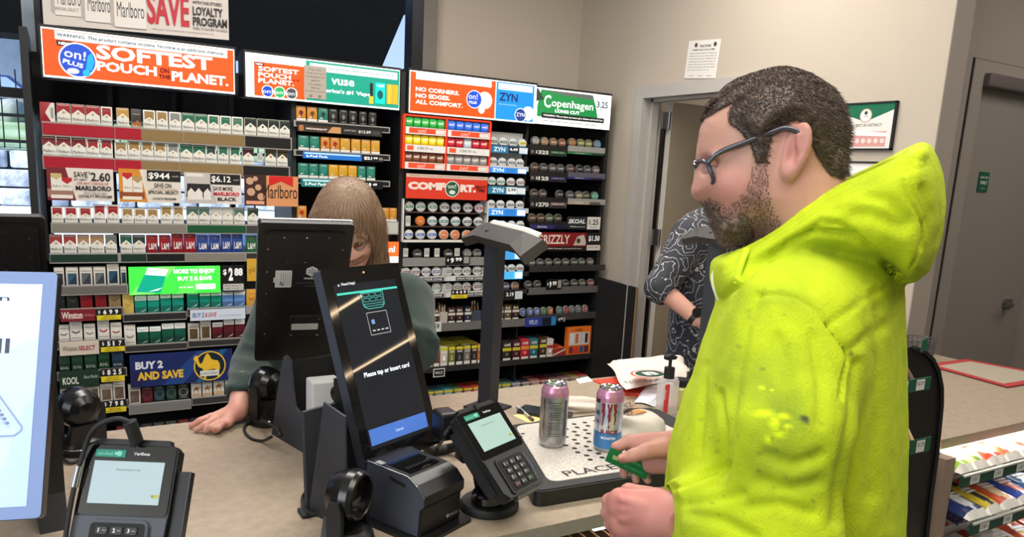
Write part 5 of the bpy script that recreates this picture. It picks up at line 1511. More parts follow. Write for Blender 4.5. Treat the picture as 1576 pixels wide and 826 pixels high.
# stand of the kiosk: bent steel with two cheeks
ka = math.radians(KPHI)
KX = np.array([math.cos(ka),math.sin(ka),0]); KN = np.array([math.sin(ka),-math.cos(ka),0])
kp = np.array([0.382,1.388,ZC])
for off,pl in ((0.0,[(0.0,0.0),(0.13,0.0),(0.13,0.05),(0.098,0.118),(0.095,0.219),(0.038,0.234),(0.0,0.025)]),(0.20,[(-.02,0),(.07,0),(.06,.05),(-.01,.2),(-.03,.2)])):
 b = MB(); b.prism(pl,(kp + KX * off,KN,UZ,KX),0.004,M_STAND); b.build('stand_panel',kio)
b = MB()
b.prism([(-0.02,0.006),(-.03,0.2),(-.022,0.2),(-.012,0.006)],(kp + KX * .004,KN,UZ,KX),0.196,M_STAND)
b.prism([(-0.03,0.0),(0.11,0.0),(0.11,0.006),(-0.03,0.006)],(kp + KX * .0041,KN,UZ,KX),0.1955,M_BLACK)
b.build('stand_base',kio)
b = MB()
b.prism([(-.03,0.16),(.03,0.16),(.0,0.25),(-.03,0.25)],(kp + KX * .085,KN,UZ,KX),0.08,M_CASE)
kb = np.array(deep(519,606,1.62))
b.cyl(kb + KX * -.004,kb + KX * .03,0.017,M_CASE,18); b.cyl(kb - KX * .009,kb - KX * .004,0.009,M_GLOSS,14)
b.cyl(kb + KX * .02,kp + KX * .09 - KN * .01 + UZ * .22,.006,M_CASE,10)
b.build('hinge',kio)
b = MB()
b.bbox((kp[0] - .02,kp[1] - .02,ZC),(kp[0] + .02,kp[1] + .02,ZC + .008),M_RUB,.003)
b.build('foot',kio)
# ---------------------------------------------------------------- cashier monitor seen from behind
MC,MPHI,MTILT,MW,MH = (0.497,1.881,1.29),-8.8,-34.0,0.214,0.462
mon = thing('cashier_monitor','black monitor back with white hexagon mark and stickers in front of the woman','monitor',(0.45,1.78,ZC))
T = frame_mat(MC,MPHI,MTILT)
b = MB(); b.T = T
b.prism(rrect(MW,MH,0.010),((0,0,-0.014),LX,LY,LZ),0.012,M_CASE)
b.prism(rrect(MW + .002,MH + .002,0.011),((0,0,-0.020),LX,LY,LZ),0.006,mat('monitor_rim',(120,120,122),0.3,metal=.8))
b.prism(rrect(MW - 0.034,MH - 0.045,0.012,cx=-.002,cy=-.002),((0,0,-0.002),LX,LY,LZ),0.007,M_CASE)
for i in range(6):
 for sx in (-1,1):
  b.cyl((sx * .085,-.19 + .07 * i,.005),(sx * .085,-.19 + .07 * i,.0058),.0022,M_CHROME,8)
for sx in (-.05,0,.05):
 b.cyl((sx,.195,.005),(sx,.195,.0058),.0022,M_CHROME,8); b.cyl((sx * .8,.12,.005),(sx * .8,.12,.0058),.002,M_CHROME,8)
b.prism(rrect(.078,.076,.004,cx=.012,cy=-.095),((0,0,0.005),LX,LY,LZ),0.003,M_BLACKM)
for sx in (-.021,.045):
 for sy in (-.066,-.124): b.cyl((sx,sy,.008),(sx,sy,.0105),.0032,M_CHROME,10)
b.build('housing',mon)
F0 = lambda b,u,v,w,h,c,z=.0052: b.prism(rrect(w,h,.002,3,u,v),((0,0,z),LX,LY,LZ),.0006,c)
b = MB(); b.T = T
lg = col((206,208,208),.4)
b.add([(.018 + .0155 * math.sin(math.pi / 3 * i),.092 + .0165 * math.cos(math.pi / 3 * i),.0056) for i in range(6)],[tuple(range(6))[::-1]],lg)
for i in range(6):
 a = math.pi / 3 * i
 d = np.array([math.sin(a),math.cos(a),0]); pz = np.array([-d[1],d[0],0]); o = np.array([.018,.092,.0059])
 b.add([o + d * .002 + pz * .0008,o + d * .0115 + pz * .0008,o + d * .0115 - pz * .0008,o + d * .002 - pz * .0008],[(0,1,2,3)],M_CASE)
b.text('mashgin',np.array([.018,.064,.0056]),LX,LY,lg,w=.034,anchor='c',bold=.02)
b.text('Designed by Mashgin in California',np.array([.018,.052,.0056]),LX,LY,col((110,112,112)),w=.07,anchor='c')
b.text('V2.2 Head',np.array([.018,.043,.0056]),LX,LY,col((110,112,112)),w=.024,anchor='c')
b.build('logo',mon)
b = MB(); b.T = T
F0(b,-.047,.067,.038,.054,lg); F0(b,-.067,.064,.006,.016,lg)
for k in range(5): b.quad((-.033 - .005 * k,.046,.0059),(-.0315 - .005 * k,.046,.0059),(-.0315 - .005 * k,.088,.0059),(-.033 - .005 * k,.088,.0059),col((150,152,154)))
random.seed(2)
for i in range(7):
 for j in range(7):
  if random.random() < .5: b.quad((-.056 + .0016 * i,.047 + .0016 * j,.0061),(-.0544 + .0016 * i,.047 + .0016 * j,.0061),(-.0544 + .0016 * i,.0486 + .0016 * j,.0061),(-.056 + .0016 * i,.0486 + .0016 * j,.0061),col((50,52,54)))
o = b.build('sticker',mon)
b = MB(); b.T = T
F0(b,.012,-.095,.066,.021,lg,.0082)
for k in range(3): b.text('INPUT DC 24V SERIAL 0045',np.array([-.016,-.099 + .006 * k,.0092]),LX,LY,col((150,152,154)),w=.034)
o = b.build('sticker',mon)
# base of the cashier monitor: open steel cheek, back plate and tray
ma = math.radians(13.5)
AX = np.array([math.cos(ma),math.sin(ma),0]); AN = np.array([math.sin(ma),-math.cos(ma),0])
mp = np.array([0.417,1.868,ZC])
def mpl(px_,off=0.0):
 q = onplane(px_[0],px_[1],mp + AX * off,AX)
 return (float(np.dot(q - mp,AN)),float(q[2] - ZC))
pl = [mpl(p) for p in ((418,674),(427,600),(436,549),(441,546),(447,555),(451,600),(455,626),(460,633),(497,655),(540,672))]
pl = [(min(max(x,-.25),.3),max(z,0.0)) for x,z in pl]
pl += [(pl[-1][0],0.0),(0.0,0.0)]
for off in (0.0,0.14):
 b = MB(); b.prism(pl,(mp + AX * off,AN,UZ,AX),0.004,M_STAND if off == 0 else M_BLACK); b.build('stand_panel',mon)
b = MB()
b.prism([(pl[2][0] + .002,.03),(pl[2][0] + .012,.03),(pl[2][0] + .012,pl[2][1] - .01),(pl[2][0] + .002,pl[2][1] - .01)],(mp + AX * .004,AN,UZ,AX),0.136,M_BLACKM)
b.prism([(0.0,0.0),(pl[-2][0],0.0),(pl[-2][0],.004),(0,.004)],(mp + AX * .004,AN,UZ,AX),0.136,M_BLACKM)
b.build('stand_back',mon)
b = MB(); b.T = T
b.bbox((-.035,-.15,-.07),(.05,-.06,-.021),M_CASE,.006)
b.build('bracket',mon)
# white box standing between the two screens
b = MB()
wq = [deep(483,590,1.72),deep(527,582,1.72),deep(525,650,1.72),deep(478,640,1.72)]
z0,z1 = ZC + 0.005,float(wq[0][2])
b.bbox((wq[0][0] - .002,wq[0][1] - .0,z0),(wq[1][0] + .01,wq[0][1] + .06,z1),mat('white_box',(205,207,205),.5),.004)
tag(b.build('receipt_box'),'plain white box half hidden between the monitor stand and the kiosk','box')
# ---------------------------------------------------------------- receipt printer in front of the kiosk
prn = thing('receipt_printer','black receipt printer with grey side at the foot of the kiosk','printer',(0.55,1.28,ZC))
PO = np.array([0.528,1.196,ZC])        # front left foot
def pT(o):
 m = Matrix.Identity(4)
 for i in range(3):
  m[i][0],m[i][1],m[i][2],m[i][3] = KX[i],-KN[i],UZ[i],o[i]
 return m
T = pT(PO)
b = MB(); b.T = T
b.prism(rrect(.150,.185,.012,cx=.06,cy=.07),((0,0,0),LX,LY,LZ),.007,M_CASE); b.build('base_plate',prn)
b = MB(); b.T = T
prof = [(0.0,.008),(-.002,.012),(-.002,.060),(-.010,.070),(-.010,.088),(.008,.106),(.03,.114),(.135,.118),(.14,.112),(.14,.008)]
b.prism(prof,((.004,0,0),LY,LZ,LX),.112,M_CASE)
b.prism([(.04,.1152),(.10,.1172),(.10,.1185),(.04,.1165)],((.020,0,0),LY,LZ,LX),.08,M_GLOSS)
for k in range(9): b.box((.024 + .008 * k,.05,.1165),(.028 + .008 * k,.058,.1205),M_CASE)
b.prism([(-.0025,.062),(-.0025,.063),(.14,.063),(.14,.062)],((.0035,0,0),LY,LZ,LX),.113,M_BLACKM)
b.text('EPSON',np.array([.085,-.0026,.02]),LX,LZ,col((150,152,154)),w=.024)
b.disc(np.array([.079,-.0026,.024]),LX,LZ,.004,col((150,152,154)),12)
b.build('body',prn)
b = MB(); b.T = T
side = [(0.004,.008),(0.0,.060),(-.009,.068),(-.010,.086),(.006,.104),(.03,.1165),(.135,.120),(.14,.008)]
b.prism(side,((.0005,0,0),LY,LZ,LX),.0035,mat('printer_side',(58,62,72),.5))
b.prism([(.035,.094),(.075,.100),(.075,.107),(.035,.101)],((.0002,0,0),LY,LZ,LX),-.0004,M_BLACKM)
b.tube([(.0005,.006,.104),(.0005,.03,.117),(.0005,.135,.1205)],.0012,M_CHROME,6)
b.prism([(.10,.1205),(.118,.1208),(.118,.1218),(.10,.1215)],((.004,0,0),LY,LZ,LX),.012,col((150,152,154)))
b.build('side_cover',prn)
# ---------------------------------------------------------------- payment terminals
def terminal(label,c,phi,tilt,foot,keypad=True,stand=True,ink=(60,70,70),scr=(140,168,164),key_label=False,sh_e=.26):
 t = thing('payment_terminal',label,'card terminal',foot)
 T = frame_mat(c,phi,tilt)
 b = MB(); b.T = T            # local origin is the middle of the screen
 W2 = .068
 outline = [(-W2,.048),(-W2 + .008,.056),(W2 - .008,.056),(W2,.048),(W2,-.045),(W2 - .002,-.118),(W2 - .014,-.132),(-W2 + .014,-.132),(-W2 + .002,-.118),(-W2,-.045)]
 b.prism(outline[::-1],((0,0,-.026),LX,LY,LZ),.024,M_CASE)
 b.prism([(x * .86,y * .8 - .01) for x,y in outline][::-1],((0,0,-.05),LX,LY,LZ),.024,M_CASE)
 b.prism([(-W2 - .006,.03),(-W2,.03),(-W2,-.11),(-W2 - .006,-.09)][::-1],((0,0,-.034),LX,LY,LZ),.02,M_BLACK)
 b.build('body',t)
 b = MB(); b.T = T
 b.prism(rrect(.131,.1,.006,cx=0,cy=.004),((0,0,-.002),LX,LY,LZ),.002,M_GLOSS)
 F = Face(b,0,.103,0,.062,0,e=sh_e,X=LX,Y=LY,N=LZ,o=(-.0515,-.031,.0003))
 F.rect(0,0,1,1,scr)
 F.text('Please insert or tap',.5,.76,tuple(int(q * .5) for q in scr),w=.34,anchor='c')
 F.disc(.9,.2,.035,(120,124,40),10); F.rect(.92,.16,.985,.24,(160,160,60))
 b.build('screen',t)
 b = MB(); b.T = T
 F = Face(b,0,1,0,1,0,X=LX,Y=LY,N=LZ,o=(0,0,.0006)); F.W = F.H = 1
 F.poly([(-.052,.0365),(-.008,.0365),(-.008,.0475),(-.052,.0475)],(16,130,108))
 F.text('visit ahead',-.049,.0395,(150,210,196),w=.022,h=.004); F.disc(-.017,.042,.004,(120,200,180),12); F.disc(-.022,.042,.0025,(120,200,180),10)
 F.text('Verifone',.004,.040,(200,204,206),w=.024,bold=.02)
 o = b.build('label_strip',t)
 b = MB(); b.T = T
 b.prism([(-W2 + .001,-.049),(W2 - .001,-.049),(W2 - .003,-.117),(W2 - .014,-.131),(-W2 + .014,-.131),(-W2 + .003,-.117)][::-1],((0,0,-.002),LX,LY,LZ),.0015,M_CASE2 if key_label else M_CASE)
 b.prism(rrect(.086,.074,.008,cx=.0,cy=-.091),((0,0,-.0005),LX,LY,LZ),.003,M_CASE2 if key_label else M_CASE)
 b.prism(rrect(.078,.066,.006,cx=.0,cy=-.091),((0,0,.0025),LX,LY,LZ),.0006,M_BLACKM)
 b.build('keypad_plate',t)
 b = MB(); b.T = T
 ks = '123456789*0#'
 for r in range(4):
  for q in range(3):
   u,v = (q - 1) * .021,-.069 - .0145 * r
   b.prism(rrect(.0165,.0105,.003,3,u,v),((0,0,.003),LX,LY,LZ),.002,M_CASE)
   b.text(ks[r * 3 + q],np.array([u - .005,v - .0025,.0052]),LX,LY,col((214,214,210) if r < 3 else ((190,60,60),(200,200,190),(80,170,90))[q]),h=.006,bold=.03,res=1)
   b.quad(np.array([u + .001,v - .0005,.0052]),np.array([u + .006,v - .0005,.0052]),np.array([u + .006,v + .001,.0052]),np.array([u + .001,v + .001,.0052]),col((130,132,132)))
 b.build('keys',t)
 b = MB(); b.T = T
 b.tube([(.0425,-.062,.002),(.044,-.09,.003),(.040,-.122,.002)],[.0028,.0032,.0024],M_CASE2,8)
 b.prism([(-.03,-.128),(.03,-.128),(.034,-.139),(-.034,-.139)][::-1],((0,0,-.016),LX,LY,LZ),.012,mat('card_slot',(60,56,44),.4))
 b.build('card_slot',t)
 b = MB(); b.T = T
 b.prism([(-.055,.054),(.055,.054),(.052,.064),(-.052,.064)][::-1],((0,0,-.02),LX,LY,LZ),.018,M_CASE)
 b.box((-.004,.052,-.004),(.004,.0645,.001),M_BLACKM)
 b.build('privacy_lip',t)
 return t,T
rt,T = terminal('payment terminal on a round black foot beside the can platform',(0.701,1.248,1.122),24.5,44.1,(0.722,1.268,ZC))
# tilting stand with a round foot
b = MB()
fc = np.array([0.716,1.272,ZC])
b.lathe([(0,0),(.058,0),(.060,.004),(.060,.012),(.056,.017),(0,.017)],fc,UZ,M_RUB,36); b.build('foot',rt)
b = MB(); b.lathe([(.022,.017),(.034,.017),(.036,.022),(.036,.036),(.032,.040),(.022,.040),(.020,.022)],fc + KX * -.008 + KN * .004,UZ,M_GLOSS,28); b.build('clamp_ring',rt)
b = MB()
b.T = pT(np.array([0.722,1.262,ZC]))
b.prism([(-.03,.02),(.052,.02),(.06,.05),(.07,.10),(.045,.135),(-.02,.075),(-.034,.06)],((.004,0,0),LY,LZ,LX),.046,M_CASE)
b.cyl((.003,-.016,.062),(.0,-.016,.062),.006,M_CHROME,12)
b.tube([(.004,-.034,.058),(.004,-.02,.078),(.004,.045,.136)],.0016,M_CHROME,6)
b.build('stand',rt)
b = MB()
c0 = np.array(deep(690,655,1.58))
b.bbox(c0 + np.array([-.022,-.012,-.03]),c0 + np.array([.02,.04,.03]),M_CASE,.008)
b.build('cable_box',rt)
b = MB()
c1_ = np.array(deep(722,690,1.52))
b.bbox(c1_ + np.array([-.018,-.008,-.028]),c1_ + np.array([.012,.03,.02]),M_CASE,.005)
b.build('cable_box',rt)
b = MB()
b.tube(smooth_path([deep(700,652,1.56),deep(690,660,1.56),deep(681,676,1.58),onz(672,690,ZC + .006),onz(662,697,ZC + .004)]),.0045,M_RUB)
b.tube(smooth_path([onz(655,686,ZC + .012),onz(668,693,ZC + .012),onz(690,690,ZC + .014),onz(706,686,ZC + .03)]),.012,M_RUB,12)
b.build('cable',rt)
lt,T = terminal('payment terminal with a silver keypad nearest the bright blue screen',(0.0575,1.198,1.142),-28.6,28.4,(0.06,1.26,ZC),key_label=True,scr=(150,170,176),sh_e=.2)
b = MB(); b.T = T
b.prism([(.069,.02),(.087,.02),(.087,-.16),(.069,-.16)][::-1],((0,0,-.03),LX,LY,LZ),.02,M_CASE)
b.tube([(.0875,.02,-.010),(.0875,-.16,-.010)],.0015,M_CASE2,6)
b.build('side_holder',lt)
b = MB()
b.tube(smooth_path([T @ Vector((-.066,-.14,.004)),T @ Vector((-.07,-.03,.008)),T @ Vector((-.064,.045,.012)),T @ Vector((-.045,.075,.03)),T @ Vector((-.018,.088,.035)),T @ Vector((.0,.085,.03)),T @ Vector((.006,.070,.018)),T @ Vector((.008,.056,.0))],8),.0038,M_RUB,8)
p0,p1 = np.array(T @ Vector((.002,.086,.03))),np.array(T @ Vector((.0085,.060,.010)))
b.cyl(p0,p1,.0095,M_RUB,16)
b.tube([T @ Vector((-.07,-.01,.008)),T @ Vector((-.068,.02,.010))],.005,M_CHROME,8)
b.build('cable',lt)
b = MB()
b.cyl((0.07,1.255,ZC),(0.07,1.255,ZC + .10),.02,M_CASE,18); b.lathe([(0,0),(.055,0),(.055,.012),(.04,.016),(0,.016)],(0.07,1.255,ZC),UZ,M_RUB,30)
b.build('stand',lt)
# ---------------------------------------------------------------- hands free scanners
def scanner(label,x,y,phi):
 t = thing('barcode_scanner',label,'barcode scanner',(x,y,ZC))
 m = Matrix.Translation((x,y,ZC)) @ Matrix.Rotation(math.radians(phi),4,'Z')     # opening looks to local -y
 b = MB(); b.T = m
 b.lathe([(0,0),(.044,0),(.047,.004),(.047,.016),(.046,.019),(.0455,.022)],(0,0,0),UZ,M_CASE,32)
 b.lathe([(.0465,.0165),(.0475,.018),(.0465,.0195)],(0,0,0),UZ,M_CHROME,32)
 b.lathe([(.0455,.022),(.043,.032),(.030,.040),(0,.042)],(0,0,0),UZ,M_CASE,32)
 b.build('base',t)
 b = MB(); b.T = m
 for sx in (-1,1):
  b.prism([(-.013,.02),(.013,.02),(.014,.09),(.009,.108),(-.009,.108),(-.014,.09)],((sx * .046 - .006,0,0),LY,LZ,LX),.012,M_CASE)
 b.prism([(-.04,.03),(.04,.03),(.03,.07),(-.03,.07)],((0,.012,0),LX,LZ,LY),.02,M_CASE)
 b.build('arms',t)
 b = MB(); b.T = m
 c = np.array([0,0,.104])
 b.lathe([(0,.040),(.018,.038),(.034,.028),(.043,.012),(.046,-.004),(.045,-.018),(.041,-.026),(.037,-.028),(.035,-.026),(.034,-.012)],c,UY,mat('scanner_shell',(16,16,17),.24),36)
 b.build('head',t)
 b = MB(); b.T = m
 b.lathe([(.0345,-.0115),(0,-.010)],c,UY,mat('scanner_window',(22,10,12),.05,spec=.9),32)
 b.box((-.02,-.0122,.086),(.02,-.0112,.094),mat('scanner_strip',(70,66,66),.3))
 b.build('scan_window',t)
 return t
scanner('round headed barcode scanner at the bottom edge facing the printer side',0.405,1.222,42)
scanner('barcode scanner seen from behind on the counter beside the bright blue screen',0.004,1.905,205)
scanner('barcode scanner standing between the green sleeve and the monitor stand',0.428,1.955,215)
b = MB()
b.tube(smooth_path([onz(418,672,ZC + .03),onz(404,678,ZC + .006),onz(386,674,ZC + .004),onz(376,662,ZC + .004),onz(381,651,ZC + .006),onz(398,646,ZC + .02),deep(415,652,1.83),deep(429,664,1.80)],8),.0035,M_RUB)
b.cyl(deep(426,659,1.81),deep(431,671,1.80),.007,M_RUB,12)
tag(b.build('cable'),'looped black cable lying on the counter by the monitor stand','cable')
b = MB()
b.tube(smooth_path([onz(475,792,ZC + .01),onz(467,778,ZC + .006),onz(466,765,ZC + .006),onz(472,756,ZC + .02),deep(480,752,1.53)],8),.0035,M_RUB)
tag(b.build('cable'),'short black cable curling out beside the kiosk stand','cable')
b = MB()
b.tube(smooth_path([onz(92,702,ZC + .006),onz(110,712,ZC + .005),onz(135,700,ZC + .006),onz(165,690,ZC + .005),onz(190,694,ZC + .005)],8),.0035,M_RUB)
tag(b.build('cable'),'black cable lying behind the left payment terminal','cable')
# ---------------------------------------------------------------- bright screen and its stand at the counter's window end
ls = thing('display_screen','bright pale blue touch screen cut by the photo edge','checkout screen',(-0.1,1.4,ZC))
BR,TR = np.array([-.0571,1.3126,1.057]),np.array([-.0155,1.470,1.420])
U_ = (TR - BR); LH = np.linalg.norm(U_); U_ = U_ / LH
X_ = np.array([.97,-.235,0]); X_ = X_ - U_ * np.dot(X_,U_); X_ /= np.linalg.norm(X_)
N_ = np.cross(X_,U_)
LW = 0.224
o_ = BR - X_ * LW
T = Matrix.Identity(4)
for i in range(3): T[i][0],T[i][1],T[i][2],T[i][3] = X_[i],U_[i],N_[i],o_[i]
b = MB(); b.T = T
b.prism(rrect(LW,LH,.008,cx=LW / 2,cy=LH / 2),((0,0,-.026),LX,LY,LZ),.024,M_CASE)
b.build('housing',ls)
b = MB(); b.T = T
bez = mat('screen_bezel_lit',(128,150,196),.12,emit=.12)
b.prism(rrect(LW - .002,LH - .002,.007,cx=LW / 2,cy=LH / 2),((0,0,-.002),LX,LY,LZ),.002,bez)
F = Face(b,0,LW,0,LH,0,e=.8,X=LX,Y=LY,N=LZ,o=(0,0,.0003))
F.e = .27
F.rect(.0,.05,.905,.945,(186,208,250))
F.poly([(.0,.52),(.42,.58),(.905,.72),(.905,.945),(.0,.945)],(196,216,252))
F.poly([(.0,.12),(.5,.16),(.76,.2),(.8,.36),(.905,.5),(.905,.05),(.0,.05)],(176,200,244))
F.text('Mashgin',.70,.865,(50,60,80),w=.5,h=.032,anchor='r')
F.text('Scan all',.725,.655,(64,72,92),w=.66,h=.062,bold=.015,anchor='r')
gb = (134,150,184)
pts = [(.0,.49),(.62,.5),(.68,.49),(.84,.36),(.84,.345),(.8,.325),(.0,.325)]
for i in range(6):
 (x0,y0),(x1,y1) = pts[i],pts[i + 1]
 dx,dy = (x1 - x0) * LW,(y1 - y0) * LH; L = math.hypot(dx,dy); nx,ny = -dy / L * .0011 / LW,dx / L * .0011 / LH
 F.poly([(x0 - nx,y0 - ny),(x1 - nx,y1 - ny),(x1 + nx,y1 + ny),(x0 + nx,y0 + ny)],gb)
for r in range(7):
 for q in range(4):
  F.disc(.46 + .06 * q + .022 * r * .9,.475 - .017 * r,.0065,(110,128,160),10,1.25)
b.build('screen',ls)
b = MB()
b.prism([(0,0),(.17,0),(.14,.06),(.10,.40),(.06,.40),(.01,.04)],(np.array([-.085,1.66,ZC]),np.array([.1,-.99,0]),UZ,np.array([.99,.1,0])),.045,mat('stand_black',(26,25,24),.5))
b.prism([(0,0),(.17,0),(.15,.06),(.11,.34),(.05,.34),(.01,.04)],(np.array([-.25,1.68,ZC]),np.array([.1,-.99,0]),UZ,np.array([.99,.1,0])),.02,M_BLACK)
b.build('stand',ls)
# black monitor back behind it
lm = thing('cashier_monitor','black monitor back at the photo edge above the bright blue screen','monitor',(-0.15,1.86,ZC))
tr = deep(62,337,1.95); br_ = deep(69,420,1.93)
T = frame_mat((float(tr[0]) - .105,float(tr[1]) + .10,float(tr[2]) - .195),2.0,-30.0)
b = MB(); b.T = T
b.prism(rrect(.222,.462,.012),((0,0,-.016),LX,LY,LZ),.014,M_CASE)
b.prism(rrect(.19,.42,.012),((0,0,-.002),LX,LY,LZ),.007,M_CASE)
b.prism(rrect(.03,.3,.004,cx=.07,cy=.0),((0,0,.005),LX,LY,LZ),.002,M_CASE)
for sy in (.17,.11,.05): b.cyl((.075,sy,.007),(.075,sy,.0085),.0022,M_CHROME,8); b.cyl((.02,sy + .02,.005),(.02,sy + .02,.0062),.0022,M_CHROME,8)
b.build('housing',lm)
b = MB()
b.prism([(0,0),(.2,0),(.18,.1),(.08,.2),(.02,.2)],(np.array([-.21,1.98,ZC]),-UY,UZ,UX),.08,M_BLACK)
b.build('stand',lm)
# ---------------------------------------------------------------- camera poles
def pole(label,dx,dy=0.0):
 t = thing('camera_pole',label,'camera pole',(1.03 + dx,1.86 + dy,ZC))
 D = np.array([dx,dy,0])
 a = math.radians(25)
 c,s_ = math.cos(a),math.sin(a)
 m = Matrix.Translation((1.03 + dx,1.868 + dy,0)) @ Matrix.Rotation(a,4,'Z')
 b = MB(); b.T = m
 b.box((-.021,-.021,ZC),(.021,.021,1.462),mat('pole_metal',(34,37,45),.5))
 b.box((-.05,-.05,ZC),(.05,.05,ZC + .006),M_BLACK)
 b.build('post',t)
 b = MB()
 P = lambda x,y,Y: np.array(ony(x,y,Y))
 A,B,C_,E_ = P(749,342,1.94),P(806,356,1.68),P(784.4,376.4,1.665),P(728.5,361.5,1.93)
 FT,FT2 = P(709,367,1.985),P(738,346,1.99)
 W1,W2_ = P(836,368,1.60),P(800,394.5,1.585)
 dn = np.array([.62,0,-.78]) * .028
 def slab(q,m_):
  q = [np.array(p) + D for p in q]
  b.add(q + [p + dn for p in q],[(0,1,2,3),(7,6,5,4),(0,4,5,1),(1,5,6,2),(2,6,7,3),(3,7,4,0)],m_)
 hm_ = mat('camera_head',(58,53,49),.65)
 slab([A,E_,C_,B],hm_); slab([B,C_,W2_,W1],hm_); slab([FT2,FT,E_,A],hm_)
 for p in (A * .55 + E_ * .45,C_ * .1 + E_ * .9,C_ * .45 + E_ * .55,C_ * .55 + E_ * .45):
  q = p * .92 + (A + B) * .04 + D
  b.cyl(q - dn * .02,q + dn * .02,.0035,M_BLACK,8)
 b.build('camera_head',t)
 b = MB()
 up = np.array([.002,0,.006])
 e0,e1,e2 = A + (B - A) * .12 + D,B + D,B + (W1 - B) * .75 + D
 wt = col((220,220,205),.4)  # pale strip stands in for a light reflection along the head's edge
 for p,q in ((e0,e1),(e1,e2)):
  n_ = np.array([.55,.25,.2]) * .02
  b.add([p,q,q + up,p + up,p + n_,q + n_,q + up + n_,p + up + n_],[(0,1,2,3),(7,6,5,4),(0,4,5,1),(1,5,6,2),(2,6,7,3),(3,7,4,0)],wt)
 b.build('edge_reflection',t)
 return t
pole('black camera pole in front of the white tin column',0.0)
pole('black camera pole between the floral shirt and the yellow hoodie',0.838,0.0)
# ---------------------------------------------------------------- perforated item platform and what stands on it
ZP = ZC + 0.035
pf = thing('item_platform','black platform with a white perforated plate lettered PLACE ITEMS HERE','scan platform',(1.12,1.42,ZC))
b = MB()
def roundpoly(pts,r,n=4):
 out = []
 L = len(pts)
 for i in range(L):
  p0,p1,p2 = [np.array(pts[(i + k) % L],float) for k in (-1,0,1)]
  d0,d1 = (p0 - p1) / np.linalg.norm(p0 - p1),(p2 - p1) / np.linalg.norm(p2 - p1)
  a,c = p1 + d0 * r,p1 + d1 * r
  for k in range(n + 1):
   t = k / n
   out.append(tuple((1 - t) ** 2 * a + 2 * t * (1 - t) * p1 + t * t * c))
 return out
base = roundpoly([(.797,1.232),(1.41,1.197),(1.43,1.612),(.955,1.625)],.03)
b.prism(base,((0,0,ZC),LX,LY,LZ),ZP - ZC - .002,M_BLACK)
b.prism(roundpoly([(.802,1.237),(1.405,1.202),(1.425,1.607),(.957,1.62)],.028),((0,0,ZP - .002),LX,LY,LZ),.002,mat('platform_black',(32,32,32),.55))
b.build('base',pf)
b = MB()
plate = roundpoly([(.852,1.262),(1.345,1.232),(1.352,1.596),(.968,1.606)],.03)
b.prism(plate,((0,0,ZP),LX,LY,LZ),.0015,mat('speckled_plate',(214,208,200),.5,noise=(150,.1),rgb2=(184,176,166)))
zt2 = ZP + .0018
hk = col((26,24,22),.7)
for r in range(10):
 for q in range(9):
  y = 1.335 + .025 * r; x = 1.010 + .034 * q + .0045 * (11 - r) * 0
  if (q in (4,) and r % 2) or (r,q) in ((0,0),(11,10)): pass
  b.disc(np.array([x + .008 * (r % 2),y,zt2]),LX,LY,.0068,hk,14)
for x,y in ((.955,1.545),(.94,1.53),(.965,1.44)): b.disc(np.array([x,y,zt2]),LX,LY,.0055,hk,12)
dxy = np.array([.998,-.055,0]); dyy = np.array([.055,.998,0])
b.text('PLACE ITEMS HERE',np.array([.905,1.272,zt2]),dxy,dyy,col((40,36,34),.6),w=.40,h=.030,bold=.012)
b.build('perforated_plate',pf)
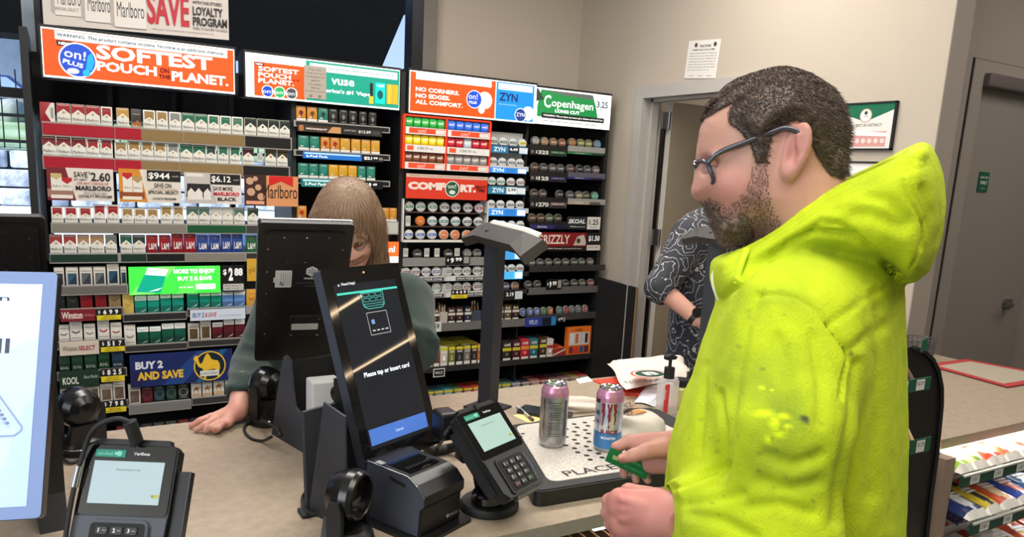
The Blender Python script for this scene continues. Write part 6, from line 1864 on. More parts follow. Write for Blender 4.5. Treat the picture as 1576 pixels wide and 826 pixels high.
def can(label,x,y,rot,art):
 t = thing('drink_can',label,'drink can',(x,y,ZP + .0015))
 z0 = ZP + .002
 body = bpy.data.materials.get('can_print_' + art) or bpy.data.materials.new('can_print_' + art)
 body.use_nodes = True
 p_ = body.node_tree.nodes['Principled BSDF']; p_.inputs['Metallic'].default_value = .75; p_.inputs['Roughness'].default_value = .28
 n_ = body.node_tree.nodes.new('ShaderNodeTexNoise'); n_.inputs['Scale'].default_value = 26; n_.inputs['Detail'].default_value = 4
 r_ = body.node_tree.nodes.new('ShaderNodeValToRGB'); tc_ = body.node_tree.nodes.new('ShaderNodeTexCoord')
 body.node_tree.links.new(tc_.outputs['Object'],n_.inputs[0]); body.node_tree.links.new(n_.outputs['Fac'],r_.inputs[0]); body.node_tree.links.new(r_.outputs[0],p_.inputs['Base Color'])
 e = r_.color_ramp.elements
 if art == 'silver':
  e[0].color,e[1].color = lin((140,142,146)),lin((196,196,196))
 else:
  e[0].color,e[1].color = lin((186,196,214)),lin((226,230,236))
 e[0].position,e[1].position = .4,.62
 pink = mat('can_pink',(206,146,176),.25,metal=.55)
 blue = mat('can_blue',(70,130,190),.3,metal=.5)
 o = np.array([x,y,z0])
 b = MB()
 pr_ = [(0,.004),(.022,.004),(.026,0),(.0325,.010),(.033,.03),(.033,.132),(.0325,.136),(.0285,.147),(.0265,.150)]
 ms = [M_CHROME] * 3 + [blue if art != 'silver' else body] + [body] + [pink] * 3
 if art != 'silver':
  pr_ = pr_[:5] + [(.033,.05),(.033,.122)] + pr_[5:]
  ms = [M_CHROME] * 3 + [blue] + [blue,body] + [pink] * 5
 else:
  pr_ = pr_[:5] + [(.033,.124)] + pr_[5:]
  ms = [M_CHROME] * 3 + [body] + [body] + [pink] * 5
 b.lathe(pr_,o,UZ,body,40,mats=ms[:len(pr_) - 1])
 def cyl_pt(a,z,r=.0334):
  a += rot
  return o + np.array([r * math.cos(a),r * math.sin(a),z])
 def band(a0,a1,z0_,z1_,c,n=8):
  for k in range(n):
   u,v = a0 + (a1 - a0) * k / n,a0 + (a1 - a0) * (k + 1) / n
   b.add([cyl_pt(u,z0_),cyl_pt(v,z0_),cyl_pt(v,z1_),cyl_pt(u,z1_)],[(0,1,2,3)],c)
 def curved_text(s,a,z,h,w,c,bold=.02):
  v,f,asp = text_geo(s,bold,2)
  b.add([cyl_pt(a + (p[0] / asp - .5) * w / .033,z + p[1] * h) for p in v],f,c)
 if art == 'silver':
  ink_ = mat('can_ink',(90,92,98),.4,metal=.3)
  for k,(w_,z_) in enumerate(((.030,.112),(.024,.106),(.030,.100),(.028,.088),(.026,.083),(.03,.078),(.022,.072),(.03,.062),(.026,.057),(.03,.052),(.024,.047),(.028,.036),(.026,.031))):
   band(.0 - w_ / .066,w_ / .066,z_,z_ + .0018,ink_)
  band(-.55,.55,.096,.0968,mat('can_ink2',(50,60,90),.4),12)
  band(.7,1.0,.03,.118,ink_,4); band(-1.0,-.8,.03,.118,mat('can_mirror',(220,220,220),.15,metal=1.0),4)
 else:
  red = mat('can_red',(140,44,66),.35,metal=.4)
  random.seed(4)
  for a,zlo in ((-.42,.066),(0.0,.060),(.42,.070)):
   n = 7
   for k in range(n):
    z1_,z0_ = .120 - (.120 - zlo) * k / n,.120 - (.120 - zlo) * (k + 1) / n
    j0,j1 = random.uniform(-.05,.05),random.uniform(-.05,.05)
    w0,w1 = .15 * (1 - .75 * k / n),.15 * (1 - .75 * (k + 1) / n)
    b.add([cyl_pt(a - w1 + j0,z0_),cyl_pt(a + w1 + j1,z0_),cyl_pt(a + w0 + j1,z1_),cyl_pt(a - w0 + j0,z1_)],[(0,1,2,3)],red)
  curved_text('JUICE',.06,.045,.012,.044,red,.05); curved_text('MONSTER',.06,.034,.006,.036,mat('can_white',(230,236,244),.4),.02)
  curved_text('ULTRA',-1.0,.07,.008,.02,red); curved_text('M',-.95,.088,.014,.012,mat('can_ink2',(50,60,90),.4))
  band(-.9,1.0,.0,.0,red,1)
  band(-1.3,-.75,.118,.128,mat('can_plum',(96,40,80),.3,metal=.5),4)
 b.build('body',t)
 b = MB()
 b.lathe([(.0265,.150),(.0275,.152),(.0265,.154),(.0245,.152),(.0235,.1475),(0,.1475)],o,UZ,M_CHROME,36)
 b.build('lid',t)
 b = MB()
 b.prism(rrect(.015,.024,.006,4),(o + np.array([0,0,.1485]),np.array([math.cos(rot),math.sin(rot),0]),np.array([-math.sin(rot),math.cos(rot),0]),UZ),.0012,M_CHROME)
 b.build('pull_tab',t)
 return t
vd = math.atan2(-1.45,-.98)
can('silver back of a tall pink topped drink can standing beside the camera pole',.981,1.452,vd + .1,'silver')
can('tall pink topped drink can with dark red claw marks behind the green card',1.088,1.378,vd - .05,'claw')
# wrapped sandwich
def blob(name,c,r,m,seed,amp=.18,n=28,k=16,flat=True,pw=2.6):
 rs = np.random.RandomState(seed)
 ph = rs.uniform(0,6.28,(8,3)); fq = rs.uniform(2,7,(8,3))
 b = MB(); vs = []
 for j in range(k + 1):
  a = math.pi / 2 * j / k if flat else -math.pi / 2 + math.pi * j / k
  for i in range(n):
   t = 2 * math.pi * i / n
   d = np.array([math.cos(a) * math.cos(t),math.cos(a) * math.sin(t),math.sin(a)])
   w = sum(math.sin(d @ fq[q] + ph[q,0]) for q in range(8)) / 8
   w += .35 * abs(math.sin(5 * t + 3 * math.sin(4 * a))) * math.cos(a) * .5
   s = 1 + amp * w
   dd = np.sign(d) * np.abs(d) ** (2 / pw)
   vs.append((c[0] + r[0] * dd[0] * s,c[1] + r[1] * dd[1] * s,c[2] + max(r[2] * dd[2] * s,0)))
 fs = [(j * n + i,j * n + (i + 1) % n,(j + 1) * n + (i + 1) % n,(j + 1) * n + i) for j in range(k) for i in range(n)]
 if flat: fs.append(tuple(range(n))[::-1])
 b.add(vs,fs,m,True)
 return b
sw = mat('sandwich_paper',(206,198,186),.6,bump=(40,.3))
cx,cy = 1.225,1.45
b = blob('sandwich',(cx,cy,ZP + .002),(.082,.06,.056),sw,5,.3)
for (u,v,w,h,c_) in ((-.02,.01,.05,.02,(70,44,30)),(.0,-.015,.06,.012,(206,132,36)),(-.03,-.012,.03,.014,(90,56,30)),(.02,.014,.05,.014,(214,150,60))):
 pts = []
 for i in range(9):
  a = 2 * math.pi * i / 9
  x,y = u + w / 2 * math.cos(a),v + h / 2 * math.sin(a)
  pts.append((cx + x,cy + y,ZP + .064 - 4.2 * (x * x + y * y * 1.6)))
 b.add(pts,[tuple(range(9))],col(c_,.5))
b.text('TBZ',(cx - .045,cy - .004,ZP + .068),np.array([.96,.1,.1]),np.array([-.1,.96,.2]),col((60,40,30)),w=.05,h=.02,bold=.03)
tag(b.build('wrapped_sandwich'),'sandwich wrapped in white paper with brown and orange print behind the hand','sandwich')
# phone, pen, notes
fl = lambda x,y,z=ZC: np.array(onz(x,y,z))
b = MB()
c = fl(822,634)
px_ = np.array([.62,-.78,0]); py_ = np.array([.78,.62,0])
b.prism(rrect(.150,.075,.010),(np.array([1.155,1.755,ZC]),px_,py_,UZ),.008,M_CASE)
b.prism(rrect(.144,.069,.008),(np.array([1.155,1.755,ZC + .008]),px_,py_,UZ),.0006,mat('phone_glass',(30,42,52),.08,spec=.8))
tag(b.build('smartphone'),'dark smartphone lying on the counter behind the silver can','phone')
b = MB(); a,c = fl(796,625,ZC + .005),fl(820,646,ZC + .005)
b.cyl(a,a + (c - a) * .8,.0042,col((186,182,176),.4),10); b.cyl(a + (c - a) * .8,c,.0046,col((90,80,72),.4),10)
tag(b.build('pen'),'pale pen lying on the yellow note beside the smartphone','pen')
b = MB(); q = [fl(789,639,ZC + .0008),fl(806,634,ZC + .0008),fl(836,645,ZC + .0008),fl(815,651,ZC + .0008)]
b.add(q + [p - np.array([0,0,.0007]) for p in q],[(0,3,2,1),(0,1,5,4),(1,2,6,5),(2,3,7,6),(3,0,4,7)][0:],col((228,206,140),.8))
tag(b.build('sticky_note'),'yellow sticky note under the pale pen','note')
b = MB(); q = [fl(886,583,ZC + .0008),fl(905,579,ZC + .0008),fl(913,586,ZC + .0008),fl(892,590,ZC + .0008)]
b.add(q + [p - np.array([0,0,.0007]) for p in q],[(0,3,2,1),(0,1,5,4),(1,2,6,5),(2,3,7,6),(3,0,4,7)],M_PAPER)
tag(b.build('paper_slip'),'small white paper slip at the rear counter edge by the red folder','paper')
b = blob('napkin',(1.285,1.775,ZC + .0005),(.075,.055,.03),mat('napkin',(214,202,188),.8,bump=(30,.3)),9,.34,30,14,True,2.2)
tag(b.build('napkin'),'crumpled cream napkin on the counter between the two cans','napkin')
b = MB()
q = [fl(912,584,ZC + .004),fl(960,579,ZC + .004),fl(1040,612,ZC + .004),fl(958,607,ZC + .004)]
rdm = col((206,62,44),.5)
b.add(q + [p - np.array([0,0,.004]) for p in q],[(0,3,2,1),(0,1,5,4),(1,2,6,5),(2,3,7,6),(3,0,4,7)],rdm)
for i in range(4):
 c0,c1_ = q[i] * .8 + sum(q) * .05,q[(i + 1) % 4] * .8 + sum(q) * .05
 b.tube([c0 + UZ * .0006,c1_ + UZ * .0006],.0012,col((226,120,96),.5),6)
tag(b.build('red_folder'),'flat red folder under the white bags near the doorway','folder')
# two folded white carrier bags, one on the other
def bagmesh(name,corners,z0,th,m,seed,n=18,logo=True):
 rs = np.random.RandomState(seed)
 ph = rs.uniform(0,6.28,12); fr2 = rs.uniform(3,11,(12,2))
 c = [np.array(q) for q in corners]
 b = MB(); top = []
 for j in range(n + 1):
  v = j / n
  for i in range(n + 1):
   u = i / n
   p = (c[0] * (1 - u) + c[1] * u) * (1 - v) + (c[3] * (1 - u) + c[2] * u) * v
   e = min(u,1 - u,v,1 - v)
   hgt = th * min(1,(e * 6) ** .5) if e > 0 else 0
   w = sum(math.sin(fr2[q,0] * u * 2 + fr2[q,1] * v * 2 + ph[q]) for q in range(12)) / 12
   jit = .012 * math.sin(9 * u + ph[0]) * math.sin(7 * v + ph[1])
   top.append((p[0] + jit,p[1] + jit * .6,z0 + max(0.0006,hgt * (1 + .45 * w))))
 fs = [(j * (n + 1) + i,j * (n + 1) + i + 1,(j + 1) * (n + 1) + i + 1,(j + 1) * (n + 1) + i) for j in range(n) for i in range(n)]
 b.add(top,fs,m,True)
 low = [(p[0],p[1],z0) for p in top]
 b.add(low,[f[::-1] for f in fs],m)
 return b,c
bagm = mat('carrier_bag',(226,218,206),.45,bump=(18,.25))
bagm2 = mat('carrier_bag_cool',(214,218,224),.4,bump=(18,.25))
q = [fl(975,622),fl(1052,632),fl(1068,585),fl(1000,588)]
b,_ = bagmesh('bag',q,ZC + .0045,.02,bagm2,3)
tag(b.build('carrier_bag'),'crumpled blue white carrier bag under the lettered bag','bag')
q = [fl(962,614),fl(1062,592),fl(1050,563),fl(934,572)]
b,c = bagmesh('bag',q,ZC + .03,.026,bagm,8)
lx = (c[1] - c[0]); lx /= np.linalg.norm(lx); lx = np.array([.999,-.03,0]); ly = np.array([.03,.999,0])
cz = ZC + .073
lc = np.array(onz(1000,575,cz))
for r_,cc,dz in ((1.0,(206,84,60),0),(.87,(230,222,212),.0005),(.76,(24,66,48),.001)):
 b.add([lc + lx * .066 * r_ * math.cos(2 * math.pi * i / 32) + ly * .050 * r_ * math.sin(2 * math.pi * i / 32) + UZ * dz for i in range(32)],[tuple(range(32))],col(cc,.5))
b.text('n',lc + lx * -.022 - ly * .018 + UZ * .0016,lx,ly,col((236,232,224),.5),w=.045,h=.036,bold=.06)
l2 = np.array(onz(968,591,cz))
b.text('true',l2,lx,ly,col((70,70,68),.5),w=.062,h=.034); b.text('north',l2 + lx * .068,lx,ly,col((26,40,34),.5),w=.098,h=.034,bold=.03)
tag(b.build('carrier_bag'),'white carrier bag with a round green logo lying on top','bag')
# pump bottle
st = thing('pump_bottle','clear hand sanitizer bottle with black pump and red label','bottle',(1.50,1.635,ZC))
clr = mat('clear_plastic',(226,222,222),.12,alpha=.55)
o = np.array([1.50,1.635,ZC + .001])
b = MB(); b.T = Matrix.Translation(o)
b.prism(rrect(.062,.040,.012),((0,0,0),LX,LY,LZ),.098,clr); b.prism(rrect(.056,.036,.012),((0,0,.098),LX,LY,LZ),.008,clr); b.build('bottle',st)
b = MB(); b.T = Matrix.Translation(o); b.prism(rrect(.054,.033,.010),((0,0,.003),LX,LY,LZ),.022,mat('gel',(196,160,150),.2)); b.build('gel',st)
b = MB(); b.T = Matrix.Translation(o); b.prism([(-.029,.006),(-.012,.006),(-.012,.094),(-.029,.094)],((0,-.0205,0),LX,LZ,-LY),.0006,col((206,50,56),.4))
b.text('HAND',(-.0235,-.0213,.05),LZ,-LX,col((240,220,216)),w=.03,h=.008); b.build('label',st)
b = MB(); b.T = Matrix.Translation(o); b.cyl((0,0,.106),(0,0,.138),.0155,M_BLACKM,20); b.cyl((0,0,.138),(0,0,.165),.005,M_BLACKM,12)
b.prism([(-.018,.162),(.014,.162),(.02,.170),(.0,.178),(-.02,.172)],((0,-.008,0),LX,LZ,LY),.016,M_BLACKM); b.build('pump',st)
b = MB(); o = np.array([1.575,1.66,ZC + .0005])
b.lathe([(0,0),(.026,0),(.027,.004),(.027,.062),(.022,.07),(0,.07)],o,UZ,mat('yellow_jar',(196,194,120),.4),26); b.lathe([(.024,.07),(.025,.072),(.025,.09),(0,.092)],o,UZ,M_CASE,24)
tag(b.build('small_jar'),'small yellow green jar with dark lid beside the pump bottle','jar')
b = MB(); b.cyl((1.68,1.72,ZC),(1.68,1.72,ZC + .085),.022,M_CASE,24); b.cyl((1.68,1.72,ZC + .085),(1.68,1.72,ZC + .097),.014,M_CASE,20)
tag(b.build('dark_canister'),'dark canister behind the pump bottle against the second pole','canister')
b = MB(); q = [fl(1000,628,ZC + .001),fl(1022,624,ZC + .001),fl(1034,640,ZC + .001),fl(1010,640,ZC + .001)]
b.add(q + [p - np.array([0,0,.0008]) for p in q],[(0,3,2,1),(0,1,5,4),(1,2,6,5),(2,3,7,6),(3,0,4,7)],col((226,208,140),.8))
tag(b.build('sticky_note'),'yellow sticky note in front of the pump bottle','note')
# ================================================================== RIGHT END OF THE COUNTER
# red edged counter mat
q = [np.array(onz(*p,ZC + .001)) for p in ((1486,553.5),(1424,562),(1550,597),(1640,582))]
mt = thing('counter_mat','beige counter mat with a red border on the far end of the counter','mat',q[0])
b = MB()
cen = sum(q) / 4
def ring(s0,s1,z,m):
 a = [cen + (p - cen) * s0 + UZ * z for p in q]; c = [cen + (p - cen) * s1 + UZ * z for p in q]
 b.add(a + c,[(i,(i + 1) % 4,4 + (i + 1) % 4,4 + i) for i in range(4)],m)
red = col((166,40,44),.5)
b.add(q + [p + UZ * .004 for p in q],[(0,1,2,3)] + [(i,4 + i,4 + (i + 1) % 4,(i + 1) % 4) for i in range(4)],col((90,24,28),.5))
ring(1.0,.9,.004,red); ring(.9,.885,.0042,col((214,110,96),.5)); ring(.885,.8,.004,red)
b.build('border',mt)
b = MB()
b.add([cen + (p - cen) * .8 + UZ * .004 for p in q],[(0,1,2,3)],mat('mat_inlay',(176,164,146),.5,noise=(40,.3),rgb2=(160,148,130)))
b.build('inlay',mt)
# narrow black merchandiser at the end of the counter
er = thing('snack_stand','narrow black floor stand with green price strips behind the yellow hoodie','display stand',(1.9,1.05,0))
YE = 1.12
b = MB()
pp = [ony(x,y,YE) for x,y in ((1404,534),(1420,540),(1433,552),(1442,570),(1447,596),(1447,622),(1441,690),(1431,760),(1424,826))]
pl = [(p[0],p[2]) for p in pp] + [(pp[-1][0] - .0,0.0),(1.70,0.0),(1.70,pp[0][2] + .01)]
b.prism(pl[::-1],((0,YE,0),UX,UZ,UY),.02,mat('stand_back_board',(26,25,24),.4))
b.build('back_board',er)
b = MB()
rim = [np.array([p[0],YE - .004,p[1]]) for p in pl[:10]]
b.tube(rim,.006,M_CASE,8)
b.build('edge_rim',er)
for k,(y0,y1,ys) in enumerate(((579,598,1.0),(671,692,.98))):
 a,c = ony(1432,y0,ys),ony(1432,y1,ys)
 xr = float(a[0]); z1,z0 = float(a[2]),float(c[2])
 b = MB()
 b.box((1.62,ys,z0),(xr,YE,z0 + .006),M_BLACK)
 b.box((1.62,ys - .003,z0),(xr,ys,z1),col((30,84,62),.4))
 F = Face(b,xr - .2,xr,z0,z1,ys - .0034)
 F.rect(.72,.08,.88,.92,(214,212,204)); F.text('$2.29',.74,.45,INK,w=.12,h=.3); F.rect(.4,.08,.56,.92,(214,212,204))
 b.build('shelf',er)
 for j in range(5):
  b = MB()
  for i in range(3):
   x = xr - .028 - .03 * j + .009 * i
   cc = ((120,96,78),(214,180,150))[k]
   b.cyl((x,ys + .015 + .01 * i,z0 + .007),(x - .012,ys + .05 + .01 * i,z1 + .03 + .004 * i),.0052,col(tuple(min(255,q_ + 12 * i) for q_ in cc),.5),8)
  tag(b.build('jerky_bundle'),['brown jerky stick bundle','pale wrapped stick bundle'][k] + ', %s from the rim, %s shelf of black stand' % (ORD[j],('upper','lower')[k]),'snack sticks','sticks on the black stand')
b = MB(); p = ony(1424,530,1.08)
b.prism([(-.012,-.02),(.014,-.012),(.006,.018),(-.012,.012)],((p[0],1.08,p[2]),UX,UZ,UY),.002,col((30,90,66),.4))
o = b.build('topper_card',er)
# wire basket on the counter behind the stand
wb_ = MB(); p = onz(1413,552,ZC)
wm_ = mat('basket_wire',(96,98,100),.4,metal=.7)
for k in range(4):
 z = ZC + .004 + .028 * k
 wb_.tube([(p[0] + .05 * math.cos(t) * (1 + .05 * k),p[1] + .05 * math.sin(t) * (1 + .05 * k),z) for t in np.linspace(0,6.283,17)[:-1]],.0022,wm_,6,closed=True)
for i in range(16):
 t = 6.283 * i / 16
 wb_.tube([(p[0] + .05 * math.cos(t),p[1] + .05 * math.sin(t),ZC + .003),(p[0] + .0575 * math.cos(t),p[1] + .0575 * math.sin(t),ZC + .088)],.0018,wm_,6)
tag(wb_.build('wire_basket'),'small grey wire basket on the counter above the black stand','basket')
# snack shelves under the counter
ss = thing('snack_shelves','black under counter shelves with green price rails','shelves',(2.6,1.2,0))
SH = [(ZC - .088,1.075,.022),(.742,1.03,.05),(.595,.985,.06)]
for k,(z,yf,rise) in enumerate(SH):
 b = MB()
 n = 22
 for i in range(n):
  y = yf + .012 + .42 * i / n
  b.tube([(2.08,y,z + rise * i / n),(3.1,y,z + rise * i / n)],.002,M_BLACK,6)
 b.box((2.08,yf,z - .022),(3.1,yf + .008,z + .012),col((28,66,52),.4))
 b.box((2.08,yf - .003,z + .008),(3.1,yf + .004,z + .013),col((190,190,180),.3))
 F = Face(b,2.08,3.1,z - .02,z + .007,yf - .0006)
 for i in range(9):
  u = .035 + .115 * i
  F.rect(u,.05,u + .045,.95,(206,206,198)); F.text('2/$5',u + .006,.3,INK,w=.03,h=.4)
 b.build('shelf',ss)
b = MB(); b.box((2.08,1.52,.3),(3.1,1.55,ZC - .032),M_BLACKM); b.build('back_panel',ss)
b = MB(); b.box((3.1,.98,0),(3.14,1.6,ZC - .032),M_SIDE); b.build('end_panel',ss)
def snack(x,k,row,w,d,c1,c2,txt,label,th=.022,tilt=0.0):
 z,yf,rise = SH[k]
 y0 = yf + .02 + .165 * row
 sl = rise / .42
 o = np.array([x,y0,z + .004 + sl * .165 * row + .002])
 X = np.array([math.cos(tilt),math.sin(tilt),0]); Yv = np.array([-math.sin(tilt),math.cos(tilt),sl]); Yv /= np.linalg.norm(Yv); N = np.cross(X,Yv)
 b = MB(); n = 10
 top = []
 for j in range(n + 1):
  for i in range(n + 1):
   u,v = i / n,j / n
   hgt = th * (1 - (2 * u - 1) ** 4) ** .5 * (1 - (2 * v - 1) ** 6) ** .5
   hgt += .003 * math.sin(13 * u + 3 * row) * math.sin(9 * v + x * 40) * (hgt / th)
   top.append(o + X * w * (u - .5) + Yv * d * v + N * (max(hgt,0) + .001))
 fs,ms = [],[]
 C1,C2,C3 = col(c1,.3),col(c2,.3),col((226,222,214),.3)
 for j in range(n):
  for i in range(n):
   f = (j * (n + 1) + i,j * (n + 1) + i + 1,(j + 1) * (n + 1) + i + 1,(j + 1) * (n + 1) + i)
   u,v = (i + .5) / n,(j + .5) / n
   m_ = C3 if (v < .1 or v > .9) else (C2 if ((u - .5) ** 2 * 1.4 + (v - .36) ** 2) < .06 or (v > .74 and u > .4) else C1)
   b.add([top[q_] for q_ in f],[(0,1,2,3)],m_,True)
 low = [p - N * np.dot(p - o,N) for p in top]
 ring_ = [j * (n + 1) for j in range(n + 1)]
 b.add([low[0],low[n],low[-1],low[-1 - n]],[(0,3,2,1)],C1)
 for t_ in (.46,.54):
  b.prism([(-w * .3,0),(w * .3,0),(w * .26,.008),(-w * .28,.01)],(o + Yv * d * t_ + N * (th + .003),X,Yv,N),.0004,col((246,244,238),.4))
 o_ = b.build('snack_pack')
 tag(o_,label,'snack pack','snack packs under the counter')
 return o_
LN = ('top','middle','bottom')
plans = [
 (0,0,[((150,190,60),(230,230,120),'LIME','lime green',.08),((206,196,120),(120,150,60),'PEAR','pale green',.08),((196,60,40),(240,200,180),'CHILI','red orange',.09),((214,80,44),(240,220,200),'SPICE','orange',.09),((220,214,206),(200,80,60),'MINT','white and red',.09),((214,186,140),(180,90,60),'NUTS','tan',.09)]),
 (0,1,[((186,44,36),(230,150,120),'HOT','dark red',.1),((226,222,216),(150,170,190),'WAFER','white',.11),((222,224,226),(110,160,200),'MILK','white and blue',.11),((60,40,36),(150,120,90),'COCOA','dark brown',.1),((206,190,150),(170,60,50),'CRISP','cream',.1)]),
 (1,0,[((38,50,100),(220,220,226),'CHIPS','navy and white',.1),((214,190,60),(50,50,60),'GOLD','yellow',.08),((212,92,60),(240,210,170),'PEACH','orange red',.09),((58,84,170),(220,120,80),'COOKIE','blue with an orange picture',.1),((70,140,200),(226,226,226),'WAVE','sky blue',.1)]),
 (1,1,[((200,60,50),(236,180,90),'FRUIT','red',.1),((226,130,60),(240,220,190),'HONEY','orange',.1),((50,70,160),(230,150,110),'COOKIE','blue',.1),((60,90,180),(230,230,236),'CREAM','blue and white',.1),((110,180,214),(240,240,240),'COOL','pale blue',.1)]),
 (2,0,[((222,170,130),(240,230,220),'ROLL','peach',.1),((230,224,216),(190,60,50),'CREME','white with red ring',.11),((226,220,212),(200,150,60),'CAKE','white and gold',.11),((220,90,50),(240,190,60),'FIRE','orange red',.1),((206,60,40),(240,210,80),'SPARK','red and yellow',.1)]),
 (2,1,[((226,150,60),(240,220,180),'CORN','orange',.1),((236,226,214),(210,120,80),'BUN','cream',.11),((90,80,120),(230,226,236),'BERRY','purple',.1),((214,70,50),(240,220,90),'SALSA','red',.1),((220,200,90),(200,80,50),'CHEESE','yellow',.1)])]
for k,row,items in plans:
 x = 2.10
 for i,(c1,c2,t,w_,wd) in enumerate(items):
  x += wd * .5
  snack(x,k,row,wd,.17,c1,c2,t,'%s snack pack, %s from end panel, %s shelf, %s row' % (w_,ORD[i],LN[k],('front','rear')[row]),tilt=random.uniform(-.06,.06))
  x += wd * .5 - .002
# wire shelf with dark bars under the front edge of the counter
b = MB()
for i in range(12):
 x = .80 + .028 * i
 b.tube([(x,1.16,ZC - .10),(x,1.5,ZC - .085)],.0022,col((150,110,70),.4),6)
b.box((.75,1.15,ZC - .112),(2.02,1.156,ZC - .10),col((90,66,50),.5))
b.box((.75,1.16,ZC - .115),(2.02,1.55,ZC - .112),col((40,26,20),.5))
tag(b.build('wire_shelf'),'brown wire shelf right under the counter front below the fist','shelf')
# ceiling lamps further along the shop (seen mirrored in the kiosk glass)
for k,(p0,p1,w_) in enumerate((((5.28,-1.1),(5.33,-.17),'nearer'),((7.25,-1.6),(7.46,-.2),'farther'))):
 b = MB(); a,c = np.array([*p0,CEIL - .05]),np.array([*p1,CEIL - .05])
 b.tube([a,c],.012,mat('lamp_tube',(255,226,184),.4,emit=14.0),8)
 b.box((min(p0[0],p1[0]) - .02,p0[1],CEIL - .04),(max(p0[0],p1[0]) + .02,p1[1],CEIL),M_FRAME)
 tag(b.build('ceiling_lamp'),'slim warm ceiling lamp tube, the %s one along the shop' % w_,'lamp')
# ================================================================== PEOPLE (sculpted as distance fields, meshed once)
import openvdb
class Vol:
 """dense distance field on a box in some local frame; axes u, v, w"""
 def __init__(s,lo,hi,h):
  s.lo,s.h = np.array(lo,float),h
  s.n = np.ceil((np.array(hi) - lo) / h).astype(int) + 1
  ax = [np.float32(lo[i] + h * np.arange(s.n[i])) for i in range(3)]
  s.U,s.V,s.W = ax[0][:,None,None],ax[1][None,:,None],ax[2][None,None,:]
  s.d = np.full(tuple(s.n),1.0,np.float32)
 def cap(s,a,b,ra,rb=None,sq=None):
  """tapered capsule; sq scales the distance along one axis (flattened section)"""
  rb = ra if rb is None else rb
  a,b = np.array(a,np.float32),np.array(b,np.float32)
  k = np.ones(3,np.float32) if sq is None else np.array(sq,np.float32)
  ba = (b - a) / k
  L2 = float(ba @ ba) + 1e-12
  x,y,z = (s.U - a[0]) / k[0],(s.V - a[1]) / k[1],(s.W - a[2]) / k[2]
  t = np.clip((x * ba[0] + y * ba[1] + z * ba[2]) / L2,0,1)
  return np.sqrt((x - t * ba[0]) ** 2 + (y - t * ba[1]) ** 2 + (z - t * ba[2]) ** 2) - (ra + (rb - ra) * t)
 def ell(s,c,r,R=None):
  x,y,z = s.U - c[0],s.V - c[1],s.W - c[2]
  if R is not None:
   R = np.array(R,np.float32)
   x,y,z = R[0,0] * x + R[0,1] * y + R[0,2] * z,R[1,0] * x + R[1,1] * y + R[1,2] * z,R[2,0] * x + R[2,1] * y + R[2,2] * z
  q = np.sqrt((x / r[0]) ** 2 + (y / r[1]) ** 2 + (z / r[2]) ** 2)
  return (q - 1) * min(r)
 def poly2(s,pts):
  """signed distance (negative inside) to a closed polygon in the u, w plane, shape (nu, 1, nw)"""
  P = np.array(pts,np.float32)
  x = s.U[:,0,0][:,None]; y = s.W[0,0,:][None,:]
  d = np.full((len(x),y.shape[1]),1e9,np.float32); ins = np.zeros(d.shape,bool)
  for i in range(len(P)):
   a,b = P[i],P[(i + 1) % len(P)]
   e = b - a
   t = np.clip(((x - a[0]) * e[0] + (y - a[1]) * e[1]) / (e @ e + 1e-12),0,1)
   d = np.minimum(d,(x - a[0] - t * e[0]) ** 2 + (y - a[1] - t * e[1]) ** 2)
   c = (a[1] > y) != (b[1] > y)
   xi = a[0] + (y - a[1]) * e[0] / (e[1] if abs(e[1]) > 1e-9 else 1e-9)
   ins ^= c & (x < xi)
  d = np.sqrt(d)
  return np.where(ins,-d,d)[:,None,:]
 def inflate(s,pts,W,R,v0=0.0,p=2.0,cam=None):
  """solid whose outline, seen from cam (local), is the polygon drawn on the plane v = v0; the half width follows the depth inside it"""
  g = Vol((s.lo[0] - .3,0,s.lo[2] - .3),(s.lo[0] + s.h * s.n[0] + .3,0,s.lo[2] + s.h * s.n[2] + .3),.003)
  d2 = g.poly2(pts)[:,0,:]
  if cam is None:
   t = np.ones_like(s.V); uu,ww = s.U + 0 * s.V,s.W + 0 * s.V
  else:
   t = ((v0 - cam[1]) / (s.V - cam[1])).astype(np.float32)
   uu,ww = cam[0] + (s.U - cam[0]) * t,cam[2] + (s.W - cam[2]) * t
  fu = np.clip((uu - g.lo[0]) / g.h,0,d2.shape[0] - 1.001); fw = np.clip((ww - g.lo[2]) / g.h,0,d2.shape[1] - 1.001)
  iu,iw = fu.astype(int),fw.astype(int); a,b = (fu - iu).astype(np.float32),(fw - iw).astype(np.float32)
  dd = (d2[iu,iw] * (1 - a) + d2[iu + 1,iw] * a) * (1 - b) + (d2[iu,iw + 1] * (1 - a) + d2[iu + 1,iw + 1] * a) * b
  dd = (dd / t).astype(np.float32)
  sI = np.clip(-dd / R,0,1)
  hw = W * (1 - (1 - sI) ** p) ** (1 / p)
  av = np.abs(s.V - v0)
  return np.where(dd > 0,np.sqrt(np.maximum(av - .02,0) ** 2 * .3 + dd ** 2),(av - hw) * .6)
 def blur(s,n=1):
  for _ in range(n):
   for ax in range(3):
    d = s.d
    p = np.pad(d,[(1,1) if i == ax else (0,0) for i in range(3)],mode='edge')
    sl = [slice(None)] * 3
    def S(k):
     q = list(sl); q[ax] = slice(k,k + d.shape[ax]); return tuple(q)
    s.d = .25 * p[S(0)] + .5 * p[S(1)] + .25 * p[S(2)]
  return s
 def mesh(s):
  g = openvdb.FloatGrid(background=1.0)
  g.copyFromArray(np.ascontiguousarray(np.clip(s.d,-1,1).astype(np.float32)))
  v,t,q = g.convertToPolygons(0.0,0.0)
  q = q[:,::-1].copy() if len(q) else q
  return v * s.h + s.lo,q
def smin(a,b,k):
 h = np.clip(.5 + .5 * (b - a) / k,0,1)
 return b + (a - b) * h - k * h * (1 - h)
def smax(a,b,k):
 return -smin(-a,-b,k)
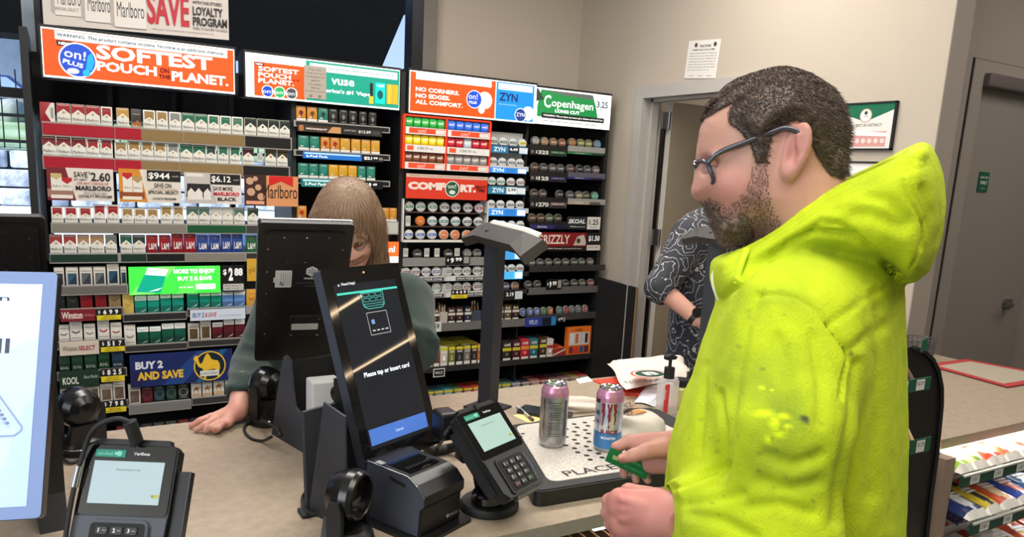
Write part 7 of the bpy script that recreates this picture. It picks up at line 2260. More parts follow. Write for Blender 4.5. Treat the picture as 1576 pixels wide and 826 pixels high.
def frame(c,face):
 """person's frame: u backwards, v to the person's left, w up"""
 f = np.array([math.cos(math.radians(face)),math.sin(math.radians(face)),0])
 return np.array(c,float),-f,np.array([-f[1],f[0],0]),np.array([0,0,1.0])
def to_world(fr_,P):
 return fr_[0] + P[:,:1] * fr_[1] + P[:,1:2] * fr_[2] + P[:,2:3] * fr_[3]
def px_local(fr_,x,y,v=0.0):
 q = onplane(x,y,fr_[0] + fr_[2] * v,fr_[2]) - fr_[0]
 return (float(q @ fr_[1]),float(q @ fr_[3]))
def project(W):
 c = (W - [0,0,EYE]) @ RC.T
 return np.stack([PPX + FOC * c[:,0] / c[:,2],PPY + FOC * c[:,1] / c[:,2]],1)
def normals(V,Q):
 n = np.zeros_like(V)
 a,b,c,d = (V[Q[:,i]] for i in range(4))
 fn = np.cross(c - a,d - b)
 for i in range(4):
  np.add.at(n,Q[:,i],fn)
 return n / (np.linalg.norm(n,axis=1,keepdims=True) + 1e-12)
def relax(V,Q,it=2,k=.5):
 for _ in range(it):
  s_ = np.zeros_like(V); c = np.zeros(len(V))
  for i in range(4):
   for j in (1,3):
    np.add.at(s_,Q[:,i],V[Q[:,(i + j) % 4]]); np.add.at(c,Q[:,i],1)
  V = V + k * (s_ / np.maximum(c,1)[:,None] - V)
 return V
def np_mesh(name,parts,mats,parent=None,attrs=None):
 """parts: list of (verts, quads, material index)"""
 V = np.concatenate([p[0] for p in parts]); off = 0; Q = []; M = []
 for v,q,mi in parts:
  Q.append(q + off); M.append(np.full(len(q),mi)); off += len(v)
 Q = np.concatenate(Q).astype(np.int32); M = np.concatenate(M).astype(np.int32)
 me = bpy.data.meshes.new(name)
 me.vertices.add(len(V)); me.vertices.foreach_set('co',V.astype(np.float32).ravel())
 me.loops.add(Q.size); me.loops.foreach_set('vertex_index',Q.ravel())
 me.polygons.add(len(Q)); me.polygons.foreach_set('loop_start',np.arange(0,Q.size,4,dtype=np.int32)); me.polygons.foreach_set('loop_total',np.full(len(Q),4,np.int32))
 for m_ in mats: me.materials.append(m_)
 me.polygons.foreach_set('material_index',M)
 me.polygons.foreach_set('use_smooth',np.ones(len(Q),bool))
 for k,a in (attrs or {}).items():
  at = me.attributes.new(k,'FLOAT','POINT'); at.data.foreach_set('value',a.astype(np.float32))
 me.update(calc_edges=True); me.validate()
 o = bpy.data.objects.new(name,me); COL.objects.link(o)
 if parent is not None:
  o.parent = parent; o.matrix_parent_inverse = parent.matrix_basis.inverted()
 return o
def seg_dist(P,line):
 d = np.full(len(P),1e9)
 L = [np.array(q,float) for q in line]
 for a,b in zip(L[:-1],L[1:]):
  e = b - a
  t = np.clip(((P - a) @ e) / (e @ e + 1e-9),0,1)
  d = np.minimum(d,np.linalg.norm(P - a - t[:,None] * e,axis=1))
 return d
def vnoise(P,f,seed=0,octv=3):
 """cheap smooth noise from rotated sines"""
 rs = np.random.RandomState(seed); out = np.zeros(len(P)); amp,tot = 1.0,0
 for o in range(octv):
  for _ in range(4):
   k = rs.normal(size=3); k /= np.linalg.norm(k)
   k2 = rs.normal(size=3); k2 /= np.linalg.norm(k2)
   out += amp * np.sin(f * (P @ k) + rs.uniform(0,6.28) + 1.6 * np.sin(f * .7 * (P @ k2) + rs.uniform(0,6.28)))
   tot += amp
  f *= 2.1; amp *= .55
 return out / tot * 2
def attr_mix(name,base,layers,rough=.6,bump=None,sheen=0.0,sss=0.0,noise=None):
 """material whose colour starts at base and mixes towards each (attribute, colour)"""
 m_ = bpy.data.materials.new(name); m_.use_nodes = True
 nt = m_.node_tree; p = nt.nodes['Principled BSDF']; p.inputs['Roughness'].default_value = rough
 cur = nt.nodes.new('ShaderNodeRGB'); cur.outputs[0].default_value = lin(base); cur = cur.outputs[0]
 tc = nt.nodes.new('ShaderNodeTexCoord')
 if noise:
  nz = nt.nodes.new('ShaderNodeTexNoise'); nz.inputs['Scale'].default_value = noise[0]; nz.inputs['Detail'].default_value = 5
  nt.links.new(tc.outputs['Object'],nz.inputs['Vector'])
  rp = nt.nodes.new('ShaderNodeValToRGB'); rp.color_ramp.elements[0].position = .5 - noise[1]; rp.color_ramp.elements[1].position = .5 + noise[1]
  rp.color_ramp.elements[0].color = lin(base); rp.color_ramp.elements[1].color = lin(noise[2])
  nt.links.new(nz.outputs['Fac'],rp.inputs[0]); cur = rp.outputs[0]
 for at,c in layers:
  a = nt.nodes.new('ShaderNodeAttribute'); a.attribute_name = at
  mx = nt.nodes.new('ShaderNodeMix'); mx.data_type = 'RGBA'
  mx.inputs['B'].default_value = lin(c)
  nt.links.new(a.outputs['Fac'],mx.inputs['Factor']); nt.links.new(cur,mx.inputs['A']); cur = mx.outputs['Result']
 nt.links.new(cur,p.inputs['Base Color'])
 if sss:
  p.inputs['Subsurface Weight'].default_value = sss; p.inputs['Subsurface Radius'].default_value = (.012,.004,.002); p.inputs['Subsurface Scale'].default_value = 1.0
 if sheen:
  p.inputs['Sheen Weight'].default_value = sheen
 for sc,st in (bump or []):
  nz = nt.nodes.new('ShaderNodeTexNoise'); nz.inputs['Scale'].default_value = sc; nz.inputs['Detail'].default_value = 4
  nt.links.new(tc.outputs['Object'],nz.inputs['Vector'])
  bm = nt.nodes.new('ShaderNodeBump'); bm.inputs['Strength'].default_value = st; bm.inputs['Distance'].default_value = .004
  nt.links.new(nz.outputs['Fac'],bm.inputs['Height'])
  if p.inputs['Normal'].is_linked:
   nt.links.new(p.inputs['Normal'].links[0].from_socket,bm.inputs['Normal'])
  nt.links.new(bm.outputs[0],p.inputs['Normal'])
 return m_
# ------------------------------------------------------------------ the man in the yellow hoodie
MF = frame((0.851,0.750,0.0),150.1)
man = thing('person','man with dark hair, glasses and beard in a bright yellow hoodie holding a green card','person',(0.87,0.74,0))
mp = lambda x,y,v=0.0: px_local(MF,x,y,v)
MC_ = [float((np.array([0,0,EYE]) - MF[0]) @ MF[i]) for i in (1,2,3)]
MH = frame((0.851,0.750,0.0),142.0)
def L3(x,y,v):
 a = mp(x,y,v); return (a[0],v,a[1])
# head and neck
prof_px = [(1190,110),(1160,119),(1128,137),(1104,158),(1088,180),(1081,200),(1078,222),(1076,238),(1077.5,250),(1074,268),(1069,287),(1067.5,298),(1071,306),(1081,310),(1087,314),(1089,322),(1092,329),(1099,333),(1096,340),(1100,349),(1106,358),
           (1112,371),(1122,377),(1140,377),(1160,372),(1180,366),(1196,380),(1205,420),(1330,420),(1310,330),(1290,290),(1284,262),(1289,244),(1293,222),(1294,196),(1286,164),(1268,139),(1246,119),(1215,109)]
HP = [mp(*p) for p in prof_px]
hd = Vol((min(p[0] for p in HP) - .02,-.11,min(p[1] for p in HP) + .01),(max(p[0] for p in HP) + .03,.11,max(p[1] for p in HP) + .02),.0022)
cu,cw = mp(1190,235)
uf = mp(1075,240)[0]
t = np.clip((hd.U - uf) / (cu - uf),0,1.2)
Wd = .050 + (.0755 - .050) * np.sin(np.clip(t,0,1) * math.pi / 2)
wj = np.clip((mp(1150,300)[1] - hd.W) / .09,0,1)
Wd = Wd * (1 - .20 * wj)
core = hd.inflate(HP,Wd,.060,p=2.2,cam=MC_)
hd.d = core
# cheek bones, brow, eye sockets, nose wings
for sg in (-1,1):
 e = mp(1100,254)
 hd.d = smax(hd.d,-hd.ell((e[0] - .006,sg * .034,e[1]),(.018,.017,.0125)),.010)
 c_ = mp(1122,283)
 hd.d = smin(hd.d,hd.ell((c_[0] + .004,sg * .046,c_[1]),(.024,.018,.018)),.018)
 bw = mp(1086,240)
 hd.d = smin(hd.d,hd.cap((bw[0] + .004,sg * .012,bw[1]),(bw[0] + .014,sg * .048,bw[1] + .001),.006,.005),.010)
 nw = mp(1086,303)
 hd.d = smin(hd.d,hd.ell((nw[0] + .002,sg * .0125,nw[1]),(.0095,.006,.0075)),.006)
 nn = mp(1081,309)
 hd.d = smax(hd.d,-hd.ell((nn[0],sg * .007,nn[1] - .001),(.006,.0035,.004)),.003)
nt0,nt1 = mp(1081,252),mp(1073,293)
hd.d = smin(hd.d,hd.cap((nt0[0] + .006,0,nt0[1]),(nt1[0] + .010,0,nt1[1]),.0058,.0062),.007)
# lips
lp = mp(1099,333)
hd.d = smin(hd.d,hd.ell((lp[0] + .006,0,lp[1] + .0045),(.010,.024,.005)),.004)
hd.d = smin(hd.d,hd.ell((lp[0] + .006,0,lp[1] - .0055),(.010,.021,.006)),.004)
hd.d = smax(hd.d,-hd.ell((lp[0] - .001,0,lp[1] - .0003),(.012,.024,.0018)),.002)
# neck down into the collar
n0,n1 = mp(1225,300),mp(1245,410)
hd.d = smin(hd.d,hd.cap((n0[0],0,n0[1]),(n1[0] + .005,0,n1[1] - .02),.062,.066),.025)
hd.blur(1)
hd_noear = hd.d.copy()
# ears
ec = mp(1204,234)
ca,sa = math.cos(math.radians(-10)),math.sin(math.radians(-10))
for sg in (-1,1):
 b_ = math.radians(24) * sg
 Rr = np.array([[math.cos(b_),math.sin(b_),0],[-math.sin(b_),math.cos(b_),0],[0,0,1]])
 Rt = np.array([[ca,0,sa],[0,1,0],[-sa,0,ca]])
 R_ = Rt @ Rr
 c_ = (ec[0] + .002,sg * .080,ec[1])
 ear = hd.ell(c_,(.0165,.0090,.035),R_)
 ear = smin(ear,hd.ell((ec[0] - .004,sg * .078,ec[1] - .026),(.009,.006,.011)),.006)
 hol = hd.ell((c_[0] - .0055,sg * .0885,c_[2] + .004),(.0112,.0075,.0255),R_)
 ear = smax(ear,-hol,.004)
 rid = hd.cap((c_[0] - .001,sg * .0845,c_[2] + .018),(c_[0] + .001,sg * .0845,c_[2] - .012),.0024,.0028)
 ear = smin(ear,rid,.004)
 con = hd.ell((c_[0] - .0075,sg * .091,c_[2] - .006),(.0085,.011,.012),R_)
 hd.d = smax(smin(hd.d,ear,.004),-con,.003)
hV,hQ = hd.mesh()
# hands: far (right) hand with the card, near (left) fist
def hand_far():
 D = -.10
 P = lambda x,y,v: L3(x,y,v)
 lo = np.minimum.reduce([np.array(P(925,760,D)),np.array(P(1180,640,D))]) - .05
 hi = np.maximum.reduce([np.array(P(925,760,D)),np.array(P(1180,640,D))]) + .05
 h = Vol(lo,hi,.0019)
 wr = P(1048,694,D); pm = P(1005,695,D)
 h.d = h.cap(P(1170,720,-.13),wr,.042,.029,(1,.8,1))
 palm = h.cap(P(1036,686,D - .004),P(992,686,D - .012),.026,.022,(1,.62,1))
 palm = smin(palm,h.cap(P(1030,710,D - .004),P(1003,712,D - .012),.022,.018,(1,.7,1)),.012)
 h.d = smin(h.d,palm,.016)
 # index: back of the finger runs along the top, the tip folds down behind the card
 idx = smin(h.cap(P(1000,680,D - .012),P(970,678,D - .018),.0125,.0105),h.cap(P(970,678,D - .018),P(949,688,D - .018),.0105,.0092),.004)
 idx = smin(idx,h.cap(P(949,688,D - .018),P(946,705,D - .020),.0092,.0078),.003)
 h.d = smin(h.d,idx,.006)
 for k,(a,b_,c_,e_) in enumerate((((998,690),(972,694),(962,712),(960,729)),((1002,700),(982,706),(976,722),(979,738)),((1008,708),(994,716),(990,728),(997,739)))):
  vv = D - .022 - .004 * k
  f_ = smin(h.cap(P(*a,vv),P(*b_,vv - .006),.0105 - .0006 * k,.0098 - .0006 * k),h.cap(P(*b_,vv - .006),P(*c_,vv - .004),.0096 - .0006 * k,.0088 - .0006 * k),.003)
  f_ = smin(f_,h.cap(P(*c_,vv - .004),P(*e_,vv + .006),.0086 - .0006 * k,.0074 - .0005 * k),.003)
  h.d = smin(h.d,f_,.0035)
 # thumb on the near face of the card
 th = h.cap(P(1022,690,D + .010),P(994,694,D + .018),.0155,.0125)
 th = smin(th,h.cap(P(994,694,D + .018),P(976,700,D + .019),.0122,.0108),.005)
 th = smin(th,h.cap(P(976,700,D + .019),P(958,705,D + .015),.0106,.0082),.004)
 h.d = smin(h.d,th,.008)
 nail = h.ell(P(956,705,D + .0235),(.0065,.0030,.005))
 h.d = smin(h.d,nail,.0015)
 h.blur(1)
 return h.mesh()
def hand_near():
 P = lambda x,y,v: L3(x,y,v)
 v0 = .11
 lo = np.minimum.reduce([np.array(P(905,880,v0)),np.array(P(1120,700,v0))]) - .04
 hi = np.maximum.reduce([np.array(P(905,880,v0)),np.array(P(1120,700,v0))]) + .05
 h = Vol(lo,hi,.0020)
 h.d = h.cap(P(1130,800,v0 + .06),P(1010,795,v0 + .012),.040,.031,(1,.85,1))
 bk = h.cap(P(1002,783,v0 + .005),P(957,772,v0 - .004),.029,.019,(1,.72,1))
 bk = smin(bk,h.cap(P(1002,803,v0 + .005),P(962,806,v0 - .004),.030,.021,(1,.72,1)),.012)
 h.d = smin(h.d,bk,.018)
 # four fingers folded away from the viewer under the knuckles, and the thumb along the far side
 for k,(a,b_) in enumerate((((953,764),(938,771)),((949,781),(937,788)),((951,798),(941,805)),((957,814),(949,821)))):
  r = (.0105,.0108,.0102,.009)[k]
  f_ = smin(h.cap(P(*a,v0 - .004),P(*b_,v0 - .020),r * 1.12,r),h.cap(P(*b_,v0 - .020),P(b_[0] + 14,b_[1] + 8,v0 - .045),r,r * .92),.004)
  f_ = smin(f_,h.cap(P(b_[0] + 14,b_[1] + 8,v0 - .045),P(b_[0] + 34,b_[1] + 8,v0 - .038),r * .9,r * .8),.004)
  h.d = smin(h.d,f_,.0045)
 th = smin(h.cap(P(1000,765,v0 - .018),P(968,757,v0 - .032),.015,.012),h.cap(P(968,757,v0 - .032),P(948,768,v0 - .046),.0115,.0085),.005)
 h.d = smin(h.d,th,.008)
 for k in range(3):   # tendons
  h.d = smin(h.d,h.cap(P(990,776 + 8 * k,v0 + .024),P(958,768 + 15 * k,v0 + .011),.003,.004),.010)
 h.blur(1)
 return h.mesh()
fV,fQ = hand_far(); nV,nQ = hand_near()
# trunk and legs under the clothes
tr = Vol((-.2,-.3,0.0),(.3,.3,1.62),.012)
zsh = 1.36
tr.d = tr.cap((.03,0,1.05),(.03,0,1.25),.12,.12,(.8,1.15,1))
tr.d = smin(tr.d,tr.cap((.05,0,1.25),(.05,0,1.5),.12,.07,(.8,1.3,1)),.05)
tr.d = smin(tr.d,tr.cap((.03,0,.95),(.03,0,1.05),.12,.12,(.8,1.1,1)),.05)
for sg in (-1,1):
 tr.d = smin(tr.d,tr.cap((.03,sg * .09,.9),(.02,sg * .10,.48),.085,.055),.03)
 tr.d = smin(tr.d,tr.cap((.02,sg * .10,.48),(.04,sg * .11,.08),.055,.038),.02)
 tr.d = smin(tr.d,tr.cap((.05,sg * .11,.05),(-.10,sg * .12,.035),.042,.034),.02)
tr.d = smax(tr.d,.002 - tr.W + 0 * tr.d,.002)
tV,tQ = tr.mesh()
# skin colour masks on the head
P2 = project(to_world(MH,hV)); loc = hV
front = np.clip((mp(1190,235)[0] - loc[:,0]) / .10,0,1)
def soft_in(pts,soft,V):
 g = Vol((V[:,0].min() - .01,0,V[:,2].min() - .01),(V[:,0].max() + .01,.0,V[:,2].max() + .01),.0025)
 d = g.poly2(pts)[:,0,:]
 i = np.clip(((V[:,0] - g.lo[0]) / g.h).round().astype(int),0,d.shape[0] - 1); j = np.clip(((V[:,2] - g.lo[2]) / g.h).round().astype(int),0,d.shape[1] - 1)
 return np.clip(.5 - d[i,j] / soft,0,1)
beard_poly = [mp(*p) for p in ((1078,313),(1090,308),(1102,312),(1110,322),(1120,316),(1134,300),(1146,278),(1152,250),(1166,244),(1166,268),(1166,300),(1178,330),(1190,352),(1190,366),(1180,372),(1150,385),(1122,388),(1100,376),(1094,350),(1086,330))]
stub = soft_in(beard_poly,.016,loc)
red_ = np.exp(-(((loc[:,0] - mp(1118,288)[0]) / .03) ** 2 + ((loc[:,2] - mp(1118,288)[1]) / .022) ** 2)) + .5 * np.exp(-(((loc[:,0] - mp(1072,298)[0]) / .014) ** 2 + ((loc[:,2] - mp(1072,298)[1]) / .014) ** 2)) + np.exp(-(((loc[:,0] - ec[0]) / .02) ** 2 + ((loc[:,2] - ec[1]) / .036) ** 2)) * (np.abs(loc[:,1]) > .066)
lips = np.exp(-(((loc[:,2] - lp[1]) / .009) ** 2 + ((loc[:,0] - lp[0] - .004) / .014) ** 2)) * (np.abs(loc[:,1]) < .024)
nz = vnoise(hV,60,3)
SK = (184,140,121)
skin = attr_mix('skin_man',SK,[('red',(182,112,106)),('stub',(112,82,70)),('lips',(176,98,94))],.5,[(900,.12)],sss=.12,noise=(70,.35,(176,130,112)))
zeros = lambda V: np.zeros(len(V))
hred = lambda V,s: np.clip(.5 + .35 * vnoise(V,45,s),0,1)
body = np_mesh('body',[(to_world(MH,hV),hQ,0),(to_world(MF,fV),fQ,0),(to_world(MF,nV),nQ,0),(to_world(MF,tV),tQ,0)],[skin],man,
               {'red': np.concatenate([np.clip(red_ * .6 + .12 * nz,0,.7),hred(fV,5),hred(nV,6),zeros(tV)]),
    'stub': np.concatenate([np.clip(stub * (.55 + .25 * nz),0,.8),zeros(fV),zeros(nV),zeros(tV)]),
    'lips': np.concatenate([np.clip(lips,0,.8),zeros(fV),zeros(nV),zeros(tV)])})
# hair: a shell over the skull inside the hairline, with strand relief
hair_poly = [mp(*p) for p in ((1068,196),(1082,185),(1102,173),(1123,162),(1116,178),(1116,194),(1128,204),(1143,222),(1148,236),(1151,252),(1164,252),(1167,236),(1172,214),(1184,200),(1205,190),(1224,200),(1230,222),(1240,244),(1258,268),(1276,274),(1300,266),(1320,200),(1300,120),(1210,90),(1120,110),(1070,160))]
hairv = Vol(hd.lo,hd.lo + hd.h * (hd.n - 1.5),hd.h)
reg = hairv.poly2(hair_poly)
hb = hd_noear
# strand relief: fine waves swept back over the head
ang = np.arctan2(hairv.W - cw,hairv.U - cu)
strand = .0005 * np.sin(170 * (hairv.U * .35 + hairv.W * .9) + 6 * np.sin(60 * hairv.V) + 3 * np.sin(90 * hairv.U)) + .0004 * np.sin(330 * hairv.W + 200 * hairv.V + 4 * np.sin(120 * hairv.U))
thick = .0085 * np.clip(-reg / .018,.3,1.0)
hairv.d = smax(hb - thick - strand,reg,.0015)
eh = np.minimum(hairv.ell((ec[0],.085,ec[1]),(.022,.03,.038)),hairv.ell((ec[0],-.085,ec[1]),(.022,.03,.038)))
hairv.d = smax(hairv.d,-eh,.003)
rV,rQ = hairv.mesh()
rnz = vnoise(rV * np.array([1,1,2.2]),160,8,2)
hairm = attr_mix('hair_dark',(56,44,36),[('lite',(108,90,76))],.55,[(300,.2)])
np_mesh('hair',[(to_world(MH,rV),rQ,0)],[hairm],man,{'lite': np.clip(.25 + .45 * rnz,0,.8)})
# short tufts that break the outline of the hair
def tufts(name,V,Q,n,length,m_,seed,lean,parent,frm,sel=None):
 rs = np.random.RandomState(seed); N = normals(V,Q)
 idx = np.arange(len(V)) if sel is None else np.where(sel)[0]
 pick = rs.choice(idx,min(n,len(idx)),replace=False)
 B = V[pick]; D = N[pick] * .4 + np.array(lean) + rs.normal(size=(len(pick),3)) * .2
 D /= np.linalg.norm(D,axis=1,keepdims=True)
 Ln = length * rs.uniform(.6,1.2,len(pick))[:,None]
 S = np.cross(D,rs.normal(size=(len(pick),3))); S /= np.linalg.norm(S,axis=1,keepdims=True)
 S2 = np.cross(D,S)
 w = .00055
 pts = np.stack([B + S * w - D * .002,B - S * .5 * w + S2 * .87 * w - D * .002,B - S * .5 * w - S2 * .87 * w - D * .002,B + D * Ln],1).reshape(-1,3)
 k = np.arange(len(pick))[:,None] * 4
 q = np.concatenate([k + np.array([[0,1,3,3]]),k + np.array([[1,2,3,3]]),k + np.array([[2,0,3,3]])])
 me = bpy.data.meshes.new(name)
 W = to_world(frm,pts)
 me.from_pydata(W.tolist(),[],[tuple(r[:3]) for r in q.tolist()])
 me.materials.append(m_); me.update()
 o = bpy.data.objects.new(name,me); COL.objects.link(o); o.parent = parent; o.matrix_parent_inverse = parent.matrix_basis.inverted()
 return o
top = (np.abs(rV[:,1]) < .09)
tf = tufts('hair_strands',rV,rQ,17000,.011,mat('hair_tuft',(70,56,47),.5),4,(.9,0,-.25),man,MH,top)
tf['kind'] = 'stuff'
# beard
bd = Vol(hd.lo,hd.lo + hd.h * (hd.n - 1.5),hd.h)
beard2 = [mp(*p) for p in ((1080,312),(1092,309),(1104,316),(1107,330),(1118,334),(1132,326),(1144,330),(1152,346),(1160,366),(1150,384),(1122,390),(1098,380),(1092,352),(1084,334))]
rg = bd.poly2(beard2)
bt = .0055 * np.clip(-rg / .014,.1,1)
bs = .0009 * np.sin(420 * bd.U + 300 * bd.V + 4 * np.sin(160 * bd.W)) + .0008 * np.sin(500 * bd.W + 260 * bd.V)
bd.d = smax(hb - bt - bs,rg,.004)
bd.d = smax(bd.d,-bd.ell((lp[0] + .004,0,lp[1] - .002),(.020,.0235,.0085)),.004)
bV,bQ = bd.mesh()
bm = attr_mix('beard_hair',(74,58,49),[('lite',(138,116,102))],.6,[(500,.6)])
np_mesh('beard',[(to_world(MH,bV),bQ,0)],[bm],man,{'lite': np.clip(.2 + .5 * vnoise(bV,200,4,2),0,.8)})
near_b = stub * (np.abs(hV[:,1]) < .09) > .35
tb = tufts('beard_strands',hV,hQ,3600,.005,mat('beard_tuft',(96,76,64),.55),6,(-.1,0,-.5),man,MH,near_b)
tb['kind'] = 'stuff'
tb2 = tufts('beard_strands',bV,bQ,2600,.006,mat('beard_tuft',(96,76,64),.55),7,(-.15,0,-.6),man,MH)
tb2['kind'] = 'stuff'
# eyebrows
for sg in (-1,1):
 b0 = mp(1080,238)
 pts = np.array([(b0[0] + .005 + .001 * i + .00022 * i * i,sg * (.014 + .0042 * i),b0[1] + .003 + .0006 * i - .00009 * i * i) for i in range(9)])
 bb = MB(); bb.tube(to_world(MH,pts),[.003] + [.0046] * 6 + [.0036,.002],hairm if False else mat('brow_hair',(62,48,40),.7),8); bb.build('eyebrow',man)
 e = mp(1100,254)
 c_ = to_world(MH,np.array([(e[0] + .002,sg * .032,e[1])]))[0]
 bb = MB(); bb.ball(c_,.0125,mat('eye_white',(214,204,198),.2),18,12)
 d_ = (-MH[1] - .12 * 0 * MH[2] - .45 * MH[3]); d_ /= np.linalg.norm(d_)
 bb.lathe([(.0056,.0112),(.0028,.0128),(0,.0129)],c_,d_,mat('iris',(66,52,40),.15),16)
 bb.build('eye',man)
 lid = Vol((e[0] - .02,-.06,e[1] - .02),(e[0] + .025,.06,e[1] + .02),.0012)
 sph = lid.ell((e[0] + .002,sg * .032,e[1]),(.0142,.0155,.0142))
 inn = lid.ell((e[0] + .002,sg * .032,e[1]),(.0122,.0122,.0122))
 cut = np.maximum(lid.W - (e[1] - .0035) + .18 * (lid.U - e[0]),-(lid.W - (e[1] - .0085)))
 lid.d = smax(smax(sph,-inn,.0008),-cut + 0 * sph,.001)
 lV,lQ = lid.mesh()
 np_mesh('eyelid',[(to_world(MH,lV),lQ,0)],[mat('eyelid_skin',(188,132,114),.5)],man)
# glasses
gm_ = mat('glasses_frame',(58,56,66),.2,spec=.7)
gl = MB()
gx = lambda x,y,v: to_world(MF,np.array([L3(x,y,v)]))[0]
fu,fw0 = mp(1073,248); fu2,fw1 = mp(1094,283)
rim = []
for sg in (-1,1):
 ring = []
 for i in range(20):
  a = 2 * math.pi * i / 20
  ca_,sa_ = math.cos(a),math.sin(a)
  x = np.sign(ca_) * abs(ca_) ** .55; z = np.sign(sa_) * abs(sa_) ** .6
  t_ = (1 - z) / 2
  u = fu + .0005 + (fu2 - fu) * .55 * t_ + .010 * abs(.5 + .5 * x * 1) * 1.0 if False else fu + (fu2 - fu) * .62 * t_ + .010 * ((x + 1) / 2) ** 1.5
  ring.append((u,sg * (.036 + .0255 * x),fw0 + (fw1 - fw0) * t_))
 gl.tube(to_world(MH,np.array(ring)),.0030,gm_,8,closed=True)
 e0 = to_world(MH,np.array([(fu + .011,sg * .0635,fw0 - .002)]))[0]
 tp = [(fu + .011,sg * .0645,fw0 - .002)] + [(mp(x,y)[0],sg * v,mp(x,y)[1]) for x,y,v in ((1100,237,.069),(1140,221,.0745),(1178,206,.079),(1190,203,.0805),(1206,208,.082),(1216,222,.083),(1220,236,.083))]
 gl.tube(smooth_path(to_world(MH,np.array(tp)),4),.0038,gm_,8)
bz = to_world(MH,np.array([(fu + .001,-.0105,fw0 - .006),(fu - .0025,0,fw0 - .004),(fu + .001,.0105,fw0 - .006)]))
gl.tube(smooth_path(bz,4),.0020,gm_,8)
g_o = gl.build('glasses',man)
lensm = mat('lens',(235,240,245),.03,alpha=.14,spec=.6)
for sg in (-1,1):
 ls_ = MB()
 pts = []
 for i in range(20):
  a = 2 * math.pi * i / 20
  ca_,sa_ = math.cos(a),math.sin(a)
  x = np.sign(ca_) * abs(ca_) ** .55; z = np.sign(sa_) * abs(sa_) ** .6; t_ = (1 - z) / 2
  pts.append((fu + (fu2 - fu) * .62 * t_ + .010 * ((x + 1) / 2) ** 1.5,sg * (.036 + .0245 * x),fw0 + (fw1 - fw0) * t_))
 W = to_world(MH,np.array(pts)); c_ = W.mean(0)
 ls_.add(list(W) + [c_],[(i,(i + 1) % 20,20) for i in range(20)],lensm,True)
 ls_.build('lens',g_o)
# hoodie: hood, trunk, two sleeves, one garment
hz_ = .0043
body_px = [(1104,404),(1102,432),(1112,466),(1100,500),(1086,540),(1073,580),(1061,612),(1050,645),(1040,680),(1034,715),(1030,760),(1030,1000),(1400,1000),(1403,826),(1405,700),(1402,560),(1400,432),(1370,380),(1330,330),(1290,300),(1240,300),(1180,360),(1140,390)]
BP = [mp(*p) for p in body_px]
BP = [(u,max(w,.84)) for u,w in BP]
hood_px = [(1103,410),(1114,398),(1150,372),(1182,350),(1230,316),(1290,280),(1340,256),(1388,234),(1418,220),(1428,222),(1438,240),(1447,270),(1451,306),(1449,345),(1440,385),(1425,416),(1404,433),(1390,430),(1372,408),(1336,398),(1296,392),(1258,392),(1222,400),(1180,416),(1150,436),(1128,462),(1110,466),(1102,440)]
HPo = [mp(*p) for p in hood_px]
hv = Vol((min(p[0] for p in BP) - .03,-.33,.82),(max(p[0] for p in HPo) + .03,.36,max(p[1] for p in HPo) + .02),hz_)
wsh = mp(1250,440)[1]
# trunk: half width grows from the neck to the shoulders
ww = np.clip((wsh + .06 - hv.W) / .15,0,1)
Wt = .105 + .095 * np.sqrt(ww)
trunk = hv.inflate(BP,Wt,.10,v0=-.02,p=2.3,cam=MC_)
hv.d = trunk
# sleeves
S = lambda x,y,v: L3(x,y,v)
up_ = hv.cap(S(1226,510,.13),S(1212,660,.195),.084,.072,(1,.85,1))
near = hv.cap(S(1212,660,.195),S(1200,815,.205),.072,.066,(1,.9,1))
near = smin(near,hv.cap(S(1205,830,.21),S(1090,792,.165),.066,.052),.03)
near = smin(near,hv.cap(S(1090,792,.165),S(1028,790,.125),.052,.0425),.02)
far = smin(hv.cap(S(1250,500,-.18),S(1190,720,-.23),.085,.066,(1,.85,1)),hv.cap(S(1190,720,-.23),S(1085,702,-.125),.062,.046),.03)
far = smin(far,hv.cap(S(1085,702,-.125),S(1052,694,-.11),.046,.036),.02)
hv.d = smin(smin(smin(hv.d,up_,.04),near,.02),far,.022)
# hood
W_h = .092 + .055 * np.clip((hv.U - mp(1120,400)[0]) / .14,0,1)
hood = hv.inflate(HPo,W_h,.060,v0=0.0,p=3.4,cam=MC_)
hv.d = smin(hv.d,hood,.010)
# open the collar for the neck, the cuffs for the wrists
nk0,nk1 = mp(1205,300),mp(1225,385)
cav = hv.cap((mp(1175,330)[0],0,mp(1175,330)[1]),(nk1[0] + .01,0,nk1[1] - .02),.068,.060)
cav = np.minimum(cav,hv.cap((mp(1300,215)[0],0,mp(1300,215)[1]),(mp(1290,320)[0],0,mp(1290,320)[1]),.080,.058,(1,1.05,1)))
hv.d = smax(hv.d,-cav,.012)
for a,c_,r in ((S(1040,790,.13),S(985,789,.098),.0345),(S(1062,697,-.112),S(1020,690,-.10),.028)):
 hv.d = smax(hv.d,-hv.cap(a,c_,r),.004)
hv.blur(1)
oV,oQ = hv.mesh()
oV = relax(oV,oQ,2,.5)
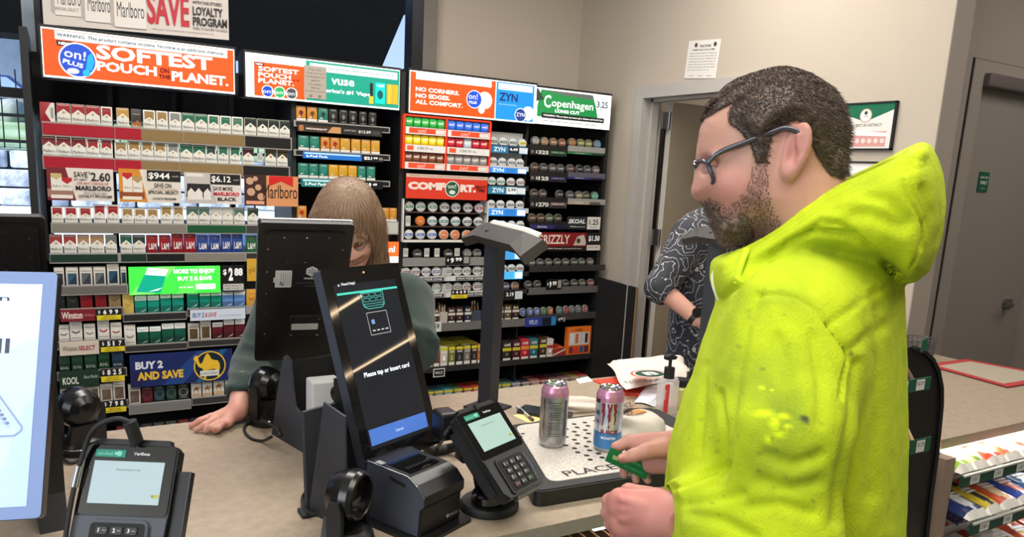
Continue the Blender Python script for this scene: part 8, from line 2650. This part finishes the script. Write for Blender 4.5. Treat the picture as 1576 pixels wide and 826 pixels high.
# relief: seams, folds and wrinkles read from the photograph and pressed into the cloth
oW = to_world(MF,oV); oN = normals(oW,oQ); oP = project(oW)
cam_dir = np.array([0,0,EYE]) - oW; cam_dir /= np.linalg.norm(cam_dir,axis=1,keepdims=True)
face_ = np.clip((oN * cam_dir).sum(1) * 2.5,0,1)
ismain = face_
disp = np.zeros(len(oV))
def groove(line,wpx,dep,vmin=None):
 global disp
 d = seg_dist(oP,line)
 disp -= 1.5 * dep * np.exp(-(d / max(wpx,3.2)) ** 2) * ismain
def ridge(line,wpx,hgt):
 groove(line,wpx,-hgt)
hem = [(1115,414),(1150,382),(1190,356),(1247,318),(1290,294),(1330,276),(1362,262),(1395,251),(1430,244)]
groove(hem,2.2,.0022); groove([(x + 3,y + 9) for x,y in hem],2.2,.0018)
ridge([(x - 4,y - 9) for x,y in hem],7,.0035)
groove([(1389,234),(1395,258),(1393,283),(1400,306),(1416,328),(1424,348),(1423,372),(1412,400),(1398,420)],2.4,.0026)
groove([(1399,236),(1404,258),(1403,283),(1411,304),(1426,326),(1434,350),(1432,376),(1420,404)],2.2,.0018)
groove([(1108,462),(1130,440),(1160,412),(1190,390),(1222,370),(1250,356),(1290,360),(1325,372),(1352,394),(1375,418),(1392,432)],5,.006)
groove([(1250,356),(1262,340),(1290,344),(1316,362)],5,.004)
ridge([(1150,400),(1200,368),(1250,340),(1300,330)],9,.003)
groove([(1146,392),(1142,410),(1136,436)],3,.003)
groove([(1166,453),(1200,452),(1226,458),(1250,472),(1266,487),(1276,500)],2.4,.0024)
groove([(1276,500),(1290,520),(1303,536),(1309,552),(1300,578),(1294,612)],3.5,.0045)
groove([(1276,500),(1300,486),(1330,464),(1356,446),(1378,428)],2.2,.0022)
groove([(1272,496),(1296,481),(1326,459),(1352,441)],2.0,.0014)
groove([(1166,453),(1178,430),(1186,404)],2.4,.002)
groove([(1166,455),(1150,500),(1136,560),(1128,620),(1122,680),(1112,726)],9,.0028)
groove([(1106,604),(1112,660),(1108,720),(1098,744)],4,.0045)
groove([(1086,560),(1082,620),(1076,690)],6,.003)
groove([(1014,757),(1008,780),(1010,806),(1016,826)],2.6,.003)
groove([(1032,752),(1060,742),(1092,726),(1116,716)],5,.006); ridge([(1030,762),(1060,752),(1100,738)],6,.003)
groove([(1036,762),(1030,790),(1034,826)],5,.0025)
for ln,w_,d_ in (([(1180,700),(1220,715),(1262,700)],9,.004),([(1170,740),(1215,752),(1258,742)],9,.004),([(1150,780),(1200,775),(1250,790)],9,.0035),([(1196,520),(1214,570),(1220,640)],10,.003),([(1250,520),(1262,580),(1262,650)],9,.003),
                   ([(1320,560),(1316,640),(1300,720),(1290,800)],12,.005),([(1345,480),(1352,600),(1346,760)],14,.0035),([(1380,450),(1382,600),(1378,800)],12,.003),([(1310,540),(1335,520),(1365,500)],9,.003),
                   ([(1290,330),(1340,330),(1390,350)],12,.004),([(1330,300),(1370,310),(1400,340)],10,.003),([(1420,290),(1434,330),(1424,380)],7,.003),([(1205,400),(1230,420),(1250,440)],9,.0025),([(1060,790),(1110,800),(1160,826)],9,.004),([(1050,775),(1090,770),(1140,760)],7,.0035)):
 groove(ln,w_,d_)
disp += .0016 * vnoise(oV,26,11,3) + .0006 * vnoise(oV,90,12,2)
oW = oW + oN * disp[:,None]
# stains: grey smudges and the paler blotches of the sleeve
n1,n2 = vnoise(oV,38,21,3),vnoise(oV,70,22,3)
def blob_(cx,cy,rx,ry):
 return np.exp(-(((oP[:,0] - cx) / rx) ** 2 + ((oP[:,1] - cy) / ry) ** 2))
dirt = .55 * blob_(1205,620,60,95) + .5 * blob_(1215,730,60,50) + .35 * blob_(1190,470,46,26) + .3 * blob_(1120,560,30,90) + .35 * blob_(1040,790,50,40) + .3 * blob_(1330,270,50,18) + .25 * blob_(1250,390,60,26)
dirt = np.clip(dirt * (.95 + .9 * n1 + .4 * n2),0,.85) * ismain
pale = np.zeros(len(oV))
for cx,cy,rx,ry in ((1175,636,20,7),(1192,650,10,14),(1206,640,12,6),(1200,668,13,6),(1182,676,7,8),(1212,656,7,5),(1172,596,6,4),(1188,600,4,3)):
 pale = np.maximum(pale,np.clip(1.5 * blob_(cx + 3 * 0,cy,rx,ry) - .35 + .12 * n2,0,1))
pale *= ismain
rs = np.random.RandomState(3)
spot = np.zeros(len(oV))
for _ in range(60):
 cx,cy = rs.choice([1060,1100,1130,1180,1240]) + rs.normal() * 22,rs.uniform(470,800)
 spot = np.maximum(spot,rs.uniform(.2,.6) * np.clip(1.6 * blob_(cx,cy,rs.uniform(1.5,3.4),rs.uniform(1.5,3.4)) - .2,0,1))
spot = np.maximum(spot,np.clip(2 * blob_(1237,644,7,4.5) - .2,0,1) + np.clip(2 * blob_(1240,647,5,4) - .2,0,1)); spot = np.maximum(spot,.8 * np.clip(2 * blob_(1314,543,3,3.5) - .2,0,1))
spot = np.clip(spot,0,1) * ismain
LIME = (190,209,2)
hood_m = attr_mix('hoodie_fleece',LIME,[('dirt',(116,138,28)),('pale',(210,230,10)),('spot',(70,74,44))],.85,[(260,.35),(1200,.35)],noise=(30,.3,(174,194,2)))
hoodie = np_mesh('hoodie',[(oW,oQ,0)],[hood_m],man,{'dirt': dirt,'pale': pale,'spot': spot})
# zip and drawcord
zp = MB()
zl = smooth_path([gx(1106,412,.012),gx(1102,426,.014),gx(1103,440,.015),gx(1108,454,.016),gx(1113,468,.017),gx(1109,484,.018)],6)
for i in range(len(zl)):
 zp.ball(zl[i] - MF[1] * .003,(.0044,.0044,.0026),mat('zip_teeth',(228,230,190),.4),8,6)
zp.build('zip',man)
dc = MB(); dc.tube(smooth_path([gx(1150,384,.085),gx(1144,398,.092),gx(1138,416,.096),gx(1134,436,.098)],5),.0042,mat('drawcord',(196,226,30),.8),8); dc.build('drawcord',man)
# trousers and boots below the frame
jt = Vol((-.22,-.3,.02),(.3,.3,1.0),.012)
jt.d = jt.cap((.03,0,.86),(.03,0,.95),.135,.13,(.85,1.15,1))
for sg in (-1,1):
 jt.d = smin(jt.d,jt.cap((.03,sg * .09,.9),(.02,sg * .10,.48),.10,.075),.03)
 jt.d = smin(jt.d,jt.cap((.02,sg * .10,.48),(.04,sg * .11,.08),.075,.062),.02)
jV,jQ = jt.mesh()
np_mesh('trousers',[(to_world(MF,jV),jQ,0)],[mat('work_trousers',(50,54,66),.85,bump=(200,.2))],man)
bt_ = Vol((-.22,-.22,-.01),(.14,.22,.16),.006)
bt_.d = bt_.cap((.05,.11,.05),(-.12,.125,.035),.052,.042)
bt_.d = np.minimum(bt_.d,bt_.cap((.05,-.11,.05),(-.12,-.125,.035),.052,.042))
bt_.d = np.minimum(bt_.d,np.minimum(bt_.cap((.045,.11,.05),(.045,.11,.13),.05,.052),bt_.cap((.045,-.11,.05),(.045,-.11,.13),.05,.052)))
bt_.d = smax(bt_.d,.003 - bt_.W + 0 * bt_.d,.002)
kV,kQ = bt_.mesh()
for sg in (-1,1):
 sel = (kV[kQ[:,0],1] * sg) > 0
 used = np.unique(kQ[sel]); rm = -np.ones(len(kV),int); rm[used] = np.arange(len(used))
 np_mesh('boot',[(to_world(MF,kV[used]),rm[kQ[sel]],0)],[mat('boot_leather',(70,50,36),.6)],man)
# the green card in his far hand
b = MB()
q = [np.array(to_world(MF,np.array([L3(x,y,-.104 + dv)]))[0]) for x,y,dv in ((940,688,.004),(1000,715,-.004),(994,738,-.004),(931,709,.004))]
n_ = np.cross(q[1] - q[0],q[3] - q[0]); n_ /= np.linalg.norm(n_)
if n_ @ (np.array([0,0,EYE]) - q[0]) < 0: n_ = -n_
X = q[1] - q[0]; Wc = np.linalg.norm(X); X /= Wc; Yc = q[0] - q[3]; Hc = np.linalg.norm(Yc); Yc /= Hc
gcol = mat('green_card',(18,112,62),.35,noise=(60,.2),rgb2=(12,92,52))
b.add(q + [p - n_ * .0012 for p in q],[(0,3,2,1),(4,5,6,7),(0,1,5,4),(1,2,6,5),(2,3,7,6),(3,0,4,7)],gcol)
g2 = col((150,160,110),.35)
at_ = lambda u,v: q[3] + (q[2] - q[3]) * u + (q[0] - q[3]) * v + (q[1] - q[2] - q[0] + q[3]) * u * v + n_ * .0006
b.quad(at_(.12,.35),at_(.25,.35),at_(.25,.62),at_(.12,.62),g2)
b.text('rewards',at_(.5,.62),X,Yc,col((90,170,120),.4),w=Wc * .3)
b.text('4012 8830 5571',at_(.42,.2),X,Yc,col((90,170,120),.4),w=Wc * .5)
tag(b.build('green_card'),'green payment card held in the far hand over the perforated plate','card')
# ------------------------------------------------------------------ the woman behind the counter
WF = (np.zeros(3),UX,UY,UZ)
wom = thing('person','woman with long brown hair and glasses in a dark green sweater behind the counter','person',(0.72,2.36,0))
dp = lambda x,y,D: tuple(deep(x,y,D))
def pose_head(V,c,face,pitch,sc,roll=0.0):
 """man-frame head points re-centred, scaled and turned into world space"""
 q = (V - np.array([cu,0,cw])) * sc
 a = math.radians(pitch)      # nod: front (negative u) goes down
 u,w = q[:,0] * math.cos(a) - q[:,2] * math.sin(a),q[:,0] * math.sin(a) + q[:,2] * math.cos(a)
 r = math.radians(roll)
 v,w = q[:,1] * math.cos(r) - w * math.sin(r),q[:,1] * math.sin(r) + w * math.cos(r)
 return to_world(frame(c,face),np.stack([u,v,w],1))
wc,wface,wpitch = dp(535,352,2.16),250.0,14.0
wskin = attr_mix('skin_woman',(206,160,140),[('red',(196,124,112))],.5,[(700,.08)],sss=.1)
# right hand spread on the counter edge
hp = lambda x,y,z=.957: tuple(onz(x,y,z))
pts = [hp(x,y) for x,y in ((280,670),(420,610))]
wh = Vol(np.min(pts,0) - [.06,.08,.05],np.max(pts,0) + [.05,.14,.14],.0022)
wr_ = hp(366,631,.985); wh.d = wh.cap(np.array(wr_) + [.03,.09,.05],wr_,.029,.024)
wh.d = smin(wh.d,smin(wh.cap(wr_,hp(331,643,.972),.022,.0155),wh.cap(wr_,hp(346,650,.968),.022,.0145),.012),.012)
for k,(a,b_,c_,r) in enumerate((((326,640),(308,647),(294,655),.0085),((330,645),(315,654),(302,661),.0088),((336,650),(325,657),(317,663),.0086),((343,652),(336,659),(331,664),.0076),((356,645),(352,651),(346,656),.0095))):
 f_ = smin(wh.cap(hp(*a,.972),hp(*b_,.969),r * 1.12,r),wh.cap(hp(*b_,.969),hp(*c_,.958),r,r * .78),.004)
 wh.d = smin(wh.d,f_,.005)
wh.d = smax(wh.d,(ZC + .0008) - wh.W + 0 * wh.d,.002)
wh.blur(1)
wV,wQ = wh.mesh()
wb2 = Vol((.35,1.95,.0),(1.15,2.75,1.42),.012)
wb2.d = wb2.cap((.74,2.40,.95),(.71,2.28,1.30),.12,.10)
wb2.d = smin(wb2.d,wb2.cap((.71,2.26,1.28),(.69,2.2,1.40),.06,.055),.03)
for sg in (-1,1):
 wb2.d = smin(wb2.d,wb2.cap((.75 + sg * .09,2.42,.9),(.75 + sg * .09,2.42,.06),.08,.045),.03)
wb2.d = smax(wb2.d,.002 - wb2.W + 0 * wb2.d,.002)
xV,xQ = wb2.mesh()
lw = np.array(dp(575,590,2.02))
lh = Vol(lw - [.14,.16,.14],lw + [.10,.12,.10],.003)
lk = np.array([lw[0] - .045,lw[1] - .055,ZC + .026])
lh.d = smin(lh.cap(lw + np.array([.03,.05,.02]),lw,.03,.025),lh.cap(lw,lk,.024,.018,(1,1,.8)),.02)
for k in range(5):
 a_ = lk + np.array([.02 - .014 * k,.006 * k - .01,0]); b_ = np.array([a_[0] - .022 - .004 * k,a_[1] - .055 + .008 * k,ZC + .0085])
 lh.d = smin(lh.d,lh.cap(a_,b_,.0088,.007),.005)
lh.d = smax(lh.d,(ZC + .0008) - lh.W + 0 * lh.d,.002)
lV_,lQ_ = lh.mesh()
hW = pose_head(hV,wc,wface,wpitch,.93)
hQk = hQ[(hV[hQ,2] > cw - .150).all(1)]
np_mesh('body',[(hW,hQk,0),(wV,wQ,0),(lV_,lQ_,0),(xV,xQ,0)],[wskin],wom,{'red': np.concatenate([np.clip(red_ * .5,0,.6),np.clip(.4 + .4 * vnoise(wV,45,9),0,.9),zeros(lV_),zeros(xV)])})
# hair: cap, fringe and long sides
wg = Vol((-.15,-.16,-.20),(.17,.16,.16),.0028)
wg.d = smin(wg.ell((.018,0,.03),(.112,.094,.112)),wg.ell((.05,0,-.03),(.085,.092,.11)),.03)
for sg in (-1,1):
 wg.d = smin(wg.d,wg.cap((.0,sg * .072,.02),(.005,sg * .098,-.145),.036,.030,(1.25,.8,1)),.03)
wg.d = smin(wg.d,wg.cap((.06,0,-.06),(.065,0,-.15),.07,.06),.03)
face_c = wg.ell((-.105,.012,-.055),(.080,.068,.096))
wg.d = smax(wg.d,-face_c,.012)
fr_b = smax(wg.ell((-.02,0,.035),(.082,.078,.085)),-(wg.W - .018 + 0 * wg.d),.006)
wg.d = smin(wg.d,fr_b,.006)
an = np.arctan2(wg.V,wg.U + .02)
wg.d = wg.d + .0012 * np.sin(31 * an + 5 * np.sin(40 * wg.W)) + .0009 * np.sin(77 * an + 50 * wg.W + 3 * np.sin(9 * an))
wg.blur(1)
gV,gQ = wg.mesh()
gV2 = gV / .93 * 1.0 + np.array([cu,0,cw])
whm = attr_mix('hair_brown',(104,78,56),[('lite',(152,122,94))],.5,[(200,.3)])
np_mesh('hair',[(pose_head(gV2,wc,wface,wpitch,.93),gQ,0)],[whm],wom,{'lite': np.clip(.4 + .6 * np.sin(40 * np.arctan2(gV[:,1],gV[:,0] + .02) + 3 * gV[:,2] * 20) * .6,0,1)})
ts_ = tufts('hair_strands',pose_head(gV2,wc,wface,wpitch,.93),gQ,9000,.04,mat('hair_tuft_brown',(140,110,84),.5),12,(0,0,-1.7),wom,WF)
ts_['kind'] = 'stuff'
# glasses
wgl = MB()
for sg in (-1,1):
 ring = np.array([(cu - .099 + .012 * abs(math.cos(t)),sg * .033 + .024 * math.cos(t),cw - .010 + .020 * math.sin(t)) for t in np.linspace(0,6.283,21)[:-1]])
 wgl.tube(pose_head(ring,wc,wface,wpitch,.93),.0016,gm_,6,closed=True)
 wgl.tube(pose_head(np.array([(cu - .086,sg * .058,cw - .006),(cu - .04,sg * .074,cw),(cu + .01,sg * .081,cw)]),wc,wface,wpitch,.93),.0016,gm_,6)
 e = np.array([(cu - .080,sg * .031,cw - .012)])
 bb = MB(); c_ = pose_head(e,wc,wface,wpitch,.93)[0]; bb.ball(c_,.0098,mat('eye_white',(214,204,198),.2),14,10)
 bb.ball(pose_head(e - np.array([[.0085,0,.003]]),wc,wface,wpitch,.93)[0],.005,mat('iris',(66,52,40),.15),10,8); bb.build('eye',wom)
wgl.tube(pose_head(np.array([(cu - .099,-.010,cw - .006),(cu - .102,0,cw - .005),(cu - .099,.010,cw - .006)]),wc,wface,wpitch,.93),.0016,gm_,6)
wgl.build('glasses',wom)
# sweater
sv = Vol((.22,1.92,.80),(1.12,2.72,1.46),.0075)
sv.d = sv.cap((.74,2.42,.82),(.71,2.31,1.24),.165,.15,(1.1,.85,1))
sv.d = smin(sv.d,sv.cap(dp(452,462,2.30),dp(622,462,2.30),.085,.085),.06)
sv.d = smin(sv.d,sv.cap((.705,2.27,1.26),(.69,2.22,1.335),.078,.066),.03)
sh_r,el_r,wr_r = dp(432,478,2.26),dp(392,566,2.20),np.array(wr_) + np.array([.018,.055,.028])
arm = smin(sv.cap(sh_r,el_r,.080,.062),sv.cap(el_r,wr_r,.062,.040),.03)
sh_l,el_l,wr_l = dp(628,470,2.28),dp(640,538,2.15),dp(575,590,2.02)
arm2 = smin(sv.cap(sh_l,el_l,.078,.060),sv.cap(el_l,wr_l,.058,.042),.03)
sv.d = smin(sv.d,smin(arm,arm2,.01),.03)
sv.d = smax(sv.d,-sv.cap((.70,2.25,1.28),(.685,2.19,1.42),.056,.062),.01)
sv.d = smax(sv.d,-sv.cap(np.array(wr_),np.array(wr_) + np.array([.012,.036,.018]),.028,.028),.004)
sv.blur(1)
sV,sQ = sv.mesh(); sV = relax(sV,sQ,2)
sN = normals(sV,sQ); sP = project(sV)
ds = .0025 * vnoise(sV,18,31,3)
for ln,w_,d_ in (([(352,596),(380,600),(405,590)],6,.008),([(356,575),(385,580),(410,566)],6,.008),([(365,553),(392,560),(416,545)],6,.007),([(378,530),(400,535),(424,522)],6,.006),([(640,520),(655,545),(668,552)],6,.007),([(636,500),(654,520),(672,524)],6,.006)):
 ds -= d_ * np.exp(-(seg_dist(sP,ln) / w_) ** 2)
cuffd = np.linalg.norm(sV - wr_r,axis=1)
ds += np.where(cuffd < .075,.0016 * np.sin(sP[:,0] * 1.1 + sP[:,1] * .5),0)
sV = sV + sN * ds[:,None]
open_ = np.clip((sN[:,1] < -.2) * np.clip((.075 - np.abs(sV[:,0] - .66)) / .01,0,1) * (sV[:,1] < 2.32),0,1) * (np.linalg.norm(sV - np.array(el_l),axis=1) > .2)
swm = attr_mix('sweater_knit',(38,56,50),[('shirt',(120,150,156))],.9,[(500,.4)],sheen=.2,noise=(90,.3,(31,47,42)))
np_mesh('sweater',[(sV,sQ,0)],[swm],wom,{'shirt': open_})
jw = Vol((.5,2.2,.02),(1.0,2.62,.92),.012)
jw.d = jw.cap((.75,2.42,.84),(.75,2.42,.88),.14,.14,(1.1,.85,1))
for sg in (-1,1): jw.d = smin(jw.d,jw.cap((.75 + sg * .09,2.42,.85),(.75 + sg * .09,2.42,.06),.095,.06),.03)
jV,jQ = jw.mesh(); np_mesh('trousers',[(jV,jQ,0)],[mat('dark_trousers',(44,46,54),.85)],wom)
# ------------------------------------------------------------------ the third person in the floral shirt
flo = thing('person','person in a black and white floral shirt with a wristwatch bending by the open doorway','person',(2.25,2.42,0))
fv = Vol((1.75,1.95,.84),(2.80,2.80,1.68),.008)
f0 = dp(1092,560,3.05); f1 = dp(1098,400,3.05)
fv.d = fv.cap((f0[0] + .02,f0[1] + .06,.86),(f1[0] + .03,f1[1] + .04,f1[2] + .06),.165,.155,(1,.8,1))
fsh,fel = dp(1064,366,2.98),dp(1016,442,2.92)
fv.d = smin(fv.d,fv.cap(dp(1075,362,3.03),dp(1150,362,3.06),.095,.095),.05)
fv.d = smin(fv.d,fv.cap(fsh,fel,.082,.058),.03)
fwr = dp(1071,489,2.86)
hem_ = tuple(np.array(fel) + (np.array(fwr) - fel) * .26)
fv.d = smin(fv.d,fv.cap(fel,hem_,.054,.050),.02)
fv.d = smax(fv.d,-fv.cap(tuple(np.array(fel) + (np.array(fwr) - fel) * .16),fwr,.040,.040),.006)
hdc = np.array(dp(1150,268,3.02))
fe2,fw2 = dp(1192,452,3.12),dp(1135,512,2.9)
fv.d = smin(fv.d,fv.cap(dp(1150,366,3.1),fe2,.080,.058),.03)
fv.d = smin(fv.d,fv.cap(fe2,tuple(np.array(fe2) + (np.array(fw2) - fe2) * .3),.054,.048),.02)
fv.d = smin(fv.d,fv.cap((hdc[0] + .02,hdc[1] + .03,hdc[2] - .26),(hdc[0] + .01,hdc[1] + .02,hdc[2] - .15),.085,.066),.04)
fv.d = smax(fv.d,-fv.cap((hdc[0],hdc[1],hdc[2] - .13),(hdc[0],hdc[1],hdc[2] + .1),.056,.06),.008)
fv.blur(1)
fV2,fQ2 = fv.mesh(); fV2 = relax(fV2,fQ2,2)
fV2 = fV2 + normals(fV2,fQ2) * (.004 * vnoise(fV2,14,41,3))[:,None]
fm = bpy.data.materials.new('floral_cloth'); fm.use_nodes = True
nt = fm.node_tree; pr = nt.nodes['Principled BSDF']; pr.inputs['Roughness'].default_value = .8
tc = nt.nodes.new('ShaderNodeTexCoord'); nz_ = nt.nodes.new('ShaderNodeTexNoise'); nz_.inputs['Scale'].default_value = 16; nz_.inputs['Detail'].default_value = 3
mxv = nt.nodes.new('ShaderNodeMix'); mxv.data_type = 'VECTOR'; mxv.inputs['Factor'].default_value = .075
nt.links.new(tc.outputs['Object'],nz_.inputs['Vector']); nt.links.new(tc.outputs['Object'],mxv.inputs[4]); nt.links.new(nz_.outputs['Color'],mxv.inputs[5])
vo = nt.nodes.new('ShaderNodeTexVoronoi'); vo.inputs['Scale'].default_value = 11
nt.links.new(mxv.outputs[1],vo.inputs['Vector'])
mu = nt.nodes.new('ShaderNodeMath'); mu.operation = 'MULTIPLY'; mu.inputs[1].default_value = 34
nt.links.new(vo.outputs['Distance'],mu.inputs[0])
sn = nt.nodes.new('ShaderNodeMath'); sn.operation = 'SINE'; nt.links.new(mu.outputs[0],sn.inputs[0])
rp = nt.nodes.new('ShaderNodeValToRGB'); e = rp.color_ramp.elements
e[0].position,e[0].color = .86,lin((42,44,52)); e[1].position,e[1].color = .97,lin((176,174,172))
nt.links.new(sn.outputs[0],rp.inputs[0]); nt.links.new(rp.outputs[0],pr.inputs['Base Color'])
# forearm, hand, head and legs: one body
fb = Vol((1.75,1.95,1.0),(2.75,2.75,1.85),.007)
fb.d = fb.cap(fel,fwr,.040,.028)
fb.d = np.minimum(fb.d,fb.cap(fe2,fw2,.040,.028))
fh2 = np.array(fw2) + np.array([-.05,-.03,-.02])
fb.d = smin(fb.d,fb.cap(fw2,fh2,.027,.022),.015)
for k in range(5):
 fb.d = smin(fb.d,fb.cap(fh2 + np.array([0,.012 - .008 * k,.01 - .006 * k]),fh2 + np.array([-.05,-.02 - .006 * k,-.01 - .006 * k]),.0095,.008),.004)
fh1 = dp(1105,505,2.82)
fb.d = smin(fb.d,fb.cap(fwr,fh1,.028,.022,(1,.7,1)),.015)
for k in range(5):
 a_ = np.array(fh1) + np.array([.0,-.004,.020 - .010 * k]); b_ = a_ + np.array([.045 - .004 * abs(k - 2),-.03,-.012 - .003 * k])
 fb.d = smin(fb.d,fb.cap(a_,b_,.0095,.008),.004)
fb.d = smin(fb.d,fb.cap((hdc[0],hdc[1],hdc[2] - .2),(hdc[0],hdc[1],hdc[2] - .05),.055,.055),.02)
bV2,bQ2 = fb.mesh()
fl_ = Vol((1.9,2.15,0.0),(2.7,2.75,1.4),.014)
fx,fy = f0[0] + .02,f0[1] + .06
fl_.d = fl_.cap((fx,fy,.95),(f1[0] + .03,f1[1] + .05,1.26),.10,.085)
for sg in (-1,1): fl_.d = smin(fl_.d,fl_.cap((fx + sg * .09,fy,.9),(fx + sg * .09,fy,.06),.08,.05),.03)
fl_.d = smax(fl_.d,.002 - fl_.W + 0 * fl_.d,.002)
lV2,lQ2 = fl_.mesh()
hw2 = pose_head(hV,hdc,330.0,10.0,.92)
np_mesh('body',[(bV2,bQ2,0),(lV2,lQ2,0),(hw2,hQ[((hV[hQ,2] > cw - .125) & ~((hV[hQ,0] > cu + .035) & (hV[hQ,2] < cw - .055))).all(1)],0)],[wskin],flo,{'red': np.concatenate([np.full(len(bV2),.3),zeros(lV2),zeros(hV)])})
np_mesh('hair',[(pose_head(rV,hdc,330.0,10.0,.93),rQ,0)],[mat('hair_auburn',(86,58,42),.5)],flo)
np_mesh('floral_shirt',[(fV2,fQ2,0)],[fm],flo)
jw = Vol((fx - .28,fy - .22,.02),(fx + .28,fy + .22,.95),.012)
jw.d = jw.cap((fx,fy,.86),(fx,fy,.9),.15,.15,(1,.8,1))
for sg in (-1,1): jw.d = smin(jw.d,jw.cap((fx + sg * .09,fy,.85),(fx + sg * .09,fy,.06),.10,.065),.03)
jV,jQ = jw.mesh(); np_mesh('trousers',[(jV,jQ,0)],[mat('black_trousers',(26,26,30),.85)],flo)
b = MB(); ax_ = np.array(fwr) - np.array(fel); ax_ /= np.linalg.norm(ax_)
c_ = np.array(fwr) - ax_ * .004
b.lathe([(.029,-.011),(.0325,-.010),(.0325,.010),(.029,.011),(.029,-.011)],c_,ax_,M_CASE,24)
up_w = np.array([-.35,-.75,.55]); up_w -= ax_ * (up_w @ ax_); up_w /= np.linalg.norm(up_w)
b.cyl(c_ + up_w * .029,c_ + up_w * .040,.019,M_GLOSS,20)
b.build('wristwatch',flo)
b = MB()
g0 = np.array(dp(1102,330,2.92))
b.tube(smooth_path([g0 + np.array([.0,.02,.06]),g0,np.array(dp(1101,352,2.84)),np.array(dp(1106,380,2.84)),np.array(dp(1112,410,2.85))]),.012,mat('lanyard_green',(24,120,70),.6),8)
b.build('lanyard',flo)
